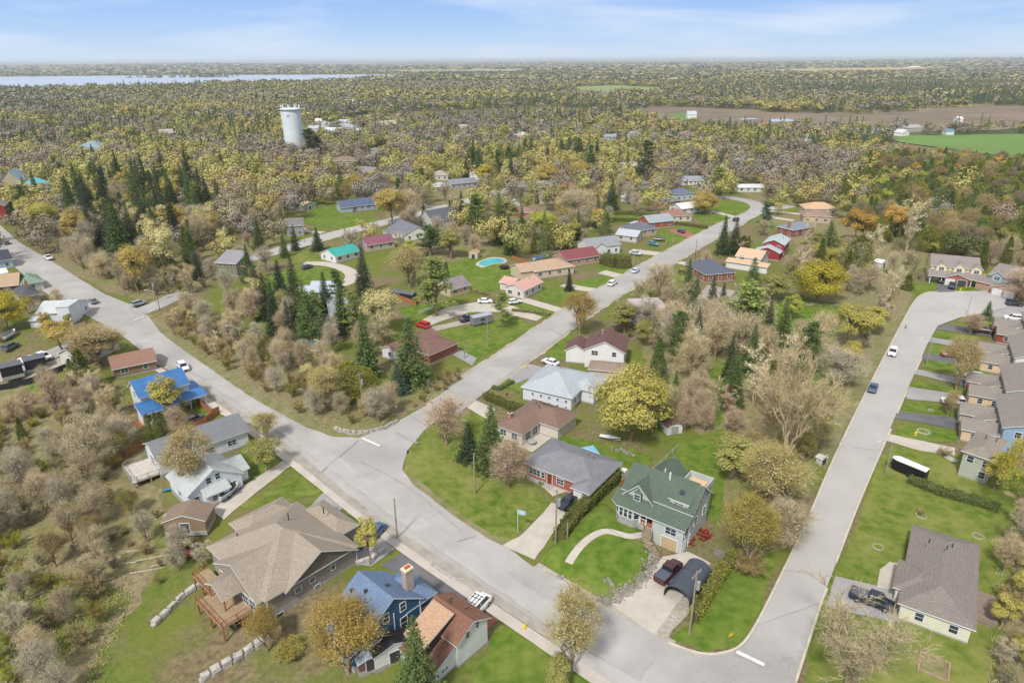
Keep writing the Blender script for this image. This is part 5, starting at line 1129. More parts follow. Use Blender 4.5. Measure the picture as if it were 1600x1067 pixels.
proto('tallbare', [tall_bare(61), tall_bare(62)], M_PALEBARK, 'bare_tree')
proto('spruce', [conifer(71), conifer(72, 1.6, 28, .95), conifer(73, 2.1, 24, .8, gap=.15)], M_BARK, 'spruce_tree')
proto('pine', [pine(81), pine(82, 2.0), pine(83, 2.7)], M_BARK, 'pine_tree')
proto('cedar', [cedar(91, 1.9, 3400, .32, 1.4), cedar(92, 1.6, 3000, .32, 1.7), cedar(93, 2.2, 3800, .34, 1.3)], M_BARK, 'cedar_tree')
proto('cedar_column', [cedar(95, .95, 2200, .30, 2.6)], M_BARK, 'cedar_tree')
proto('cedar_round', [cedar(96, 3.6, 5200, .34, 1, .2, True)], M_BARK, 'cedar_tree')
proto('willow', [willow(98)], M_BARK, 'willow_tree')
proto('shrub', [multi(101, 11, 8.0, 4.0, 500, 4600, .26, tww=.035, twl=1.3), multi(102, 10, 7.6, 4.4, 300, 4600, .26, tww=.035, twl=1.3), multi(103, 12, 7.4, 4.0, 2600, 3200, .26, tww=.035, twl=1.2)], M_BARK, 'shrub')
TINT = {'yellow': (216, 206, 118), 'gold': (222, 198, 118), 'olive': (188, 184, 114), 'lime': (206, 210, 100), 'pale': (232, 222, 164), 'orange': (228, 190, 104), 'bright': (220, 206, 82),
        'brown': (202, 188, 144), 'tan': (226, 212, 166), 'grey': (190, 182, 164), 'reddish': (196, 168, 142), 'spruce': (84, 102, 72), 'dark': (70, 88, 66), 'bluish': (104, 124, 104), 'cedar': (122, 128, 62), 'green': (110, 132, 74), 'lightgreen': (160, 172, 96), 'yellowcedar': (156, 154, 70)}
TCOUNT = {}
def tree(kind, p, h, w=None, tint='yellow', label='', group=None, cat='tree', variant=None, rng=random):
    lst, name = PROTO[kind]; i = rng.randrange(len(lst)) if variant is None else variant % len(lst); tr, cr, wd = lst[i]
    if kind == 'shrub': cat = 'shrub'
    e = thing(name, label, cat, p, rng.uniform(0, 6.28), group); sz = h / 10; sx = sz if w is None else w / wd
    e.scale = (sx, sx, sz); c = tuple(v for v in lin(TINT[tint])) + (1,)
    a = link('trunk', tr, e); b = link('crown', cr, e)
    woody = {'brown': (1, .94, .80, 1), 'tan': (1.2, 1.1, .88, 1), 'grey': (1, .98, .95, 1), 'reddish': (1.05, .90, .82, 1)}.get(tint, (1, .95, .85, 1))
    a.color = woody
    b.color = c if kind not in ('bare', 'birch', 'tallbare') else tuple(v * q for v, q in zip((1, 1, 1), woody[:3])) + (1,)
    TCOUNT[name] = TCOUNT.get(name, 0) + 1
    return e
def T(kind, x, y, ytop, wpx, tint, label, variant=None, group=None):
    """a tree standing at (x, y) of the photograph, its top at row ytop, its crown wpx wide"""
    p = P(x, y); h = height_for(p, ytop); w = wpx * depth(p) / FOC
    TREE_AT.append((p.x, p.y, w * .5))
    return tree(kind, p, h, w, tint, label, group, variant=variant, rng=random.Random(int(x * 31 + y * 7)))
TREE_AT = []
# ------------------------------------------------------------------ vehicles
M_PAINT = mat('car_paint', (255, 255, 255), rough=0.28, spec=0.5, tint=True, coat=0.6, k=1.0)
M_TYRE = mat('tyre_rubber', (42, 42, 44), rough=0.9)
M_RIM = mat('wheel_rim', (170, 172, 176), rough=0.35, metal=0.6)
M_CGLASS = mat('car_glass', (32, 38, 46), rough=0.06, spec=0.7)
M_LAMP = mat('headlight_glass', (226, 230, 236), rough=0.15)
M_RED = mat('tail_light', (150, 30, 28), rough=0.25)
M_DARK = mat('black_plastic', (38, 38, 42), (48, 48, 52), 2, rough=0.6)
def loft(b, secs, m=0, cap=True):
    n = len(secs[0]); i = len(b.v)
    for s_ in secs: b.v += s_
    for j in range(len(secs) - 1):
        for k in range(n):
            b.f.append((i + j * n + k, i + j * n + (k + 1) % n, i + (j + 1) * n + (k + 1) % n, i + (j + 1) * n + k)); b.m.append(m)
    if cap: b.f.append(tuple(i + k for k in range(n))[::-1]); b.m.append(m); j = i + (len(secs) - 1) * n; b.f.append(tuple(j + k for k in range(n))); b.m.append(m)
def body_sec(x, w_, z0, z1): return [(x, -w_ * .94, z0), (x, w_ * .94, z0), (x, w_, z0 + .18), (x, w_, z1 - .16), (x, w_ * .88, z1), (x, -w_ * .88, z1), (x, -w_, z1 - .16), (x, -w_, z0 + .18)]
def cab_sec(x, w0, w1, z0, z1): return [(x, -w0, z0), (x, w0, z0), (x, w1, z1), (x, -w1, z1)]
CARS = {}
def car_proto(kind):
    """meshes in metres, nose towards +x"""
    if kind in CARS: return CARS[kind]
    spec = {'sedan': (4.6, .90, .95, [(-1.75, .97), (-1.15, 1.40), (.35, 1.42), (1.15, .97)], .70),
            'suv': (4.7, .94, 1.08, [(-2.2, 1.1), (-1.95, 1.66), (.30, 1.70), (1.15, 1.1)], .76),
            'hatch': (4.2, .88, .95, [(-2.0, .98), (-1.6, 1.44), (.2, 1.48), (1.1, .98)], .70),
            'pickup': (5.7, .98, 1.12, [(-.55, 1.12), (-.35, 1.80), (.95, 1.82), (1.6, 1.12)], .80),
            'van': (5.6, 1.0, 1.2, [(-2.7, 1.2), (-2.65, 2.2), (1.3, 2.2), (2.1, 1.2)], .86)}[kind]
    Ln, hw, zb, cab, wc = spec; h = Ln / 2; B = MB()
    loft(B, [body_sec(-h, hw * .86, .42, zb - .12), body_sec(-h + .12, hw * .97, .30, zb), body_sec(-h * .5, hw, .26, zb), body_sec(cab[3][0], hw, .26, zb), body_sec(h - .5, hw * .96, .26, zb - .10), body_sec(h - .08, hw * .84, .34, zb - .22), body_sec(h, hw * .76, .44, zb - .32)])
    # roof panel and pillars
    r0, r1 = cab[1], cab[2]
    B.hexa([(r0[0] - .05, -wc, r0[1] - .05), (r1[0] + .05, -wc, r1[1] - .05), (r1[0] + .05, wc, r1[1] - .05), (r0[0] - .05, wc, r0[1] - .05), (r0[0] + .1, -wc * .92, r0[1] + .02), (r1[0] - .1, -wc * .92, r1[1] + .02), (r1[0] - .1, wc * .92, r1[1] + .02), (r0[0] + .1, wc * .92, r0[1] + .02)])
    for sg in (-1, 1):
        for a, c in ((cab[0], cab[1]), (cab[3], cab[2]), ((cab[0][0] * .4 + cab[3][0] * .6, zb), (cab[1][0] * .4 + cab[2][0] * .6, cab[1][1]))): B.bar((a[0], sg * hw * .90, zb - .05), (c[0], sg * wc, c[1] - .02), .045, 0, 4)
        B.box(cab[3][0] - .35, sg * hw if sg > 0 else -hw - .16, zb + .02, cab[3][0] - .2, sg * hw + .16 if sg > 0 else -hw, zb + .16)
    if kind == 'pickup':
        B.box(-h + .06, -hw * .97, zb - .02, -h + .16, hw * .97, zb + .05); 
        for sg in (-1, 1): B.box(-h + .1, sg * hw * .97 - (.1 if sg > 0 else 0), zb - .02, cab[0][0], sg * hw * .97 + (.1 if sg < 0 else 0), zb + .05)
    G_ = MB(); loft(G_, [cab_sec(cab[0][0], hw * .88, hw * .86, zb - .04, zb), cab_sec(cab[1][0], hw * .88, wc * .98, zb - .04, cab[1][1] - .04), cab_sec(cab[2][0], hw * .88, wc * .98, zb - .04, cab[2][1] - .04), cab_sec(cab[3][0], hw * .88, hw * .86, zb - .04, zb)])
    W_ = MB(); W_.bar((0, -.11, 0), (0, .11, 0), .34 if kind not in ('suv', 'pickup', 'van') else .38, 0, 14)
    Q = MB(); Q.bar((0, -.125, 0), (0, .125, 0), .20, 0, 10)
    Hd = MB(); Hd.hexa([(h - .30, -.16, zb - .36), (h - .0, -.14, zb - .42), (h - .10, .14, zb - .42), (h - .34, .16, zb - .36), (h - .34, -.16, zb - .20), (h - .06, -.14, zb - .26), (h - .14, .14, zb - .26), (h - .38, .16, zb - .2)])
    Td = MB(); Td.box(-h - .015, -.1, zb - .38, -h + .1, .1, zb - .14)
    Gr = MB(); Gr.box(h - .06, -.42, .42, h + .02, .42, zb - .40)
    out = dict(L=Ln, hw=hw, body=B.mesh('car_body', [M_PAINT]), glass=G_.mesh('car_window', [M_CGLASS]), wheel=W_.mesh('wheel', [M_TYRE]), rim=Q.mesh('rim', [M_RIM]), head=Hd.mesh('headlight', [M_LAMP]), tail=Td.mesh('tail_light', [M_RED]), grille=Gr.mesh('grille', [M_DARK]), wr=.34 if kind not in ('suv', 'pickup', 'van') else .38)
    if kind == 'pickup':
        C_ = MB(); C_.box(-h + .17, -hw * .86, zb - .02, cab[0][0] - .06, hw * .86, zb + .03); out['cover'] = C_.mesh('bed_cover', [mat('bed_cover', (86, 92, 104), rough=.6)])
    CARS[kind] = out; return out
def car(kind, a, b, rgb, label, name=None, cat='car', group=None, cover=True, dz=.27):
    """nose towards image point b, standing at image point a"""
    m = car_proto(kind); p = P(*a); q = P(*b); rot = math.atan2(q.y - p.y, q.x - p.x)
    e = thing(name or {'pickup': 'pickup_truck', 'van': 'van'}.get(kind, 'parked_car'), label, {'pickup': 'pickup truck', 'van': 'van'}.get(kind, cat), (p.x, p.y, p.z + dz), rot, group)
    o = link('body', m['body'], e); o.color = lin(rgb) + (1,)
    link('window', m['glass'], e); link('grille', m['grille'], e)
    for sx in (-1, 1):
        for sy in (-1, 1):
            w_ = link('wheel', m['wheel'], e, (sx * m['L'] * .30, sy * (m['hw'] - .09), m['wr'])); link('rim', m['rim'], w_)
    for sy in (-1, 1):
        link('headlight', m['head'], e, (0, sy * m['hw'] * .60, 0)); link('tail_light', m['tail'], e, (0, sy * m['hw'] * .70, 0))
    if 'cover' in m and cover: link('bed_cover', m['cover'], e)
    return e
DK, WHT, SIL, BLK = (52, 54, 60), (232, 232, 234), (176, 180, 186), (30, 31, 35)
car('pickup', (1044, 900), (1058, 886), (62, 26, 34), 'dark maroon pickup truck with slate bed cover on the pale concrete drive')
car('pickup', (1361, 944), (1385, 953), (30, 34, 48), 'black pickup truck with covered bed beside the taupe-roofed bungalow')
car('suv', (1394, 555), (1389, 566), WHT, 'white car parked at the kerb halfway up the street on the right')
car('sedan', (1363, 611), (1359, 620), (58, 84, 122), 'blue car parked at the left kerb of the street on the right')
car('suv', (1488, 632), (1470, 630), (214, 216, 220), 'silver-white SUV on the driveway above the dark asphalt one')
car('hatch', (1520, 592), (1500, 589), (196, 208, 222), 'pale silver hatchback parked behind the blue SUV')
car('suv', (1521, 602), (1500, 599), (40, 76, 122), 'blue SUV parked in front of the pale silver hatchback')
car('pickup', (1535, 520), (1515, 517), (74, 30, 38), 'maroon pickup on the driveway below the turning circle', cover=False)
car('hatch', (1484, 558), (1465, 556), (150, 66, 58), 'faded red hatchback behind the thin tan tree')
car('suv', (1582, 501), (1562, 499), WHT, 'white SUV on the wide apron at the turning circle')
car('suv', (1584, 478), (1604, 480), (36, 42, 54), 'black SUV by the last driveway at the right edge')
car('suv', (1471, 442), (1468, 452), (66, 70, 74), 'charcoal SUV before the cream house with three gables')
car('pickup', (1487, 450), (1484, 462), (44, 54, 76), 'navy pickup before the open garage of the cream house', cover=False)
car('sedan', (860, 570), (845, 565), WHT, 'white sedan in the drive between the two white houses')
car('suv', (957, 446), (966, 440), WHT, 'white SUV at the kerb of the cross street')
car('sedan', (993, 426), (1002, 420), (206, 216, 232), 'pale blue-white sedan on the cross street above the white SUV')
car('suv', (1150, 346), (1160, 342), (60, 64, 72), 'dark grey SUV at the kerb near the street bend')
car('sedan', (1064, 364), (1052, 360), (58, 76, 120), 'dark blue sedan on the pink paved drive')
car('sedan', (1030, 377), (1044, 378), (76, 36, 46), 'maroon sedan on the narrow drive before the tan brick bungalow')
car('hatch', (1021, 384), (1034, 386), (70, 130, 140), 'teal hatchback beside the maroon sedan')
car('sedan', (993, 399), (1008, 401), SIL, 'silver sedan beside the dark cedar hedge')
car('suv', (661, 512), (647, 508), (196, 44, 46), 'bright red SUV on the curved drive above the centre')
car('pickup', (732, 502), (718, 505), (54, 60, 70), 'dark pickup beside the grey camper on the curved drive', cover=False)
car('suv', (681, 544), (668, 540), BLK, 'black SUV beside the brown-roofed bungalow and its spruce')
car('sedan', (758, 474), (772, 474), WHT, 'white sedan by the tan cottage')
car('hatch', (804, 475), (818, 473), WHT, 'white hatchback before the faded pink roof')
car('sedan', (480, 420), (494, 416), (70, 72, 76), 'dark sedan beside the curved lane on the left')
car('sedan', (146, 474), (138, 469), (112, 118, 128), 'slate-grey sedan driving up the main road')
car('suv', (218, 478), (232, 474), (150, 158, 168), 'grey SUV waiting at the road corner')
car('pickup', (76, 406), (86, 412), (222, 222, 218), 'white service truck on the far part of the main road', cover=False)
car('sedan', (11, 382), (4, 376), (92, 92, 90), 'dark car farthest up the main road')
car('suv', (287, 578), (293, 584), WHT, 'white car at the roadside by the blue-roofed house')
car('suv', (70, 562), (82, 565), WHT, 'white SUV on the gravel beside the black sheds')
car('pickup', (48, 568), (62, 566), WHT, 'white pickup behind the black shed', cover=False)
car('suv', (18, 546), (26, 541), (84, 96, 110), 'grey-blue SUV at the left edge below the boat')
car('sedan', (586, 838), (578, 846), (48, 82, 128), 'blue car under the thin yellow tree by the big taupe house')
car('hatch', (568, 848), (560, 856), (118, 160, 176), 'pale teal hatchback beside the blue car')
car('sedan', (887, 790), (880, 796), (34, 38, 52), 'black sedan at the top of the drive beside the tall hedge')
car('hatch', (305, 660), (318, 654), (62, 58, 62), 'dark car between the fence and the grey-roofed house')
car('suv', (774, 636), (764, 640), (196, 52, 50), 'red car glimpsed by the kerb of the cross street') if False else None
v = car('van', (744, 957), (756, 944), (228, 228, 226), 'white van with a black roof rack at the end of the dark asphalt drive')
def rack(b):
    for y in (-.55, .0, .55): b.box(-2.0, y - .03, 2.32, .8, y + .03, 2.38)
    for x in (-1.9, -.9, .1, .7): b.box(x - .03, -.75, 2.26, x + .03, .75, 2.32)
    for x in (-1.9, .7):
        for y in (-.7, .7): b.box(x - .04, y - .04, 2.1, x + .04, y + .04, 2.3)
add(v, 'roof_rack', M_DARK, rack)
def add_obj(name, label, cat, px, mats, fn, rot=0.0, dz=.0, group=None, towards=None):
    p = P(*px)
    if towards: q = P(*towards); rot = math.atan2(q.y - p.y, q.x - p.x)
    b = MB(); fn(b); o = b.build(name, mats, None, (p.x, p.y, p.z + dz), rot); return tag(o, label, cat, group)
def multi_obj(name, label, cat, px, parts, towards=None, rot=0.0, dz=.06, group=None):
    p = P(*px)
    if towards: q = P(*towards); rot = math.atan2(q.y - p.y, q.x - p.x)
    e = thing(name, label, cat, (p.x, p.y, p.z + dz), rot, group)
    for n_, m, fn in parts: add(e, n_, m, fn)
    return e
# enclosed trailer on the lawn, camper, boats, pontoon
multi_obj('enclosed_trailer', 'black enclosed trailer with white roof on the lawn by the street lamp', 'trailer', (1419, 741), [
    ('trailer_body', [mat('trailer_black', (34, 34, 36), rough=.4)], lambda b: loft(b, [[(-2.9, -.9, .3), (-2.9, .9, .3), (-2.9, .9, 2.25), (-2.9, -.9, 2.25)], [(2.2, -.9, .3), (2.2, .9, .3), (2.2, .9, 2.25), (2.2, -.9, 2.25)], [(3.0, -.4, .35), (3.0, .4, .35), (3.0, .4, 2.2), (3.0, -.4, 2.2)]])),
    ('trailer_roof', M_TRIM, lambda b: loft(b, [[(-2.95, -.92, 2.26), (-2.95, .92, 2.26), (-2.95, .7, 2.36), (-2.95, -.7, 2.36)], [(2.25, -.92, 2.26), (2.25, .92, 2.26), (2.25, .8, 2.42), (2.25, -.8, 2.42)], [(3.05, -.42, 2.2), (3.05, .42, 2.2), (3.05, .35, 2.3), (3.05, -.35, 2.3)]])),
    ('wheel', M_TYRE, lambda b: b.bar((-.4, -1.15, .36), (-.4, -.9, .36), .36, 0, 12)), ('wheel', M_TYRE, lambda b: b.bar((-.4, .9, .36), (-.4, 1.15, .36), .36, 0, 12)), ('wheel', M_TYRE, lambda b: b.bar((-1.2, -1.15, .36), (-1.2, -.9, .36), .36, 0, 12)), ('wheel', M_TYRE, lambda b: b.bar((-1.2, .9, .36), (-1.2, 1.15, .36), .36, 0, 12)),
    ('hitch', M_PIPE, lambda b: (b.bar((2.6, -.8, .45), (4.1, 0, .45), .06), b.bar((2.6, .8, .45), (4.1, 0, .45), .06), b.bar((3.9, 0, 0), (3.9, 0, .9), .05)))], towards=(1395, 731))
multi_obj('camper', 'grey box camper parked on the curved drive by the dark pickup', 'camper', (752, 506), [('camper_body', [mat('camper_grey', (132, 132, 140), rough=.5)], lambda b: b.box(-3, -1.2, .4, 3, 1.2, 2.6)), ('camper_roof', [mat('camper_roof', (170, 174, 184), rough=.4)], lambda b: loft(b, [[(-3.05, -1.25, 2.61), (-3.05, 1.25, 2.61), (-3.05, 1, 2.78), (-3.05, -1, 2.78)], [(3.05, -1.25, 2.61), (3.05, 1.25, 2.61), (3.05, 1, 2.78), (3.05, -1, 2.78)]])), ('window', M_GLASS, lambda b: b.box(-.8, -1.23, 1.4, .6, -1.18, 2.0)), ('wheel', M_TYRE, lambda b: b.bar((-.3, -1.22, .38), (-.3, -.95, .38), .38, 0, 12)), ('wheel', M_TYRE, lambda b: b.bar((-.3, .95, .38), (-.3, 1.22, .38), .38, 0, 12))], towards=(770, 502))
def boat(px, tw, col, lab, Ln=6.0, cover=None):
    multi_obj('motor_boat', lab, 'boat', px, [('hull', [mat('hull_' + hexkey(col), col, rough=.35)], lambda b: loft(b, [[(x, -w_ * .6, .5 + r_), (x, w_ * .6, .5 + r_), (x, w_, 1.35 + r_), (x, -w_, 1.35 + r_)] for x, w_, r_ in ((-Ln / 2, 1.0, 0), (0, 1.15, 0), (Ln * .3, .8, .05), (Ln / 2, .12, .2))])), ('boat_cover', [mat('cover_' + hexkey(cover or (90, 94, 100)), cover or (90, 94, 100), rough=.8)], lambda b: loft(b, [[(x, -w_, 1.36), (x, w_, 1.36), (x, w_ * .3, z), (x, -w_ * .3, z)] for x, w_, z in ((-Ln / 2 + .2, .9, 1.5), (0, 1.0, 1.9), (Ln * .3, .7, 1.7))])), ('trailer_frame', M_PIPE, lambda b: (b.box(-2.4, -.9, .35, 2.8, -.8, .45), b.box(-2.4, .8, .35, 2.8, .9, .45), b.bar((2.8, -.85, .4), (4, 0, .4), .05), b.bar((2.8, .85, .4), (4, 0, .4), .05), b.box(-1, -1.1, .2, -.6, 1.1, .5)))], towards=tw)
boat((15, 528), (26, 521), (226, 226, 224), 'white motor boat on a trailer at the left edge')
boat((846, 407), (862, 404), (190, 196, 200), 'boat under a bright blue cover behind the tan-orange roof', 7.0, (62, 110, 176))
boat((358, 774), (366, 768), (200, 200, 204), 'small silver boat on a trailer against the white house', 5.0, (60, 64, 70))
boat((992, 352), (1005, 349), (120, 120, 128), 'long covered boat with black hull behind the red brick bungalow', 8.0, (176, 180, 190))
multi_obj('truck_camper', 'black trailer with a grey cover in the side yard of the tan cottage', 'trailer', (632, 466), [('trailer_body', [M_DARK], lambda b: b.box(-4, -1.2, .5, 4, 1.2, 1.9)), ('trailer_cover', [mat('tarp_grey', (96, 104, 118), rough=.7)], lambda b: b.prism([(-1.25, 1.91), (1.25, 1.91), (0, 2.5)], 'x', -4.05, 4.05)), ('wheel', M_TYRE, lambda b: b.bar((0, -1.3, .4), (0, -1.0, .4), .4, 0, 12)), ('wheel', M_TYRE, lambda b: b.bar((0, 1.0, .4), (0, 1.3, .4), .4, 0, 12))], towards=(655, 470))
# portable garage tent beside the pickup
def tent(b):
    prof = [(1.9 * math.cos(t), .9 + 1.5 * math.sin(t)) for t in [math.pi * k / 12 for k in range(13)]]
    pr = [(1.9, 0)] + prof + [(-1.9, 0)]
    for u, v in zip(pr, pr[1:]): b.quad((-3.7, u[0], u[1]), (3.7, u[0], u[1]), (3.7, v[0], v[1]), (-3.7, v[0], v[1])); b.quad((-3.7, u[0] * .97, u[1] - .05), (3.7, u[0] * .97, u[1] - .05), (3.7, v[0] * .97, v[1] - .05), (-3.7, v[0] * .97, v[1] - .05), 1)
    b.poly([(3.7, u[0], u[1]) for u in pr])
multi_obj('portable_garage', 'slate-grey fabric garage tent with rounded roof between the pickup and the hedge', 'tent', (1075, 917), [('cover', [mat('tent_fabric', (80, 87, 98), (70, 76, 86), .8, rough=.6), M_DARK], tent), ('door_frame', M_PIPE, lambda b: [b.bar((-3.72, 1.9, 0), (-3.72, 1.9, .9), .06), b.bar((-3.72, -1.9, 0), (-3.72, -1.9, .9), .06)] + [b.bar((-3.72, 1.9 * math.cos(math.pi * k / 8), .9 + 1.5 * math.sin(math.pi * k / 8)), (-3.72, 1.9 * math.cos(math.pi * (k + 1) / 8), .9 + 1.5 * math.sin(math.pi * (k + 1) / 8)), .06) for k in range(8)])], towards=(1094, 893), dz=.1)

# ------------------------------------------------------------------ poles, lamps, wires
M_POLE = mat('pole_wood', (168, 156, 140), (138, 126, 112), 3, rough=.95)
M_STEEL = mat('galvanised_steel', (176, 180, 182), (160, 164, 166), 2, rough=.5, metal=.3)
POLES = {}
def pole(px, ytop, label, arms=1, transformer=False, lamp=None, cat='utility pole', name='utility_pole', m=None, arm_rot=.8, r_=.15):
    p = P(*px); h = height_for(p, ytop); e = thing(name, label, cat, p)
    rr = r_; h2 = h
    add(e, 'shaft', m or M_POLE, lambda b: b.bar((0, 0, -.3), (0, 0, h2), rr, 0, 8, rr * .68))
    for k in range(arms):
        z = h - .5 - k * 1.0
        add(e, 'crossarm', m or M_POLE, lambda b: b.box(-1.15, -.06, z - .07, 1.15, .06, z + .07), rot=arm_rot)
        for x in (-1.05, -.4, .4, 1.05): add(e, 'insulator', M_STEEL, lambda b: b.bar((x * math.cos(arm_rot), x * math.sin(arm_rot), z + .07), (x * math.cos(arm_rot), x * math.sin(arm_rot), z + .28), .05, 0, 6, .03))
    if transformer: add(e, 'transformer', M_STEEL, lambda b: (b.bar((.38, 0, h - 2.9), (.38, 0, h - 1.7), .26, 0, 10), b.box(0, -.05, h - 2.4, .2, .05, h - 2.2)))
    if lamp is not None:
        a, ln = lamp
        add(e, 'lamp_arm', M_STEEL, lambda b: (b.bar((0, 0, h - .3), (math.cos(a) * ln * .6, math.sin(a) * ln * .6, h + .35), .05, 0, 6), b.bar((math.cos(a) * ln * .6, math.sin(a) * ln * .6, h + .35), (math.cos(a) * ln, math.sin(a) * ln, h + .4), .05, 0, 6)))
        add(e, 'lamp_head', mat('lamp_head', (206, 206, 204), rough=.4), lambda b: b.hexa([(.0, -.13, -.06), (.75, -.1, -.06), (.75, .1, -.06), (0, .13, -.06), (0.05, -.1, .1), (.65, -.07, .08), (.65, .07, .08), (.05, .1, .1)]), (math.cos(a) * ln, math.sin(a) * ln, h + .4), a)
    return e, Vector((p.x, p.y, p.z + h))
PD = [('nearest wooden pole beside the dark pickup drive', (1077, 990), 892, 1, True, None), ('wooden pole at the foot of the tall hedge', (868, 850), 765, 0, True, None), ('short wooden stub pole on the lawn beside the hedge', (886, 850), 816, 0, False, None), ('thin wooden pole on the corner lawn before the reddish tree', (742, 772), 708, 0, False, None),
      ('leaning dark pole at the kerb by the dark asphalt drive', (621, 842), 778, 0, False, None), ('pole with a transformer in the scrub at the corner', (567, 640), 582, 1, True, None), ('slim pole in the scrub left of the round cedar', (470, 580), 543, 0, False, None), ('pole with crossarm in the brush beside the main road', (312, 503), 466, 1, False, None),
      ('pole at the wood edge beyond the road corner', (195, 462), 417, 1, False, None), ('second pole along the wood edge', (143, 432), 392, 1, False, None), ('third pole along the wood edge above the white truck', (92, 402), 370, 1, False, None), ('fourth pole along the wood edge', (52, 384), 345, 1, False, None), ('corner pole with double crossarms at the side street', (243, 472), 434, 2, True, None),
      ('tall pale pole on the lawn by the upper street', (476, 379), 342, 0, False, None), ('pale pole between the upper lawns', (582, 348), 330, 0, False, None), ('pole at the kerb before the long curved drive', (762, 542), 496, 0, False, None), ('pole in the cedar scrub near the cross street', (726, 560), 525, 0, False, None), ('thin steel post in the grass beyond the vault-roofed shed', (1158, 624), 588, 0, False, None),
      ('pole beside the cross street by the white SUV', (988, 428), 396, 0, False, None), ('pole before the white cross-gabled house', (1040, 385), 366, 0, False, None), ('pole near the brick bungalow drive', (1051, 383), 352, 0, False, None), ('pole at the wood edge by the sandy roof', (1233, 325), 308, 0, False, None), ('pole on the lawn inside the street bend', (1177, 312), 296, 0, False, None), ('pole by the clipped hedges', (969, 330), 315, 0, False, None)]
PT = {}
for lab, px, yt, ar, tr, _ in PD: PT[lab] = pole(px, yt, lab, ar, tr)[1]
for lab, px, yt, a, m, ln in [('tall steel street lamp beside the black trailer', (1383, 742), 690, 3.3, M_STEEL, 2.4), ('steel street lamp halfway up the street on the right', (1447, 572), 530, 3.2, M_STEEL, 2.4), ('steel street lamp at the turning circle', (1511, 490), 461, 2.9, M_STEEL, 2.4),
      ('street lamp on a dark post at the main road junction', (250, 485), 456, 3.0, M_PIPE, 3.0), ('street lamp standing in the brush beside the road', (378, 542), 512, 3.0, M_STEEL, 3.0), ('street lamp on the cross street by the clipped cedars', (990, 415), 393, .4, M_STEEL, 2.2), ('street lamp at the drive opposite the dark slate roof', (1086, 404), 374, .4, M_PIPE, 1.0), ('street lamp on the lawn by the orange street tree', (1103, 352), 336, .5, M_STEEL, 2.0)]:
    pole(px, yt, lab, 0, lamp=(a, ln), cat='street lamp', name='street_lamp', m=m, r_=.10)
def wire(a, b, label, off=(0, 0, 0), sag=1.0, r_=.018):
    b_ = MB(); n = 10; o = Vector(off); prev = None
    for k in range(n + 1):
        t = k / n; p = a.lerp(b, t) + o; p.z -= sag * 4 * t * (1 - t) + .3
        if prev is not None: b_.bar(prev, p, r_, 0, 4, cap=False)
        prev = p
    tag(b_.build('power_line', M_DARK), label, 'power line', 'power lines between the poles')
kk = list(PT)
for q, (i, j) in enumerate([(8, 9), (9, 10), (10, 11), (12, 8), (12, 7)]):
    for d, w_ in ((-.9, 'outer'), (.0, 'middle'), (.9, 'inner')):
        wire(PT[kk[i]], PT[kk[j]], '%s power line from the %s towards the %s' % (w_, ' '.join(kk[i].split()[:4]), ' '.join(kk[j].split()[:4])), (d * .7, d * .7, 0))
# ------------------------------------------------------------------ walls, fences, hedges, small things
def run(px): return [P(*q) for q in px]
def fence(px, label, h=1.6, m=None, cat='fence', boards=True, name='fence'):
    pts = run(px); e = thing(name, label, cat, pts[0]); m = m or M_WOOD; o = pts[0]
    for a, b in zip(pts, pts[1:]):
        d = (b - a).length; n = max(1, round(d / 2.4)); u = (b - a).normalized(); nr = Vector((-u.y, u.x, 0)) * .03
        for k in range(n):
            p = a.lerp(b, k / n) - o; q = a.lerp(b, (k + 1) / n) - o
            add(e, 'post', m, lambda b_: b_.box(p.x - .07, p.y - .07, p.z - .4, p.x + .07, p.y + .07, p.z + h + .1))
            if boards: add(e, 'panel', m, lambda b_: b_.hexa([tuple(p - nr + Vector((0, 0, .05))), tuple(q - nr + Vector((0, 0, .05))), tuple(q + nr + Vector((0, 0, .05))), tuple(p + nr + Vector((0, 0, .05))), tuple(p - nr + Vector((0, 0, h))), tuple(q - nr + Vector((0, 0, h))), tuple(q + nr + Vector((0, 0, h))), tuple(p + nr + Vector((0, 0, h)))]))
            else: add(e, 'rail', m, lambda b_: (b_.bar(p + Vector((0, 0, h * .9)), q + Vector((0, 0, h * .9)), .04, 0, 4), b_.bar(p + Vector((0, 0, h * .45)), q + Vector((0, 0, h * .45)), .04, 0, 4)))
    return e
fence([(163, 738), (205, 712), (226, 698)], 'orange-brown board fence behind the long grey-roofed house', 1.8)
fence([(308, 630), (332, 650), (343, 645)], 'orange-brown board fence in front of the blue-roofed house'); fence([(343, 645), (322, 662), (300, 672)], 'orange-brown fence return beside the concrete drive')
fence([(0, 612), (50, 600), (105, 578)], 'black board fence behind the garden sheds', 1.7, M_DARK)
fence([(616, 466), (650, 478), (655, 470)], 'brown fence beside the covered trailer', 1.6)
fence([(998, 760), (1020, 738), (1060, 700)], 'low wire fence with grey posts between the two back yards', 1.1, M_FOUND, boards=False)
fence([(1115, 868), (1140, 880)], 'short grey board fence at the end of the right hedge', 1.5, mat('grey_boards', (150, 142, 132), (128, 120, 110), 2, rough=.95))
fence([(800, 405), (826, 414)], 'brown fence behind the faded pink roof', 1.5)
fence([(970, 762), (985, 755)], 'short brown fence between the brick bungalow and the green roof', 1.6)
fence([(655, 490), (680, 480)], 'low white fence along the curved drive', .8, M_TRIM)
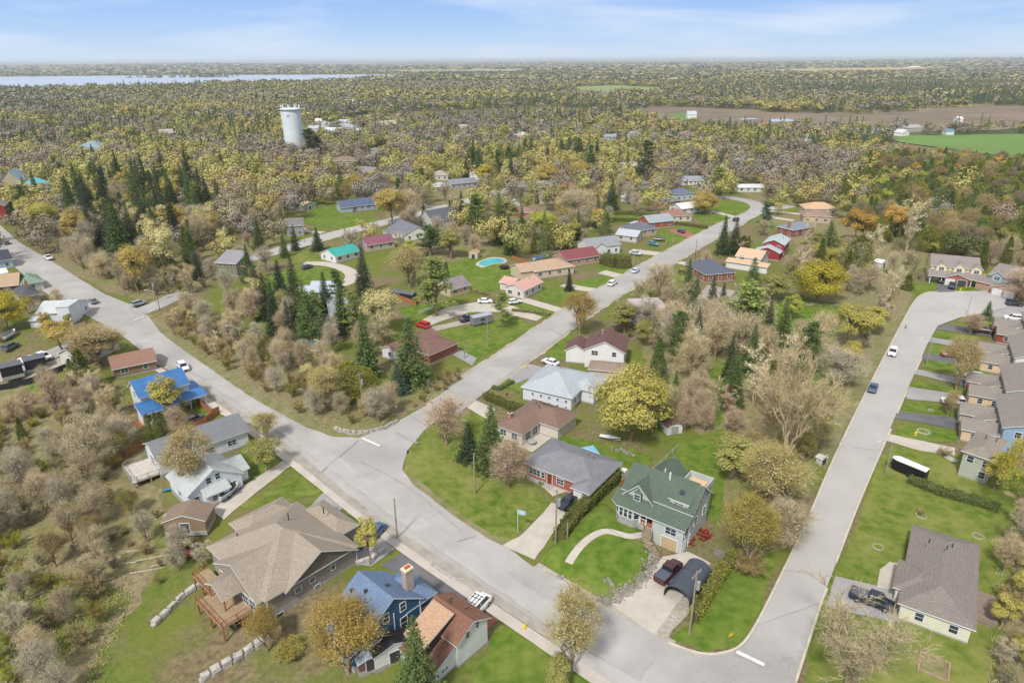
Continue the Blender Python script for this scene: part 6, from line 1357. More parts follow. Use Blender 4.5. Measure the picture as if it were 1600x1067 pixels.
def stone_wall(px, label, h=.9, w_=.8, size=1.4, seed=1, name='stone_wall'):
    pts = run(px); e = thing(name, label, 'wall', pts[0]); r = random.Random(seed); o = pts[0]; n_ = 0; b_ = MB()
    for a, b in zip(pts, pts[1:]):
        d = (b - a).length; n = max(1, round(d / size)); u = (b - a).normalized(); v = Vector((-u.y, u.x, 0)); rows = max(1, round(h / .45))
        for row in range(rows):
            for k in range(n):
                t0 = (k + .04 + .5 * (row % 2) * .3) / n; t1 = (k + .97) / n; p = a + (b - a) * t0 - o; q = a + (b - a) * min(1, t1) - o; z0 = row * h / rows; z1 = (row + 1) * h / rows + r.uniform(-.08, .08); j = lambda: Vector((r.uniform(-.07, .07), r.uniform(-.07, .07), r.uniform(-.05, .05))); ww = w_ / 2 * r.uniform(.85, 1.1)
                b_.hexa([tuple(x + j()) for x in (p - v * ww + Vector((0, 0, z0 - .1)), q - v * ww + Vector((0, 0, z0 - .1)), q + v * ww + Vector((0, 0, z0 - .1)), p + v * ww + Vector((0, 0, z0 - .1)), p - v * ww * .85 + Vector((0, 0, z1)), q - v * ww * .85 + Vector((0, 0, z1)), q + v * ww * .85 + Vector((0, 0, z1)), p + v * ww * .85 + Vector((0, 0, z1)))])
    b_.build('stonework', M_STONE, e); return e
stone_wall([(238, 980), (262, 958), (288, 932), (306, 920), (326, 906)], 'low wall of pale quarried blocks on the slope left of the big deck', .8, .8, 1.3, 3)
stone_wall([(312, 1066), (345, 1045), (380, 1025), (412, 1003), (440, 985)], 'low wall of pale quarried blocks on the slope below the big deck', .9, 1.0, 1.3, 4)
stone_wall([(522, 672), (548, 679), (575, 678), (600, 672), (622, 660)], 'weathered concrete block wall curving round the scrub corner', .9, .5, 1.2, 5)
stone_wall([(556, 882), (580, 874), (600, 860)], 'low stone edging beside the blue car', .5, .7, 1.2, 6)
stone_wall([(668, 870), (676, 885), (692, 896), (712, 908), (724, 906)], 'white stone edging round the grass island in the dark asphalt drive', .35, .4, .8, 7)
# raised lawn of the green-roofed house with its rock bank
M_ROCK = mat('rock', (168, 162, 150), (128, 122, 112), 1.5, (112, 106, 98), 3, rough=.95, bump=.5)
def raised_lawn():
    rim = [tuple(P(*q)[:2]) for q in [(836, 872), (868, 850), (905, 812), (940, 782), (962, 800), (985, 815), (1012, 832), (1028, 850), (1024, 875), (1005, 905), (975, 930), (945, 938), (905, 915), (872, 895)]]
    rim = smooth_poly(rim, 2); cx = sum(p[0] for p in rim) / len(rim); cy = sum(p[1] for p in rim) / len(rim); b = MB(); prof = [(1.0, .02), (.93, .55), (.86, .95), (.7, 1.25), (.45, 1.4), (.2, 1.45)]
    n = len(rim)
    for k, (x, y) in enumerate(rim):
        for s_, z in prof: b.v.append((cx + (x - cx) * s_, cy + (y - cy) * s_, z))
    m = len(prof)
    for k in range(n):
        k2 = (k + 1) % n
        for j in range(m - 1): b.f.append((k * m + j, k2 * m + j, k2 * m + j + 1, k * m + j + 1)); b.m.append(0)
    b.f.append(tuple(k * m + m - 1 for k in range(n))); b.m.append(0); KEEP_OUT.append(rim)
    o = b.build('lawn_terrace', M_LAWN2); o['kind'] = 'structure'; o.data.polygons.foreach_set('use_smooth', [True] * len(o.data.polygons))
    return rim, (cx, cy)
RIM, RC = raised_lawn()
def lawn_z(x, y):
    for k in range(60):
        s_ = 1 - k / 60
        if not inpoly(RC[0] + (x - RC[0]) / max(s_, .01), RC[1] + (y - RC[1]) / max(s_, .01), RIM): break
    return float(np.interp(1 - s_, [0, .07, .14, .3, .55, .8], [.02, .55, .95, 1.25, 1.4, 1.45]))
def terrace_walk(px, wd):
    c = [Vector((P(*q).x, P(*q).y, 0)) for q in px]
    for _ in range(3):
        q = [c[0]]
        for a, b in zip(c, c[1:]): q += [a * .75 + b * .25, a * .25 + b * .75]
        c = q + [c[-1]]
    b_ = MB(); prev = None
    for i, p in enumerate(c):
        d = (c[min(len(c) - 1, i + 1)] - c[max(0, i - 1)]).normalized(); v = Vector((-d.y, d.x, 0)) * wd / 2; s_ = []
        for q in (p + v, p - v): s_.append((q.x, q.y, max(lawn_z(p.x, p.y), .12) + .07))
        s_ = s_ + [(s_[1][0], s_[1][1], s_[1][2] - .3), (s_[0][0], s_[0][1], s_[0][2] - .3)]
        if prev:
            for k in range(4): b_.quad(prev[k], prev[(k + 1) % 4], s_[(k + 1) % 4], s_[k])
        prev = s_
    o = b_.build('front_walk', M_CONC); o['kind'] = 'structure'
terrace_walk([(888, 889), (903, 868), (922, 850), (945, 840), (965, 845), (983, 850), (1000, 846), (1014, 838)], 1.25)
sw = P(887, 893); add_steps = thing('garden_stairs', 'weathered wooden garden stairs climbing from the road to the curved walk', 'stairs', (sw.x, sw.y, 0), math.radians(50))
add(add_steps, 'treads', M_DECK, lambda b: steps(b, 2.4, 0, 1.25, -1, 0, 7, 1.3, .17, .42)); add(add_steps, 'side_rail', M_DECK, lambda b: b.hexa([(-.5, .68, -.1), (2.5, .68, .9), (2.5, .78, .9), (-.5, .78, -.1), (-.5, .68, .2), (2.5, .68, 1.3), (2.5, .78, 1.3), (-.5, .78, .2)])); add(add_steps, 'side_rail', M_DECK, lambda b: b.hexa([(-.5, -.78, -.1), (2.5, -.78, .9), (2.5, -.68, .9), (-.5, -.68, -.1), (-.5, -.78, .2), (2.5, -.78, 1.3), (2.5, -.68, 1.3), (-.5, -.68, .2)]))
def rock_bank(px, label, n, wide, seed, size=.55):
    pts = run(px); r = random.Random(seed); e = thing('rock_bank', label, 'rocks', pts[0]); b = MB()
    for k in range(n):
        t = r.uniform(0, len(pts) - 1.001); i = int(t); p = pts[i].lerp(pts[i + 1], t - i) + Vector((r.gauss(0, wide * .4), r.gauss(0, wide * .4), 0)); s_ = size * r.uniform(.5, 1.3); zz = (lawn_z(p.x, p.y) if inpoly(p.x, p.y, RIM) else 0.05)
        rx = [r.uniform(.7, 1.15) for _ in range(8)]; c = p - pts[0]; a = r.uniform(0, 3.14); ca, sa = math.cos(a), math.sin(a)
        b.hexa([(c.x + (x * ca - y * sa) * s_ * q * .5, c.y + (x * sa + y * ca) * s_ * q * .5, zz + z * s_ * .7 * q - .05) for (x, y, z), q in zip([(-1, -1, 0), (1, -1, 0), (1, 1, 0), (-1, 1, 0), (-.7, -.7, .8), (.7, -.7, .8), (.7, .7, .8), (-.7, .7, .8)], rx)])
    b.build('boulders', M_ROCK, e)
rock_bank([(930, 936), (955, 940), (985, 925), (1005, 905), (1018, 885), (1024, 868)], 'bank of grey fieldstones between the raised lawn and the concrete drive', 700, 1.05, 3, .33)
rock_bank([(945, 915), (965, 930), (985, 922)], 'inner row of grey fieldstones on the raised lawn', 60, .5, 4, .38)
rock_bank([(950, 700), (975, 705), (990, 712)], 'ring of pale garden stones under the big yellow tree', 40, .7, 5, .5)
rock_bank([(1215, 470), (1260, 475), (1320, 478)], 'line of pale stones in the far meadow by the yellow trees', 60, 1.6, 6, .7)
rock_bank([(870, 905), (880, 900)], 'few rocks at the foot of the front walk', 9, .4, 7, .5)
# hedges: leafy blocks
def hedge(px, w_, h, tint, label, seed=1, dens=150, size=.30, name='hedge', round_=.15):
    pts = run(px); r = np.random.default_rng(seed); e = thing(name, label, 'hedge', pts[0]); C_ = []; Ls = []
    for a, b in zip(pts, pts[1:]):
        d = (b - a).length; n = int(d * dens * (w_ + 2 * h) / 5); t = r.uniform(-.02, 1.02, n); s_ = r.choice(3, n, p=[w_ / (w_ + 2 * h), h / (w_ + 2 * h), h / (w_ + 2 * h)]); u = (b - a).normalized(); v = Vector((-u.y, u.x, 0))
        lat = np.where(s_ == 0, r.uniform(-1, 1, n), np.where(s_ == 1, -1, 1)) * w_ / 2; z = np.where(s_ == 0, h, r.uniform(0, 1, n) * h); z = z - round_ * (np.abs(lat) / (w_ / 2)) ** 4 * (z > h * .8)
        bump_ = 1 + .08 * np.sin(t * d * 2.1 + seed) + .06 * np.sin(t * d * 5.3 + z * 3)
        C_.append(np.array(a - pts[0])[None, :] + t[:, None] * np.array(b - a)[None, :] + (lat * bump_)[:, None] * np.array(v)[None, :] + (z * bump_)[:, None] * np.array([[0, 0, 1]])); Ls.append((a, b, u, v))
    C_ = np.concatenate(C_) + r.normal(size=(sum(len(c) for c in C_), 3)) * .07
    t_ = TB(seed); t_.leaves(C_, size, 0, .6); f = link('foliage', t_.crown_mesh('hedge_foliage', M_TWIG, M_NEEDLE), e); f.color = lin(TINT[tint]) + (1,)
    core = MB()
    for a, b, u, v in Ls:
        p, q, k = a - pts[0], b - pts[0], v * w_ * .40
        core.hexa([tuple(p - k), tuple(q - k), tuple(q + k), tuple(p + k), tuple(p - k + Vector((0, 0, h * .88))), tuple(q - k + Vector((0, 0, h * .88))), tuple(q + k + Vector((0, 0, h * .88))), tuple(p + k + Vector((0, 0, h * .88)))])
    core.build('branches', mat('hedge_core', (104, 100, 56), (86, 84, 48), 3, rough=1), e); return e
for a, b, lab in ((0, 1, 'power line from the nearest pole over the garage tent to the hedge pole'), (1, 3, 'power line from the hedge pole to the corner lawn pole'), (3, 5, 'power line from the corner lawn pole across the cross street'), (5, 6, 'power line between the two scrub corner poles'), (6, 7, 'power line along the brush beside the main road')):
    wire(PT[kk[a]], PT[kk[b]], lab, (0, 0, 0), 1.2, .016)
hedge([(874, 848), (905, 806), (940, 770), (965, 748)], 2.0, 2.3, 'cedar', 'tall clipped cedar hedge along the raised lawn of the green-roofed house', 1)
hedge([(1083, 972), (1105, 935), (1128, 900), (1146, 872)], 1.5, 1.9, 'yellowcedar', 'clipped hedge with yellowish top beside the fabric garage tent', 2)
hedge([(1420, 752), (1470, 772), (1520, 785), (1560, 798)], 2.2, 1.2, 'green', 'low loose juniper hedge across the lawn on the right', 3)
hedge([(758, 622), (800, 640), (850, 650), (880, 655)], 1.6, 1.6, 'cedar', 'clipped hedge beside the white house with pale grey hip roof', 4)
hedge([(802, 598), (780, 610), (770, 606)], .8, .7, 'green', 'short low hedge round the little lawn by the cross street', 5)
hedge([(952, 336), (985, 336), (1025, 340)], 2, 2.0, 'cedar', 'clipped cedar hedge behind the brick bungalow', 6, 50)
hedge([(950, 346), (1000, 347), (1030, 350)], 2, 1.8, 'cedar', 'second clipped cedar hedge below the first one', 7, 50)
hedge([(1055, 351), (1085, 355), (1105, 358)], 2, 1.6, 'green', 'clipped hedge beside the pink paved drive', 8, 50)
hedge([(942, 412), (962, 418), (985, 418)], 4, 4.2, 'cedar', 'tall squared cedar hedge before the white cross-gabled house', 9, 45, .45)
hedge([(735, 455), (765, 462), (775, 475)], 1.6, .9, 'brown', 'low brown hedge by the tan cottage', 10, 45)
hedge([(800, 486), (840, 490), (858, 493)], 1.4, .8, 'brown', 'low brown hedge beside the curved lawn', 11, 45)
hedge([(1062, 428), (1085, 426), (1102, 428)], 2.4, 1.6, 'brown', 'loose brown hedge beside the cross street', 12, 45)
# rings, beds, boulders and other yard things
ring((1372, 855), .75, 'white edging ring in the lawn nearest the street'); ring((1439, 806), .8, 'white edging ring round the small brown shrub on the lawn'); ring((1528, 838), .8, 'white edging ring on the far side of the lawn'); ring((1346, 1022), .9, 'white edging ring under the bare tree at the bottom right'); ring((1454, 641), .5, 'small white ring round the young tree between the driveways')
ring((1443, 675), 1.1, 'white stone ring round the flower bed beside the yellow hydrant', .28, .16, 26)
multi_obj('sand_box', 'square timber sandbox on the lawn at the bottom right', 'sandbox', (1459, 1042), [('side_board', M_DECK, lambda b: b.box(-1.7, -1.7, 0, 1.7, -1.5, .25)), ('side_board', M_DECK, lambda b: b.box(-1.7, 1.5, 0, 1.7, 1.7, .25)), ('side_board', M_DECK, lambda b: b.box(-1.7, -1.5, 0, -1.5, 1.5, .25)), ('side_board', M_DECK, lambda b: b.box(1.5, -1.5, 0, 1.7, 1.5, .25)), ('sand', M_FLOOR, lambda b: b.box(-1.5, -1.5, 0, 1.5, 1.5, .12))], rot=-.6)
def hydrant(px, label):
    multi_obj('fire_hydrant', label, 'fire hydrant', px, [('barrel', [mat('hydrant_yellow', (228, 206, 50), rough=.5)], lambda b: (b.bar((0, 0, 0), (0, 0, .75), .16, 0, 10), b.bar((0, 0, .75), (0, 0, .95), .19, 0, 10, .06), b.bar((-.3, 0, .5), (.3, 0, .5), .08, 0, 8), b.bar((0, 0, 0), (0, 0, .08), .25, 0, 10))), ('marker_rod', [MATS['hydrant_yellow']], lambda b: b.bar((.2, 0, .1), (.2, 0, 1.6), .04))], dz=0)
hydrant((1430, 680), 'yellow fire hydrant beside the white stone ring'); hydrant((819, 984), 'yellow fire hydrant on the grass at the bottom sidewalk'); hydrant((1500, 455), 'yellow fire hydrant at the turning circle'); hydrant((820, 577), 'yellow fire hydrant by the cross street drive')
def sign(px, label, col, h=1.9, w_=.6, hh=.6, rot=.4, dia=False):
    multi_obj('road_sign', label, 'sign', px, [('sign_post', M_STEEL, lambda b: b.bar((0, 0, 0), (0, 0, h), .04)), ('sign_plate', [mat('sign_' + hexkey(col), col, rough=.5)], lambda b: b.prism([(w_ / 2 * math.cos(math.pi / 8 + math.pi / 4 * k), h + hh / 2 * math.sin(math.pi / 8 + math.pi / 4 * k)) for k in range(8)] if not dia else [(-w_ / 2, h - hh / 2), (w_ / 2, h - hh / 2), (w_ / 2, h + hh / 2), (-w_ / 2, h + hh / 2)], 'y', -.075, -.045))], rot=rot, dz=0)
sign((638, 722), 'stop sign seen from behind at the corner lawn', (96, 96, 98), 2.3, .75, .75, 1.0); sign((1140, 1002), 'small yellow sign on the corner lawn before the stop line', (232, 190, 40), 1.2, .7, .5, .5, True); sign((228, 500), 'road sign on the grass at the side street', (190, 190, 190), 2.2, .7, .7, .6)
sign((620, 645), 'small white sign at the edge of the scrub corner', (220, 220, 220), 1.6, .5, .6, .8, True); sign((792, 622), 'red sign on the concrete drive mouth by the cross street', (190, 44, 50), 1.0, .7, .7, .8, True)
multi_obj('flag_pole', 'thin flag pole with a small pale blue and white flag by the corner drive', 'flag pole', (809, 832), [('pole', M_TRIM, lambda b: b.bar((0, 0, 0), (0, 0, 4.6), .04)), ('flag', [mat('flag_blue', (176, 206, 226), rough=.8)], lambda b: loft(b, [[(.05 + x, .06 * math.sin(x * 6) - .01, 3.6 - x * .2), (.05 + x, .06 * math.sin(x * 6) + .01, 3.6 - x * .2), (.05 + x, .06 * math.sin(x * 6) + .01, 4.4 - x * .2), (.05 + x, .06 * math.sin(x * 6) - .01, 4.4 - x * .2)] for x in (0, .3, .6, .9, 1.2)]))], dz=0)
# sheds, gazebo, pools
def shed(px, tw, label, L_=3, D_=2.4, h=2.0, rc=(150, 150, 150), wc=(226, 226, 224), arch=False):
    p = P(*px); q = P(*tw); hd = math.degrees(math.atan2(q.y - p.y, q.x - p.x))
    H_ = House(label, org=(p.x, p.y), head=hd, L=L_, D=D_, h=h, roof='gy', p=.35, rc=rc, wc=wc, win=False, cat='shed', name='shed', vents=0, o=.2); H_.door('f', L_ / 2, .05, 1.4, 1.8, M_PIPE if not arch else M_FOUND); return H_
def vault(px, tw, label):
    p = P(*px); q = P(*tw); rot = math.atan2(q.y - p.y, q.x - p.x); prof = [(0, 0), (3.4, 0), (3.4, 1.5)] + [(1.7 + 1.7 * math.cos(t), 1.5 + .8 * math.sin(t)) for t in [math.pi * k / 8 for k in range(1, 8)]] + [(0, 1.5)]
    e = thing('shed', label, 'shed', p, rot); add(e, 'wall', M_TRIM, lambda b: b.prism(prof, 'y', 0, 3.2)); add(e, 'roof', [mat('brown_felt', (128, 104, 92), rough=.9)], lambda b: [b.quad((u[0] + .0, -.1, u[1] + .02), (v[0], -.1, v[1] + .02), (v[0], 3.3, v[1] + .02), (u[0], 3.3, u[1] + .02)) for u, v in zip(prof[2:-1], prof[3:])]); put_door(e, 1.7, -.005, .05, 0, 1.6, 1.7, M_FOUND)
vault((1042, 680), (1061, 677), 'white garden shed with rounded brown roof under the bare trees')
shed((733, 404), (746, 405), 'small tan shed with orange-brown roof by the pool', 3.4, 3, 2.3, (190, 150, 120), (206, 190, 160)); shed((475, 329), (494, 326), 'olive-green shed with tan roof on the upper lawn', 7, 5, 2.5, (204, 166, 132), (140, 152, 130))
shed((1376, 420), (1386, 417), 'white-roofed shed in the birch thicket', 4, 3, 2, (226, 226, 226), (216, 216, 214)); shed((1283, 728), (1291, 724), 'small pale box shed beside the right-hand street', 1.4, 1.2, 1.4, (200, 196, 186), (206, 200, 190))
shed((262, 848), (320, 838), 'old brown-roofed shed with open front below the white house', 6.5, 4.2, 2.2, (140, 122, 108), (150, 126, 104)); shed((152, 430), (158, 428), 'little grey hut by the wood edge', 2.4, 2, 1.8) if False else None
shed((588, 1052), (628, 1030), 'low dark-roofed white annex below the blue house', 5.2, 4.0, 2.2, (52, 52, 56), (222, 222, 220)); shed((563, 1060), (590, 1046), 'silver lean-to with metal roof at the bottom edge', 3.2, 2.6, 1.6, (176, 188, 198), (120, 90, 80))
multi_obj('gazebo', 'pale blue square gazebo canopy in the back yard of the brick bungalow', 'gazebo', (917, 722), [('canopy', [mat('canopy_blue', (150, 200, 232), (136, 188, 224), 1, rough=.6)], lambda b: [b.poly([p, q, (0, 0, 2.9)]) for p, q in zip([(-1.9, -1.7, 2.3), (1.9, -1.7, 2.3), (1.9, 1.7, 2.3), (-1.9, 1.7, 2.3)], [(1.9, -1.7, 2.3), (1.9, 1.7, 2.3), (-1.9, 1.7, 2.3), (-1.9, -1.7, 2.3)])] + [b.box(-1.9, -1.7, 2.12, 1.9, 1.7, 2.29)])] + [('leg', M_STEEL, (lambda x, y: lambda b: b.box(x - .04, y - .04, 0, x + .04, y + .04, 2.15))(x, y)) for x, y in ((-1.8, -1.6), (1.8, -1.6), (1.8, 1.6), (-1.8, 1.6))], rot=.3)
multi_obj('canopy_tent', 'low white canvas shelter behind the slate-grey roof', 'shelter', (963, 742), [('canvas', M_TRIM, lambda b: b.prism([(-1.3, 0), (1.3, 0), (1.3, 1.1), (.7, 1.5), (-.7, 1.5), (-1.3, 1.1)], 'x', -1.8, 1.8)), ('end_frame', M_STEEL, lambda b: b.bar((1.85, -1.2, 0), (1.85, -1.2, 1.2), .04))], rot=-.6)
M_POOL = mat('pool_water', (92, 200, 208), (70, 184, 196), .6, rough=.08, geo=True, spec=.6); M_POOL2 = mat('pool_water_teal', (60, 148, 152), (48, 132, 138), .6, rough=.08, geo=True, spec=.6)
def pool(px, m, label):
    pts = smooth_poly([tuple(P(*q)[:2]) for q in px], 1); cx = sum(p[0] for p in pts) / len(pts); cy = sum(p[1] for p in pts) / len(pts); e = thing('swimming_pool', label, 'swimming pool', (cx, cy, 0)); n = len(pts)
    def deck(b):
        for k in range(n):
            a, c = pts[k], pts[(k + 1) % n]; f = lambda p, s_: (p[0] - cx) * s_
            q = [((a[0] - cx) * s_, (a[1] - cy) * s_) for s_ in (1.0, 1.22)] + [((c[0] - cx) * s_, (c[1] - cy) * s_) for s_ in (1.22, 1.0)]
            b.hexa([(x, y, .02) for x, y in q] + [(x, y, .28) for x, y in q])
    add(e, 'pool_deck', M_CONC, deck); add(e, 'pool_surface', m, lambda b: b.poly([((x - cx) * 1.01, (y - cy) * 1.01, .2) for x, y in pts])); KEEP_OUT.append([(cx + (x - cx) * 1.4, cy + (y - cy) * 1.4) for x, y in pts])
pool([(745, 413), (765, 404), (785, 405), (790, 411), (770, 413), (757, 418)], M_POOL, 'turquoise kidney-shaped pool in the back yard by the tan shed')
pool([(452, 532), (468, 524), (490, 532), (502, 536), (500, 546), (488, 548)], M_POOL2, 'teal pool with pale rim behind the trees near the white cottage')
multi_obj('trampoline', 'dark round trampoline by the turquoise pool', 'trampoline', (788, 420), [('mat', M_DARK, lambda b: b.bar((0, 0, .8), (0, 0, .88), 1.9, 0, 20)), ('frame_leg', M_STEEL, lambda b: b.bar((-1.5, 0, 0), (-1.5, 0, .8), .05)), ('frame_leg', M_STEEL, lambda b: b.bar((1.5, 0, 0), (1.5, 0, .8), .05))])
# patio things
multi_obj('patio_table', 'grey stone fire table on the brown-roofed bungalow patio', 'fire table', (831, 694), [('table_top', M_FOUND, lambda b: b.bar((0, 0, .55), (0, 0, .7), .9, 0, 14)), ('table_base', M_FOUND, lambda b: b.bar((0, 0, 0), (0, 0, .55), .65, 0, 14))])
ribbon('patio', [(812, 700), (850, 672)], 6.0, M_CONC, 4, False, 0.1); ribbon('patio', [(862, 760), (875, 772)], 3.0, M_CONC, 4, False, 0.1)
def bench(px, label, col=(196, 70, 52)):
    m = mat('bench_' + hexkey(col), col, rough=.6); multi_obj('garden_bench', label, 'bench', px, [('seat', m, lambda b: b.box(-.8, -.25, .42, .8, .25, .5)), ('backrest', m, lambda b: b.box(-.8, .25, .5, .8, .32, 1.0))] + [('leg', m, (lambda x, y: lambda b: b.box(x - .04, y - .04, 0, x + .04, y + .04, .42))(x, y)) for x in (-.7, .7) for y in (-.2, .2)], rot=.5)
bench((848, 675), 'red garden bench on the patio behind the brown-roofed bungalow'); bench((858, 668), 'second red garden bench near the hedge corner of that patio', (180, 80, 60)); bench((1482, 963), 'orange-red chair against the cream wall', (214, 110, 76)) if False else None
multi_obj('white_boat', 'white covered rowing boat under the big yellow tree', 'boat', (953, 686), [('hull', M_TRIM, lambda b: loft(b, [[(x, -w_, .5), (x, w_, .5), (x, w_ * .5, .05), (x, -w_ * .5, .05)] for x, w_ in ((-2.1, .5), (0, .7), (2.1, .12))])), ('hull_stripe', M_DARK, lambda b: loft(b, [[(x, -w_, .35), (x, w_, .35), (x, w_, .45), (x, -w_, .45)] for x, w_ in ((-2.12, .51), (0, .715), (2.12, .13))]))], rot=-.3)
# tractor and junk by the old shed, logs in the valley
multi_obj('garden_tractor', 'red garden tractor in front of the old brown shed', 'tractor', (290, 868), [('hood', [mat('tractor_red', (170, 52, 48), rough=.4)], lambda b: loft(b, [[(x, -.4, .5), (x, .4, .5), (x, .35, z), (x, -.35, z)] for x, z in ((0.1, 1.15), (1.2, 1.05), (1.35, .8))])), ('seat', M_DARK, lambda b: (b.box(-.7, -.3, .7, -.2, .3, .8), b.box(-.75, -.3, .8, -.65, .3, 1.25))), ('fender', [MATS['tractor_red']], lambda b: b.box(-.9, -.6, .55, .0, .6, .68))] + [('wheel', M_TYRE, (lambda x, y, r_: lambda b: b.bar((x, y - .15, r_), (x, y + .15, r_), r_, 0, 14))(x, y, r_)) for x, y, r_ in ((-.5, -.75, .55), (-.5, .75, .55), (1.0, -.5, .33), (1.0, .5, .33))], rot=-.6)
multi_obj('motorcycle', 'white motorcycle standing at the left kerb below the turning circle', 'motorcycle', (1415, 513), [('fairing', M_TRIM, lambda b: loft(b, [[(x, -w_, z0), (x, w_, z0), (x, w_ * .6, z1), (x, -w_ * .6, z1)] for x, w_, z0, z1 in ((-.9, .12, .75, .95), (0, .22, .5, 1.0), (.7, .2, .6, 1.25))])), ('seat', M_DARK, lambda b: b.box(-.7, -.15, .96, .0, .15, 1.06)), ('wheel', M_TYRE, lambda b: b.bar((-.75, -.08, .33), (-.75, .08, .33), .33, 0, 14)), ('wheel', M_TYRE, lambda b: b.bar((.75, -.08, .33), (.75, .08, .33), .33, 0, 14)), ('handlebar', M_DARK, lambda b: b.bar((.45, -.4, 1.15), (.45, .4, 1.15), .03))], rot=1.0, dz=.25)
for lab, px, rot in (('grey picnic table on the slope under the deck', (372, 972), .8), ('picnic table on the lawn among the rings', (1372, 857), .2)):
    if 'deck' in lab: multi_obj('picnic_table', lab, 'picnic table', px, [('table_top', M_FOUND, lambda b: b.box(-.9, -.4, .7, .9, .4, .76)), ('bench_seat', M_FOUND, lambda b: b.box(-.9, -.85, .42, .9, -.6, .47)), ('bench_seat', M_FOUND, lambda b: b.box(-.9, .6, .42, .9, .85, .47)), ('leg', M_FOUND, lambda b: b.box(-.7, -.8, 0, -.62, .8, .7)), ('leg', M_FOUND, lambda b: b.box(.62, -.8, 0, .7, .8, .7))], rot=rot)
rr = random.Random(5)
for k, (x, y, ln, a) in enumerate([(225, 860, 5, .2), (245, 872, 6, .3), (215, 880, 5.5, .1), (258, 882, 4, .35), (230, 893, 5, .25), (205, 868, 4, .4), (70, 830, 5, 1.0), (78, 842, 4, .7), (115, 735, 4, 2.4), (108, 742, 5, 2.2), (85, 950, 6, 1.2), (60, 930, 5, .8), (95, 935, 5, 1.6), (20, 1050, 4, 1.8), (150, 912, 5, .4), (50, 815, 4, .2), (128, 756, 4, .5), (10, 645, 4, 1.0)]):
    o = add_obj('fallen_log', 'pale fallen log lying ' + ('in the grass terraces left of the big deck' if k < 6 else 'in the brush valley at the left'), 'log', (x, y), mat('dead_wood', (200, 186, 164), (170, 156, 136), 2, rough=.95), lambda b: (b.bar((-ln / 2, 0, .2), (ln / 2, .1, .25), .14, 0, 7, .08), b.bar((.3, 0, .2), (1.4, .7, .5), .05, 0, 5, .02), b.bar((-.6, 0, .2), (-1.2, -.8, .4), .05, 0, 5, .02)), rot=a, group='fallen logs in the grass terraces' if k < 6 else 'fallen logs in the brush valley')
for k, (x, y, c, lab) in enumerate([(186, 830, (70, 120, 170), 'blue tarpaulin heap near the old shed'), (160, 750, (70, 130, 190), 'blue crate near the far garden fire ring'), (1085, 838, (150, 60, 50), 'heap of red clay bricks behind the green-roofed house'), (205, 740, (60, 150, 180), 'blue plastic barrel by the brown fence'), (270, 765, (60, 150, 180), 'turquoise kayak against the white house')]):
    add_obj({0: 'tarp_heap', 1: 'crate', 2: 'brick_pile', 3: 'barrel', 4: 'kayak'}[k], lab, {0: 'tarpaulin', 1: 'crate', 2: 'brick pile', 3: 'barrel', 4: 'kayak'}[k], (x, y), mat('yard_' + hexkey(c), c, tuple(v * .8 for v in c), 3, rough=.7),
            [lambda b: loft(b, [[(x_, -w_, 0), (x_, w_, 0), (x_, w_ * .5, z), (x_, -w_ * .5, z)] for x_, w_, z in ((-1, .3, .2), (-.3, .8, .6), (.5, .6, .5), (1.1, .2, .15))]), lambda b: (b.box(-.6, -.4, 0, .6, .4, .1), b.box(-.6, -.4, .1, -.52, .4, .5), b.box(.52, -.4, .1, .6, .4, .5), b.box(-.52, -.4, .1, .52, -.33, .5), b.box(-.52, .33, .1, .52, .4, .5)), lambda b: [b.box(x_, y_, z_, x_ + .5, y_ + .35, z_ + .2) for x_, y_, z_ in [(rr.uniform(-2.6, 2.2), rr.uniform(-1.8, 1.6), rr.choice([0, .0, .2, .4])) for _ in range(70)]],
             lambda b: (b.bar((0, 0, 0), (0, 0, .45), .27, 0, 12, .3), b.bar((0, 0, .45), (0, 0, .9), .3, 0, 12, .27)), lambda b: loft(b, [[(x_, -w_, .3), (x_, w_, .3), (x_, w_ * .5, .05), (x_, -w_ * .5, .05)] for x_, w_ in ((-1.8, .05), (-.8, .32), (.8, .32), (1.8, .05))])][k], rot=.5, dz=.05)
ring((178, 771), .8, 'stone fire ring on the far garden lawn', .3, .3, 12, M_STONE, 'fire_ring'); ring((190, 780), .7, 'second stone fire ring below the first', .3, .3, 12, M_STONE, 'fire_ring'); ring((186, 722), .6, 'fire ring by the brown fence', .3, .3, 12, M_STONE, 'fire_ring')
sheet('gravel_patch', [(175, 846), (190, 836), (215, 832), (222, 842), (205, 852), (185, 856)], M_GRAVEL, 3, .2); sheet('gravel_patch', [(240, 815), (275, 795), (290, 800), (262, 818)], M_GRAVEL, 3, .2)
add_obj('porch_grill', 'black barbecue on the wooden deck of the big taupe house', 'barbecue', (395, 950), M_DARK, lambda b: (b.box(-.5, -.3, 3.0, .5, .3, 3.8), b.bar((-.5, 0, 3.85), (.5, 0, 3.85), .3, 0, 10), b.box(-.4, -.25, 2.86, .4, .25, 3.0))) if False else None
for k, (x, y, s_) in enumerate([(1487, 900, 1), ]): pass
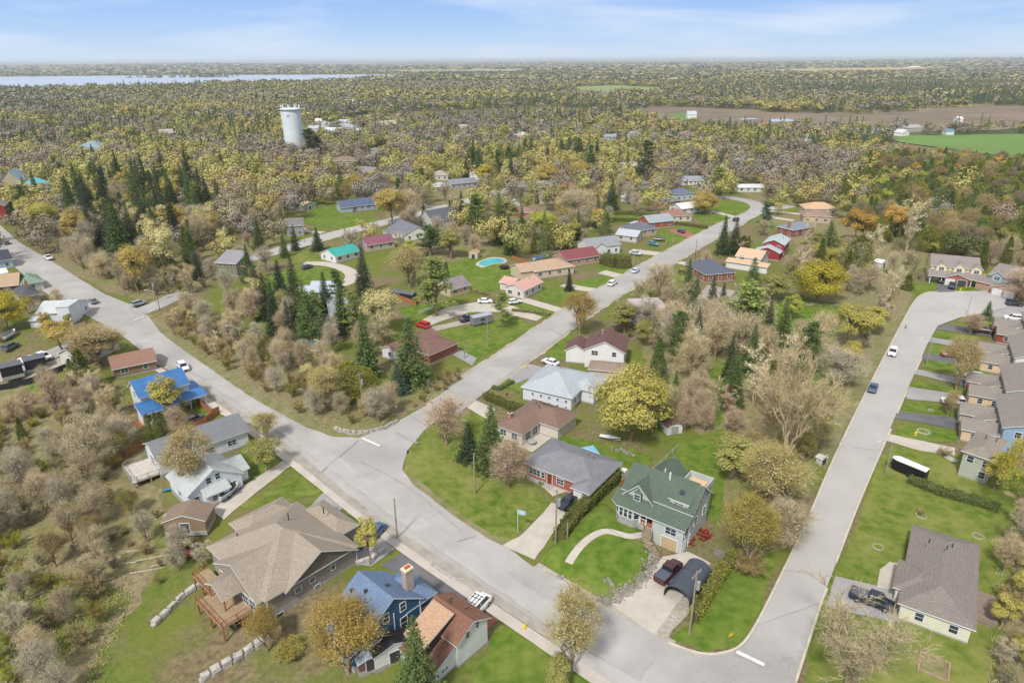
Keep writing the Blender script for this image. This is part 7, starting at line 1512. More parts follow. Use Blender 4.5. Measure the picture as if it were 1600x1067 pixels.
# ------------------------------------------------------------------ water tower
wt = P(462, 239); e = thing('water_tower', 'tall white cylindrical water tower with antennas round its top', 'water tower', wt)
HOUSES.append((wt.x, wt.y)); hT = height_for(wt, 169); rT = 15.5 * depth(wt) / FOC
add(e, 'tank', [mat('tower_white', (226, 232, 232), (212, 220, 222), .08, (190, 204, 210), .05, rough=.5)], lambda b: [b.bar((0, 0, z0), (0, 0, z1), r0, 0, 40, r1, cap=(k == 3)) for k, (z0, z1, r0, r1) in enumerate(((-1, hT * .5, rT * .93, rT * .95), (hT * .5, hT * .95, rT * .95, rT), (hT * .95, hT * .985, rT, rT * 1.0), (hT * .985, hT, rT, rT * .8)))])
add(e, 'catwalk', M_STEEL, lambda b: (b.bar((0, 0, hT * .965), (0, 0, hT * .975), rT * 1.12, 0, 32), [b.bar((rT * 1.1 * math.cos(t), rT * 1.1 * math.sin(t), hT * .97), (rT * 1.1 * math.cos(t), rT * 1.1 * math.sin(t), hT * 1.01), .12, 0, 4) for t in [k * .3927 for k in range(16)]]))
for k in range(9):
    t = k * .698; add(e, 'antenna', M_TRIM, lambda b: (b.bar((rT * .9 * math.cos(t), rT * .9 * math.sin(t), hT * .97), (rT * .9 * math.cos(t), rT * .9 * math.sin(t), hT * (1.05 + .03 * (k % 3))), .12, 0, 5), b.box(rT * .9 * math.cos(t) - .35, rT * .9 * math.sin(t) - .35, hT * 1.02, rT * .9 * math.cos(t) + .35, rT * .9 * math.sin(t) + .35, hT * 1.055)))
add(e, 'mast', M_STEEL, lambda b: b.bar((0, 0, hT), (0, 0, hT * 1.16), .14, 0, 5)); add(e, 'emblem', M_DARK, lambda b: (b.box(-.8, -rT * 1.0 - .08, hT * .82, -.4, -rT * .98, hT * .86), b.box(.3, -rT * 1.0 - .08, hT * .82, .7, -rT * .98, hT * .86)))
# ------------------------------------------------------------------ single trees one can point to: kind, foot x, y, top row, crown width (pixels of the photograph), tint, label
for a in [
 ('lush', 985, 688, 566, 124, 'yellow', 'huge round yellow-budding tree between the two back yards, largest in the picture', 0),
 ('tallbare', 1226, 738, 518, 128, 'tan', 'tall bare pale tree with wide upswept limbs left of the street', 0), ('bare', 1308, 600, 540, 80, 'grey', 'bare grey tree just right of the tall pale one', 0),
 ('airy', 1165, 888, 768, 92, 'yellow', 'yellowish weeping-twigged tree behind the right hedge', 0), ('airy', 1200, 800, 690, 98, 'pale', 'wide blond-budding tree above the right hedge', 1), ('bare', 1225, 855, 780, 90, 'brown', 'bare tangled tree beside the street on the right', 3), ('bud', 1145, 745, 678, 85, 'olive', 'small yellow-olive tree beside the green-roofed house back lawn', 1),
 ('shrub', 1168, 895, 860, 60, 'brown', 'brown shrub at the end of the right hedge', 1),
 ('spruce', 768, 735, 632, 56, 'green', 'green spruce in front of the brown-roofed bungalow', 0), ('spruce', 733, 718, 660, 38, 'spruce', 'smaller spruce left of the one before the brown-roofed bungalow', 1), ('bare', 795, 762, 682, 72, 'reddish', 'round reddish bare tree at the left of the brick bungalow', 0), ('bare', 697, 695, 612, 72, 'reddish', 'pinkish-brown bare tree at the street corner lawn', 1),
 ('spruce', 643, 600, 494, 66, 'green', 'big spruce before the brown-roofed white bungalow', 2), ('spruce', 574, 590, 482, 44, 'green', 'tall slim spruce left of the big corner spruce', 1), ('spruce', 622, 615, 568, 34, 'bluish', 'short blue-green spruce below the big corner spruce', 0), ('airy', 512, 642, 560, 52, 'pale', 'pale blond-budding tree in the corner scrub', 1), ('cedar_round', 548, 622, 564, 74, 'yellowcedar', 'round olive cedar in the corner scrub', 0), ('cedar_round', 576, 628, 574, 40, 'yellowcedar', 'narrow olive cedar behind the transformer pole', 0), ('cedar_round', 602, 632, 610, 26, 'yellowcedar', 'low yellow-green cedar bush in the corner scrub', 0),
 ('bud', 598, 522, 440, 60, 'pale', 'yellowish tree behind the white gabled cottage', 2), ('bare', 600, 540, 480, 50, 'brown', 'bare tree left of the brown-roofed white bungalow', 2), ('pine', 490, 548, 455, 44, 'green', 'ragged pine by the teal pool', 0), ('spruce', 536, 520, 440, 34, 'green', 'spruce behind the white gabled cottage', 1), ('spruce', 465, 500, 402, 40, 'spruce', 'dark spruce left of the pale blue barn-like house', 0), ('spruce', 418, 500, 425, 34, 'spruce', 'dark spruce in the lawn left of the barn-like house', 2), ('spruce', 570, 462, 386, 32, 'spruce', 'spruce at the right of the curved lane', 0), ('spruce', 497, 392, 355, 22, 'spruce', 'small dark spruce left of the teal-roofed bungalow', 1), ('spruce', 402, 470, 410, 30, 'spruce', 'dark spruce beside the clerestory house', 0), ('spruce', 440, 470, 405, 30, 'spruce', 'second dark spruce beside the clerestory house', 1),
 ('spruce', 432, 522, 440, 32, 'spruce', 'dark spruce at the lower end of the lawn by the barn-like house', 1), ('spruce', 482, 528, 436, 34, 'green', 'green spruce just left of the teal pool pine', 0), ('spruce', 512, 505, 424, 32, 'spruce', 'dark spruce between the barn-like house and the white cottage', 1), ('spruce', 455, 545, 470, 30, 'spruce', 'spruce at the scrub edge below the teal pool', 2), ('airy', 640, 450, 378, 62, 'pale', 'pale budding tree above the covered trailer', 0), ('pine', 683, 494, 402, 62, 'lightgreen', 'light green pine beside the tan cottage', 1), ('pine', 672, 400, 352, 56, 'green', 'broad pine behind the pale budding tree', 2), ('bud', 705, 405, 352, 34, 'olive', 'olive tree right of the broad pine', 3), ('pine', 785, 512, 455, 36, 'lightgreen', 'slim pine by the curved drive', 0), ('spruce', 889, 455, 420, 14, 'dark', 'narrow dark spruce before the tan-orange roof', 1),
 ('airy', 906, 522, 452, 58, 'gold', 'gold-budding tree at the edge of the cross street', 0), ('bud', 975, 520, 470, 50, 'olive', 'olive-budding tree left of the pale blue house', 1), ('bare', 1010, 520, 460, 50, 'grey', 'bare grey tree in front of the pale blue house', 0), ('bare', 1030, 470, 405, 56, 'brown', 'brown bare tree above the pale blue house', 3),
 ('spruce', 1072, 478, 404, 28, 'green', 'lone narrow spruce left of the taupe gable roof', 1), ('pine', 1163, 535, 440, 84, 'lightgreen', 'wide light green pine right of the taupe gable roof', 0), ('spruce', 1172, 470, 402, 38, 'green', 'spruce in front of the salmon-roofed house', 0), ('spruce', 1128, 398, 336, 24, 'spruce', 'left spruce of the pair beside the cross street', 1), ('spruce', 1146, 398, 343, 26, 'spruce', 'right spruce of the pair beside the cross street', 0), ('cedar', 1160, 396, 368, 26, 'cedar', 'low cedar next to the spruce pair', 0), ('pine', 1194, 358, 316, 24, 'bluish', 'blue-green pine at the street bend', 1), ('spruce', 1290, 408, 345, 46, 'green', 'broad spruce right of the barn-red house', 2), ('cedar_round', 1335, 440, 366, 48, 'cedar', 'olive cedar right of the broad spruce', 0),
 ('lush', 1278, 472, 400, 78, 'bright', 'bright yellow round tree in the meadow right of the barn-red house', 1), ('bud', 1212, 470, 418, 56, 'olive', 'dull yellow tree left of the bright round one', 2), ('bud', 1322, 545, 470, 66, 'yellow', 'yellow-budding tree in the meadow near the street', 0), ('bud', 1362, 520, 475, 50, 'yellow', 'second yellow-budding tree in the meadow near the street', 1), ('bud', 1235, 500, 456, 30, 'lime', 'small lime tree in the middle of the meadow', 1),
 ('airy', 893, 1052, 914, 92, 'pale', 'sparse pale yellow tree at the bottom edge of the road', 0), ('bud', 872, 1075, 1022, 50, 'olive', 'low olive shrubby tree below the sparse one', 1), ('tallbare', 1322, 1082, 938, 172, 'brown', 'broad bare brown tree at the bottom right by the street', 1),
 ('airy', 545, 1052, 935, 112, 'gold', 'golden-budding tree in front of the blue house', 1), ('spruce', 655, 1108, 960, 78, 'green', 'dense green spruce left of the brown-roofed white house', 2), ('airy', 418, 1018, 945, 58, 'gold', 'slim gold tree beside the big deck', 0), ('bud', 578, 882, 802, 36, 'yellow', 'slim yellow tree beside the two blue cars', 3), ('bud', 375, 1020, 985, 40, 'olive', 'small olive bush below the big deck', 1) if False else ('shrub', 455, 1030, 1000, 50, 'yellow', 'yellow shrub on the slope by the blue house', 2),
 ('airy', 303, 772, 664, 84, 'tan', 'tan weeping tree between the two white houses', 0), ('bud', 264, 655, 585, 62, 'yellow', 'yellow tree in front of the blue metal roof', 1), ('cedar_column', 237, 690, 646, 13, 'cedar', 'first columnar cedar by the blue-roofed house'), ('cedar_column', 250, 688, 644, 14, 'cedar', 'second columnar cedar by the blue-roofed house'), ('cedar_column', 260, 684, 645, 13, 'cedar', 'third columnar cedar by the blue-roofed house'), ('cedar_column', 290, 655, 622, 10, 'yellowcedar', 'yellowish columnar cedar beside the dark car'), ('bare', 278, 678, 632, 40, 'reddish', 'purple-brown bare bush beside the columnar cedars', 3),
 ('bud', 415, 735, 680, 56, 'olive', 'round olive tree on the lawn beside the main road', 2), ('airy', 418, 690, 640, 44, 'pale', 'thin pale tree at the sidewalk above the round olive one', 1), ('bud', 98, 548, 498, 62, 'gold', 'gold-yellow tree at the side street', 0), ('lush', 14, 515, 452, 68, 'bright', 'bright yellow tree at the left edge', 0), ('airy', 158, 572, 500, 92, 'tan', 'large tan-twigged tree at the side street corner', 1), ('cedar', 135, 610, 545, 40, 'cedar', 'dark cedar below the large tan tree', 0), ('bare', 92, 650, 575, 50, 'reddish', 'reddish-brown tree in front of the black sheds', 0), ('bare', 168, 660, 590, 44, 'tan', 'pale bare tree left of the blue-roofed house', 2), ('bare', 150, 740, 640, 84, 'brown', 'round bare brown tree at the end of the brown fence', 3),
 ('willow', 1606, 815, 675, 110, 'bright', 'bright yellow-green weeping willow at the right edge', 0), ('bud', 1552, 765, 702, 50, 'yellow', 'small yellow tree before the grey-green corner house', 1), ('shrub', 1475, 712, 698, 22, 'brown', 'brown rounded bush at the corner house walk', 0), ('shrub', 1510, 615, 603, 24, 'olive', 'low olive bush on the townhouse lawn', 2) if False else ('cedar_round', 1517, 580, 568, 22, 'yellowcedar', 'rounded yellow-green bush on the lawn above the blue SUV', 0),
 ('airy', 1493, 610, 520, 56, 'tan', 'thin tan tree among the driveways', 0), ('airy', 1480, 650, 608, 26, 'tan', 'young tan tree in the small white ring', 1), ('bare', 1515, 522, 486, 38, 'reddish', 'reddish bare tree at the turning circle island', 1), ('spruce', 1540, 500, 470, 18, 'green', 'small conical spruce at the turning circle', 0), ('bare', 1590, 470, 415, 60, 'reddish', 'reddish bare tree before the blue-fronted house', 0), ('shrub', 1439, 803, 794, 16, 'brown', 'small brown shrub in the edging ring', 1),
 ('tallbare', 1590, 880, 780, 60, 'grey', 'bare grey tree at the right edge below the willow', 0), ('birch', 1415, 395, 305, 40, 'tan', 'tall white-stemmed birch clump at the wood edge', 0), ('birch', 1385, 470, 410, 30, 'tan', 'leaning white birch stems beside the street end', 1), ('birch', 1360, 415, 352, 34, 'tan', 'white birch stems left of the tall birch clump', 0), ('bud', 1335, 380, 322, 50, 'orange', 'orange-budding tree at the wood edge', 0), ('bud', 1395, 372, 312, 40, 'orange', 'second orange-budding tree beside the birch clump', 2), ('bud', 1458, 398, 376, 18, 'lime', 'small bright yellow tree behind the cream gabled house', 0), ('cedar', 1416, 452, 428, 22, 'cedar', 'dark juniper at the start of the turning circle', 0),
 ('lush', 1100, 335, 296, 44, 'gold', 'orange-gold street tree inside the street bend', 0), ('pine', 1118, 305, 260, 40, 'lightgreen', 'light green pine at the street bend', 2), ('bud', 757, 294, 255, 30, 'bright', 'round bright yellow tree by the upper street', 0), ('lush', 907, 292, 247, 38, 'gold', 'orange-gold round tree in the middle of the town', 1), ('lush', 855, 290, 254, 38, 'gold', 'gold round tree by the sunlit lane', 0), ('pine', 1008, 288, 218, 34, 'spruce', 'tall dark pine in the middle of the town', 2), ('spruce', 955, 330, 278, 24, 'spruce', 'dark spruce by the clipped hedges', 0), ('pine', 486, 250, 200, 30, 'spruce', 'dark conifer at the foot of the water tower', 2), ('pine', 498, 250, 212, 26, 'dark', 'second dark conifer at the foot of the water tower', 0), ('cedar', 1030, 240, 228, 10, 'bluish', 'small dark conifer far behind the town', 0),
 ('bud', 612, 352, 285, 50, 'gold', 'tall gold-budding tree by the upper street', 2), ('bare', 640, 350, 290, 44, 'tan', 'tan tree right of the tall gold one', 0), ('bud', 790, 360, 305, 40, 'olive', 'olive tree right of the long grey bungalow', 1), ('spruce', 780, 380, 300, 34, 'green', 'tall spruce in the middle of the town', 0), ('bare', 900, 350, 290, 70, 'brown', 'broad bare brown tree above the maroon roof', 0), ('bud', 846, 375, 322, 46, 'lime', 'lime-yellow tree above the tan-orange roof', 2), ('cedar', 870, 385, 350, 60, 'cedar', 'olive cedar thicket above the tan-orange roof', 0),
 ('bud', 48, 355, 305, 44, 'yellow', 'yellow tree at the end of the wood by the main road', 1), ('bud', 74, 372, 305, 44, 'yellow', 'second yellow tree at the end of the wood by the main road', 2), ('cedar', 26, 352, 315, 18, 'dark', 'dark cedar beside the red brick house', 0), ('bud', 262, 440, 336, 56, 'pale', 'blond-topped tree at the front of the dark wood', 0), ('bud', 218, 458, 370, 50, 'gold', 'gold tree standing out before the dark wood', 2), ('bud', 330, 372, 312, 44, 'pale', 'blond tree at the right end of the dark wood', 3),
]:
    T(*a[:7], variant=a[7] if len(a) > 7 else None)
for q in TREE_AT: pass
shrub_n = 0
# ------------------------------------------------------------------ woods and thickets: every tree a tree, shared labels only inside one thicket
KO = [(min(p[0] for p in q), max(p[0] for p in q), min(p[1] for p in q), max(p[1] for p in q), q) for q in KEEP_OUT]
def blocked(x, y, m=0.0):
    for a, b, c, d, q in KO:
        if a - m <= x <= b + m and c - m <= y <= d + m and inpoly(x, y, q): return True
    return False
PLANTED = []
ADJ = {'bud': '{t} budding tree', 'lush': '{t} full-crowned tree', 'airy': '{t} sparse-crowned tree', 'bare': '{t} leafless tree', 'birch': 'white-stemmed birch', 'spruce': 'pointed {t} conifer', 'pine': 'ragged {t} pine', 'cedar': 'dense {t} cedar', 'cedar_round': 'rounded {t} cedar', 'shrub': '{t} shrub', 'tallbare': 'pale bare tree'}
TW = {'spruce': 'dark green', 'dark': 'blackish-green', 'cedar': 'olive', 'yellowcedar': 'yellow-olive', 'green': 'green', 'bluish': 'blue-green', 'lightgreen': 'light green', 'yellow': 'yellow', 'gold': 'golden', 'olive': 'dull olive', 'pale': 'blond', 'brown': 'brown', 'grey': 'grey', 'tan': 'tan', 'reddish': 'reddish', 'orange': 'orange', 'lime': 'lime-yellow', 'bright': 'bright yellow'}
FILLS = []
def fill(*a): FILLS.append(a)
EXTRA = []                                       # trees past the three hundred of their kind: they join the one mass
NAMEOF = {k: v[1] for k, v in PROTO.items()}
def plant(kd, X, Y, h, ti, place, r):
    if TCOUNT.get(NAMEOF[kd], 0) >= 298:
        if NAMEOF[kd] == 'bare_tree' and TCOUNT.get('deciduous_tree', 0) < 298: kd = 'airy'
        else: EXTRA.append((X, Y, h, kd, ti)); return
    lab = ADJ[kd].format(t=TW[ti]) + ' ' + place
    tree(kd, Vector((X, Y, hz(X, Y))), h, PROTO[kd][0][0][2] * h / 10 * r.uniform(.85, 1.15), ti, lab, ADJ[kd].format(t=TW[ti]) + 's ' + place, rng=r)
def do_fill(place, poly, n, gap, mix, seed):
    r = random.Random(seed); x0, x1 = min(p[0] for p in poly), max(p[0] for p in poly); y0, y1 = min(p[1] for p in poly), max(p[1] for p in poly); tries = 0; k = 0; W_ = [m[1] for m in mix]
    wp = [G(*p) for p in poly]; X0, X1 = min(p[0] for p in wp), max(p[0] for p in wp); Y0, Y1 = min(p[1] for p in wp), max(p[1] for p in wp)
    while k < n and tries < n * 60:
        tries += 1; X, Y = r.uniform(X0, X1), r.uniform(Y0, Y1)
        if not inpoly(X, Y, wp): continue
        kd, _, h0, h1, tints = r.choices(mix, W_)[0]
        if blocked(X, Y): continue
        if kd != 'shrub' and math.hypot(X, Y) > 250 and hides(X, Y, 26) and r.uniform(0, 1) < .85: continue
        g_ = gap * (.6 if kd == 'shrub' else 1)
        if any((X - a) ** 2 + (Y - b) ** 2 < (g_ * r.uniform(.7, 1.1)) ** 2 for a, b in PLANTED) or any((X - a) ** 2 + (Y - b) ** 2 < (w_ * .55) ** 2 for a, b, w_ in TREE_AT): continue
        PLANTED.append((X, Y)); k += 1; ti = r.choice(tints); h = r.uniform(h0, h1)
        plant(kd, X, Y, h, ti, place, r)
SH = ('shrub', 3, 2.0, 3.6, ['brown', 'tan', 'grey', 'olive', 'reddish'])
fill('in the scrub triangle at the road corner', [(250, 505), (300, 478), (400, 530), (470, 560), (590, 625), (640, 640), (595, 662), (540, 668), (480, 655), (400, 612), (300, 548)], 95, 3.0, [('shrub', 4, 3.2, 5.6, ['brown', 'tan', 'tan', 'olive', 'olive']), ('bare', 4, 6, 9.5, ['brown', 'grey', 'tan', 'tan']), ('bud', .6, 4, 6, ['pale', 'olive'])], 1)
fill('along the scrub bank of the cross street', [(640, 640), (690, 585), (742, 575), (740, 592), (660, 640)], 18, 2.6, [('shrub', 5, 1.6, 3, ['brown', 'tan', 'grey', 'olive'])], 2)
fill('in the dark wood beside the main road', [(95, 400), (120, 330), (200, 300), (300, 300), (330, 340), (330, 400), (300, 430), (240, 452), (200, 455), (150, 430)], 120, 3.7, [('spruce', 7, 19, 27, ['spruce', 'green', 'dark']), ('cedar', 3, 12, 16, ['cedar', 'green']), ('bud', 3, 14, 18, ['yellow', 'pale', 'gold']), ('bare', 3, 13, 17, ['grey', 'brown'])], 3)
fill('at the road edge of the dark wood', [(90, 400), (205, 462), (300, 468), (340, 440), (260, 436), (180, 430), (130, 395)], 50, 3.2, [('shrub', 3, 3, 5, ['brown', 'grey', 'olive']), ('bare', 5, 7, 11, ['brown', 'grey', 'tan'])], 4)
fill('behind the dark wood on the left hill', [(60, 300), (120, 260), (260, 240), (400, 260), (430, 300), (440, 340), (380, 380), (340, 340), (300, 300), (150, 305), (80, 330)], 120, 6.0, [('bud', 6, 13, 18, ['yellow', 'gold', 'pale', 'olive']), ('bare', 3, 10, 14, ['grey', 'brown']), ('spruce', 1, 13, 19, ['spruce']), ('lush', 1, 12, 15, ['yellow', 'olive'])], 5)
fill('around the clerestory house and its lawn', [(300, 440), (340, 380), (440, 350), (470, 400), (420, 450), (470, 520), (400, 530), (310, 480)], 36, 4.5, [('bare', 3, 7, 12, ['brown', 'grey', 'reddish']), ('spruce', 2, 10, 16, ['spruce', 'green']), ('bud', 2, 8, 12, ['olive', 'pale']), ('shrub', 2, 2, 3.5, ['brown', 'olive'])], 6)
fill('near the teal pool and the white cottage', [(440, 560), (430, 500), (500, 470), (560, 480), (600, 560), (560, 580), (520, 560)], 14, 5.2, [('spruce', 1, 12, 16, ['spruce', 'green']), ('pine', 1, 11, 14, ['green', 'lightgreen']), ('bare', 3, 7, 10, ['reddish', 'grey'])], 7)
fill('in the brush valley at the bottom left', [(-60, 640), (60, 640), (150, 600), (200, 700), (160, 760), (250, 800), (180, 850), (170, 930), (120, 1060), (60, 1100), (-60, 1100)], 130, 3.2, [('shrub', 5, 3.0, 5.2, ['brown', 'tan', 'grey', 'olive', 'olive', 'lime']), ('bare', 5, 6, 10, ['brown', 'grey', 'tan']), ('bud', .6, 4, 6, ['olive', 'yellow', 'lime']), ('airy', 1.2, 5, 8, ['tan', 'olive', 'brown'])], 8)
fill('in the garden behind the black sheds', [(0, 640), (60, 610), (130, 590), (200, 640), (120, 680), (0, 680)], 16, 4, [('bud', 2, 4, 6.5, ['lime', 'yellow', 'olive']), ('cedar', 1, 5, 7, ['cedar']), ('bare', 2, 6, 8, ['reddish', 'brown'])], 9)
fill('in the thicket between the meadow and the back yards', [(1010, 590), (1060, 500), (1130, 500), (1200, 520), (1280, 560), (1250, 680), (1180, 680), (1140, 650), (1060, 650), (1000, 610)], 48, 4.6, [('bare', 3.6, 10, 15, ['brown', 'grey', 'tan']), ('cedar', 1.4, 8, 12, ['cedar', 'green']), ('spruce', 1.6, 11, 16, ['spruce', 'green']), ('pine', .8, 11, 15, ['green']), ('birch', 1.6, 11, 15, ['tan']), ('shrub', .8, 2, 3.4, ['brown', 'grey'])], 10)
fill('in the willow thicket beside the right-hand street', [(1140, 760), (1180, 690), (1260, 690), (1285, 700), (1240, 790), (1215, 840), (1190, 870), (1150, 850)], 30, 3.6, [('bare', 3, 6, 9, ['tan', 'brown']), ('airy', 4, 6, 9, ['tan', 'olive', 'pale']), ('shrub', 3, 2.4, 4, ['tan', 'brown'])], 11)
fill('on the grassy bank along the right-hand street', [(1270, 690), (1330, 590), (1390, 500), (1410, 470), (1385, 470), (1330, 540), (1290, 600)], 20, 4.4, [('bare', 3, 6, 9, ['grey', 'brown']), ('shrub', 4, 1.8, 3.2, ['tan', 'olive', 'brown']), ('bud', 2, 6, 9, ['olive', 'yellow'])], 12)
fill('round the meadow right of the barn-red house', [(1200, 430), (1240, 390), (1330, 400), (1400, 420), (1420, 450), (1380, 480), (1300, 450), (1240, 455)], 36, 4.6, [('bare', 4, 7, 11, ['brown', 'grey', 'reddish']), ('bud', 3, 7, 10, ['olive', 'yellow']), ('birch', 2, 10, 15, ['tan']), ('cedar', 2, 8, 12, ['cedar']), ('shrub', 2, 2, 3.5, ['brown'])], 13)
fill('in the cedar wood at the right', [(1330, 360), (1300, 310), (1330, 262), (1450, 255), (1640, 270), (1640, 420), (1540, 410), (1460, 405), (1400, 395)], 430, 4.0, [('cedar', 3, 9, 14, ['cedar', 'yellowcedar', 'green']), ('bare', 1.2, 10, 15, ['brown', 'grey']), ('birch', .6, 12, 16, ['tan']), ('bud', 1.0, 10, 14, ['lime', 'olive', 'orange']), ('cedar_round', 5, 8, 12, ['yellowcedar', 'cedar', 'green'])], 14)
fill('in the grey wood beyond the street bend', [(1110, 300), (1130, 245), (1250, 235), (1330, 262), (1300, 320), (1250, 315), (1200, 305), (1150, 290)], 150, 5.0, [('bare', 8, 10, 15, ['grey', 'brown', 'reddish']), ('spruce', 1, 12, 16, ['spruce']), ('cedar', 1, 9, 13, ['cedar']), ('bud', 1, 9, 12, ['yellow', 'lime'])], 15)
fill('beside the cream gabled house', [(1400, 440), (1420, 410), (1460, 400), (1450, 435)], 12, 3.6, [('bare', 3, 6, 9, ['grey', 'brown']), ('shrub', 3, 2, 3, ['brown'])], 16)
fill('behind the houses at the street end', [(1525, 430), (1530, 405), (1640, 400), (1640, 440), (1560, 430)], 14, 4.5, [('cedar', 4, 9, 13, ['cedar']), ('bare', 2, 8, 12, ['reddish', 'brown'])], 17)
fill('in the brush at the bottom right edge', [(1560, 830), (1640, 820), (1640, 1100), (1550, 1100), (1560, 980)], 34, 3.0, [('shrub', 5, 2.2, 4, ['olive', 'tan', 'grey']), ('bare', 3, 5, 8, ['grey', 'tan']), ('bud', 1, 4, 6, ['olive', 'yellow'])], 18)
fill('between the gardens in the middle of the town', [(600, 420), (640, 330), (700, 330), (800, 310), (960, 300), (1000, 330), (940, 380), (860, 400), (760, 400), (700, 440)], 70, 5.2, [('bare', 4, 8, 12, ['brown', 'grey', 'reddish']), ('bud', 3, 8, 12, ['yellow', 'olive', 'gold', 'lime']), ('cedar', 2, 6, 9, ['cedar', 'green']), ('spruce', 1, 11, 16, ['spruce', 'green'])], 19)
fill('among the upper street gardens', [(430, 330), (460, 290), (600, 270), (760, 260), (840, 265), (820, 285), (700, 318), (600, 340), (520, 365), (450, 385)], 60, 6.2, [('bud', 5, 9, 14, ['yellow', 'gold', 'olive', 'pale']), ('bare', 4, 8, 12, ['brown', 'grey', 'reddish']), ('spruce', 1, 11, 16, ['spruce']), ('pine', 1, 10, 15, ['green'])], 20)
fill('among the roofs at the top of the cross street', [(850, 290), (900, 262), (1100, 260), (1120, 285), (1060, 320), (1000, 340), (960, 320), (900, 330)], 46, 6.0, [('bare', 4, 8, 13, ['brown', 'grey', 'reddish']), ('bud', 3, 9, 13, ['gold', 'yellow', 'olive']), ('spruce', 1.5, 12, 18, ['spruce', 'green']), ('cedar', 1, 7, 10, ['cedar'])], 21)
fill('along the cross street gardens', [(960, 510), (1000, 460), (1060, 440), (1090, 470), (1060, 500), (1060, 550), (1010, 560)], 26, 4.0, [('bare', 5, 6, 10, ['brown', 'grey', 'reddish']), ('bud', 2, 6, 9, ['olive', 'yellow']), ('shrub', 3, 2, 3.2, ['brown', 'olive'])], 22)
fill('between the cross street and the taupe gable', [(1060, 435), (1120, 400), (1190, 360), (1240, 380), (1190, 400), (1150, 410), (1100, 440)], 16, 4.2, [('shrub', 4, 1.6, 3, ['brown', 'tan']), ('bare', 2, 5, 8, ['reddish', 'brown']), ('cedar', 1, 4, 6, ['cedar'])], 23)
fill('round the back yards behind the big yellow tree', [(1000, 700), (1010, 640), (1060, 620), (1140, 640), (1160, 690), (1120, 690), (1060, 680)], 14, 3.8, [('bare', 4, 6, 9, ['brown', 'reddish']), ('birch', 1, 10, 13, ['tan']), ('spruce', 1, 5, 8, ['green'])], 24)
fill('in the gardens along the side street on the left', [(0, 500), (40, 470), (130, 460), (170, 500), (100, 540), (0, 560)], 12, 5, [('bare', 3, 5, 8, ['tan', 'brown']), ('bud', 2, 5, 7, ['gold', 'olive']), ('shrub', 2, 1.5, 2.5, ['brown'])], 25)
fill('between the big taupe house and the old shed', [(180, 820), (260, 790), (330, 800), (320, 880), (250, 900)], 14, 3.4, [('bare', 3, 5, 7, ['brown', 'grey', 'tan']), ('shrub', 3, 1.8, 3, ['tan', 'olive', 'brown'])], 26)

for a in sorted(FILLS, key=lambda a: sum(math.hypot(*G(*p)) for p in a[1]) / len(a[1])): do_fill(*a)
# the wooded gardens beyond: trees stand everywhere but on roads, lawns and houses, and few hide them from the front
def gardens():
    r = random.Random(77); c = []
    NB = lambda x, y, d: blocked(x * (1 + d / math.hypot(x, y)), y * (1 + d / math.hypot(x, y)))
    grid = {}
    for a, b in PLANTED + [(q[0], q[1]) for q in TREE_AT]: grid.setdefault((int(a // 8), int(b // 8)), []).append((a, b))
    for _ in range(30000):
        y = math.sqrt(r.uniform(225 ** 2, 560 ** 2)); x = y * r.uniform(-.82, .82)
        if x > 60 and y < 300 + (x - 60) * .2 and x < 190: continue
        if y < 250 and x > -120: continue
        if any(inpoly(x, y, q) for q in FARPOLY) or any(inpoly(x * k, y * k, FARPOLY[3]) for k in (1.06, 1.12, 1.18, 1.24)) or blocked(x, y): continue
        if any(NB(x, y, d) for d in (5, 11, 18, 26)) and r.uniform(0, 1) < .95: continue
        if NB(x, y, 38) and r.uniform(0, 1) < .6: continue
        if hides(x, y, 62) and r.uniform(0, 1) < .9: continue
        gx_, gy_ = int(x // 8), int(y // 8); gap = 7.2
        if any((x - a) ** 2 + (y - b) ** 2 < gap * gap for i in (-1, 0, 1) for j in (-1, 0, 1) for a, b in grid.get((gx_ + i, gy_ + j), ())): continue
        grid.setdefault((gx_, gy_), []).append((x, y)); c.append((x, y))
    c.sort(key=lambda p: math.hypot(*p))
    for x, y in c:
        u = math.sin(x / 47 + 1) + math.cos(y / 39 - x / 90) + r.gauss(0, .8); t = x / y; u += .65 * (t > .3); h = r.uniform(10.5, 17)
        if u > 1.75: kd, ti = r.choice([('spruce', 'spruce'), ('spruce', 'green'), ('cedar', 'cedar'), ('pine', 'green')] if t < .3 else [('cedar', 'cedar'), ('cedar_round', 'yellowcedar'), ('cedar_round', 'cedar'), ('spruce', 'green')]); h *= 1.15
        elif u > .05: kd, ti = r.choice([('bud', 'yellow'), ('bud', 'gold'), ('bud', 'olive'), ('bud', 'pale'), ('lush', 'yellow')])
        else: kd, ti = r.choice([('bare', 'grey'), ('bare', 'brown'), ('bare', 'tan'), ('bare', 'reddish')])
        pl = 'on the wooded hill at the far left' if t < -.4 else 'in the far gardens beyond the upper street' if t < -.05 else 'in the far gardens behind the top of the cross street' if t < .3 else 'in the far wood before the fields'
        plant(kd, x, y, h, ti, pl, r)
gardens()
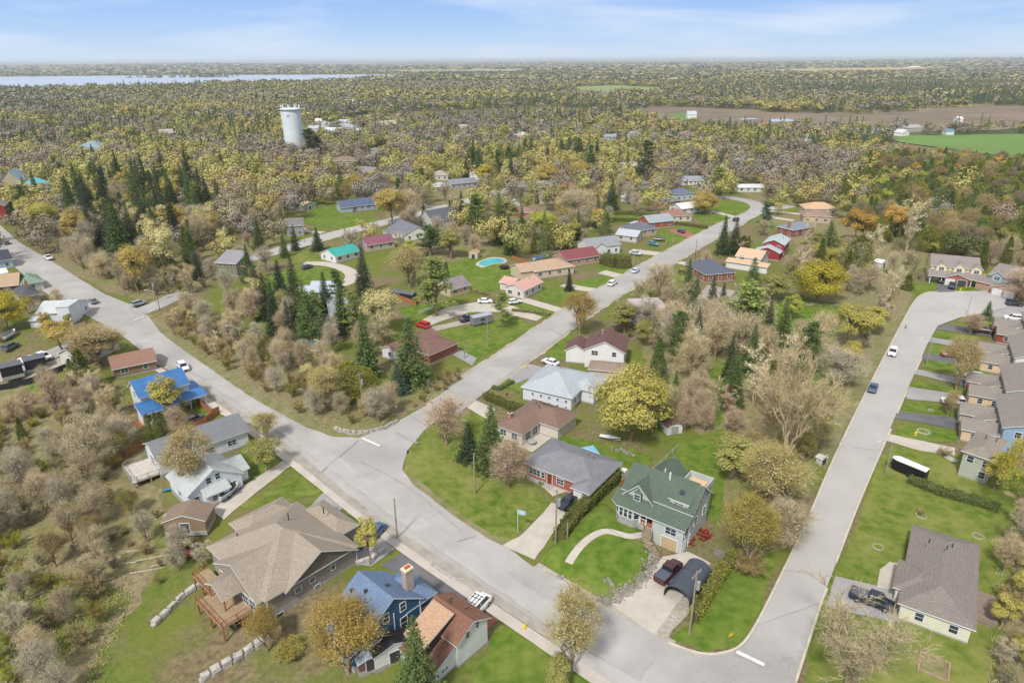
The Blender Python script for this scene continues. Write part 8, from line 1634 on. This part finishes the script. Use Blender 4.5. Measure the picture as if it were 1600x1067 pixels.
# ------------------------------------------------------------------ farther woods: one mass, too many trees to count
def far_woods():
    r = np.random.default_rng(99); fp = FARPOLY
    def nz(x, y, s_, k): return np.sin(x / s_ + 1.7 * k) * np.cos(y / (s_ * 1.3) - k) + .6 * np.sin((x + y) / (s_ * .43) + 2.3 * k) + .5 * np.cos((x - 1.6 * y) / (s_ * .29) + k)
    hp = np.array([(o.location[0], o.location[1]) for o in COL.objects if o.type == 'EMPTY' and o.get('category') in ('house', 'barn', 'boathouse', 'water tower', 'church', 'garage', 'shed')])
    pal = {'yellow': (178, 170, 104), 'gold': (178, 162, 104), 'olive': (152, 150, 90), 'grey': (146, 140, 128), 'brown': (142, 130, 106), 'tan': (162, 152, 124), 'dark': (78, 94, 70), 'cedar': (104, 112, 70), 'reddish': (158, 142, 126)}
    pal = {k: np.array(lin(v)) * .95 for k, v in pal.items()}
    remap = {'pale': 'yellow', 'lime': 'yellow', 'bright': 'yellow', 'orange': 'gold', 'spruce': 'dark', 'green': 'cedar', 'bluish': 'dark', 'lightgreen': 'cedar', 'yellowcedar': 'cedar'}
    def tmpl(con, n, size, seed):
        t = TB(seed); q = t.r
        if con:
            z = q.uniform(0, 1, n) ** 1.25; a = q.uniform(0, 6.283, n); rad = (1.03 - z) * q.uniform(.5, 1, n) ** .5; C_ = np.stack([np.cos(a) * rad, np.sin(a) * rad, .08 + z * .9], 1); sz = size * .8; nn = np.stack([np.cos(a), np.sin(a), np.full(n, .5)], 1) + t.unit(n) * .5
        else:
            L_ = t.unit(14) * q.uniform(.35, .8, (14, 1)); k = q.integers(0, 14, n); o_ = t.unit(n); C_ = L_[k] + o_ * .36 * q.uniform(.2, 1, (n, 1)) ** .5; nn = o_ * .6 + L_[k] * .7 + t.unit(n) * .4 + np.array([0, 0, .2]); C_ = C_ * np.array([1, 1, .42]) + np.array([0, 0, .57]); sz = size
        u = np.cross(nn, t.unit(n)); u /= np.linalg.norm(u, axis=1, keepdims=True) + 1e-9; v = np.cross(u, nn); v /= np.linalg.norm(v, axis=1, keepdims=True) + 1e-9; w_ = q.uniform(.6, 1.4, (n, 1)) * sz; zs = np.array([1, 1, .42])
        return np.stack([C_ - u * w_ * zs, C_ - v * w_ * .8 * zs, C_ + u * w_ * zs, C_ + v * w_ * .8 * zs], 1)        # n, 4, 3
    Q, Cc = [], []
    def plantmass(X, Y, H_, Rd, con, col, n, size, seed):
        for c in (0, 1):
            T_ = [tmpl(c, n, size, seed + 10 * c + k) for k in range(5)]; pick = r.integers(0, 5, len(X))
            for k in range(5):
                m = (con == c) & (pick == k); q = m.sum()
                if not q: continue
                a = r.uniform(0, 6.283, q); ca, sa = np.cos(a), np.sin(a); t = T_[k]
                x = t[None, :, :, 0] * ca[:, None, None] - t[None, :, :, 1] * sa[:, None, None]; y = t[None, :, :, 0] * sa[:, None, None] + t[None, :, :, 1] * ca[:, None, None]
                z = np.broadcast_to(t[None, :, :, 2], x.shape) * H_[m][:, None, None] + far_z(X[m], Y[m])[:, None, None]
                Q.append(np.stack([x * Rd[m][:, None, None] + X[m][:, None, None], y * Rd[m][:, None, None] + Y[m][:, None, None], z], -1).reshape(-1, 4, 3).astype(np.float32))
                Cc.append((np.repeat(col[m][:, None, :], n, 1) * r.uniform(.90, 1.10, (q, n, 1))).reshape(-1, 3))
    def colours(X, Y, con, s_):
        k = nz(X, Y, s_, 5) * 1.0 + r.normal(size=len(X)) * .5; ks = ['grey', 'brown', 'grey', 'tan', 'olive', 'olive', 'yellow', 'gold']; i = np.clip((k + 1.7) / 3.4 * 8, 0, 7).astype(int); c = np.array([pal[q] for q in ks])[i]
        d = np.array([pal['dark'], pal['cedar']])[(r.uniform(size=len(X)) < .45).astype(int)]
        return np.where(con[:, None] == 1, d, c) * r.uniform(.84, 1.1, (len(X), 1))
    if EXTRA:
        E_ = np.array([(a[0], a[1], a[2]) for a in EXTRA]); con = np.array([1 if a[3] in ('spruce', 'cedar', 'pine') else 0 for a in EXTRA]); col = np.array([pal[remap.get(a[4], a[4])] for a in EXTRA])
        R_ = np.hypot(E_[:, 0], E_[:, 1])
        for lo, hi, n_, s_ in ((0, 400, 900, .055), (400, 900, 480, .075)):
            m_ = (R_ >= lo) & (R_ < hi)
            if m_.any(): plantmass(E_[m_, 0], E_[m_, 1], E_[m_, 2], (E_[:, 2] * np.where(con == 1, .22, .46))[m_], con[m_], col[m_], n_, s_, 500 + lo)
    for d0, d1, n, q, size, rs in [(480, 780, 3700, 340, .085, 1.45), (780, 1250, 6000, 120, .145, 1.55), (1250, 2300, 11000, 40, .27, 1.9), (2300, 4600, 16000, 9, .6, 2.4), (4600, 12000, 13000, 6, .8, 6)]:
        Y = np.sqrt(r.uniform(d0 ** 2, d1 ** 2, n)); X = Y * r.uniform(-.86, .86, n); ok = np.ones(n, bool)
        if d0 > 500: ok &= ~(nz(X, Y, 420, 1) > (1.15 if d0 < 1200 else .95)) | (r.uniform(size=n) < .08)
        for i in range(n):
            x, y = X[i], Y[i]
            if not ok[i]: continue
            if any(inpoly(x, y, p) or inpoly(x * 1.02, y * 1.02, p) for p in fp) or any(inpoly(x * k, y * k, fp[3]) for k in (1.06, 1.12, 1.18, 1.24)): ok[i] = False; continue
            if y < 700 and blocked(x, y): ok[i] = False; continue
            if y < 1300 and hides(x, y, 90, 10) and r.uniform() < .9: ok[i] = False
        if d0 == 480: ok &= Y > 545
        X, Y = X[ok], Y[ok]; m = len(X); t = nz(X, Y, 140 if d0 < 1000 else 420, 3); con = (r.uniform(size=m) < np.clip(.27 + .28 * t + (.22 if d0 > 700 else 0) * (X > 0) * (Y < 2000), .06, .9)).astype(int)
        H_ = r.uniform(9, 18, m) * np.where(con == 1, 1.12, 1); Rd = np.where(con == 1, r.uniform(2.0, 3.2, m), r.uniform(3.6, 6.8, m)) * rs
        cc = colours(X, Y, con, 70 if d0 < 1000 else 200)
        if d0 > 1000: cc = cc * .72 + cc.mean(0)[None, :] * .28             # far crowns run together
        plantmass(X, Y, H_, Rd, con, cc, q, size, int(d0))
    for px_, n_ in (((331, 121.2), 60), ((232, 122.2), 22), ((300, 121.8), 14)):          # wooded islands in the lake
        c_ = G(*px_); X = c_[0] + r.normal(size=n_) * 60; Y = c_[1] + r.normal(size=n_) * 25; con = (r.uniform(size=n_) < .7).astype(int); plantmass(X, Y, np.full(n_, 14.), np.full(n_, 9.), con, colours(X, Y, con, 200), 10, .5, 7)
    Q = np.concatenate(Q); Cc = np.concatenate(Cc)
    me = np_mesh('distant_woodland', Q.reshape(-1, 3), np.arange(len(Q) * 4).reshape(-1, 4), None, [])
    at = me.attributes.new('tree_colour', 'FLOAT_COLOR', 'FACE'); at.data.foreach_set('color', np.concatenate([Cc, np.ones((len(Cc), 1))], 1).astype(np.float32).ravel())
    m = bpy.data.materials.new('woodland_leaves'); m.use_nodes = True; t = m.node_tree; b = t.nodes['Principled BSDF']; b.inputs['Roughness'].default_value = .9; b.inputs['Specular IOR Level'].default_value = .05
    a = N(t, 'ShaderNodeAttribute', attribute_name='tree_colour'); t.links.new(a.outputs['Color'], b.inputs['Base Color']); me.materials.append(m)
    o = link('distant_woodland', me); o['kind'] = 'stuff'; print('woodland faces', len(Q), 'extra', len(EXTRA))
far_woods()
print(TCOUNT)
# low dead grass, saplings and leaf litter under the thickets
def undergrowth():
    r = np.random.default_rng(5); pts = []
    for poly, n in (([(-80, 620), (180, 580), (230, 700), (170, 760), (260, 800), (200, 850), (190, 930), (130, 1070), (-80, 1120)], 26000), ([(240, 505), (300, 472), (480, 560), (600, 630), (742, 575), (640, 648), (560, 682), (500, 672), (400, 622)], 9000), ([(1010, 600), (1060, 490), (1200, 510), (1290, 560), (1380, 480), (1420, 470), (1330, 640), (1280, 730), (1200, 870), (1140, 850), (1140, 680), (1060, 660)], 6000), ([(1560, 830), (1640, 800), (1640, 1100), (1540, 1100)], 3000), ([(60, 405), (120, 330), (330, 330), (330, 440), (230, 475)], 4000)):
        wp = [G(*p) for p in poly]; X0, X1 = min(p[0] for p in wp), max(p[0] for p in wp); Y0, Y1 = min(p[1] for p in wp), max(p[1] for p in wp); k = 0
        while k < n:
            x, y = r.uniform(X0, X1), r.uniform(Y0, Y1)
            if inpoly(x, y, wp):
                k += 1
                if not blocked(x, y): pts.append((x, y, hz(x, y)))
    C_ = np.array(pts); n = len(C_); t = TB(6); t.twigs(C_, t.unit(n) * np.array([1, 1, .5]) + np.array([0, 0, .9]), .6, .06); C2 = C_[:n // 2] + np.abs(r.normal(size=(n // 2, 3))) * np.array([.5, .5, .25]); t.leaves(C2, .27, .4, .6)
    o = link('undergrowth', t.crown_mesh('undergrowth', mat('dry_stalks', (206, 190, 160), (172, 156, 128), 1.0, rough=1, geo=True), mat('low_leaves', (158, 152, 92), (180, 164, 124), .4, rough=1, geo=True))); o['kind'] = 'stuff'
undergrowth()
# ------------------------------------------------------------------ the air
hb = MB(); hb.box(-60000, -2500, -12, 60000, 60000, 96)
hm = bpy.data.materials.new('haze'); hm.use_nodes = True; t = hm.node_tree; t.nodes.clear(); ho = N(t, 'ShaderNodeOutputMaterial'); hv = N(t, 'ShaderNodeVolumePrincipled')
hv.inputs['Color'].default_value = (.80, .88, 1.0, 1); hv.inputs['Density'].default_value = 7.5e-5; hv.inputs['Anisotropy'].default_value = 0.2
t.links.new(hv.outputs[0], ho.inputs['Volume'])
hz_o = hb.build('haze', hm); hz_o['kind'] = 'stuff'
print('trees', TCOUNT, 'objects', len(COL.objects))
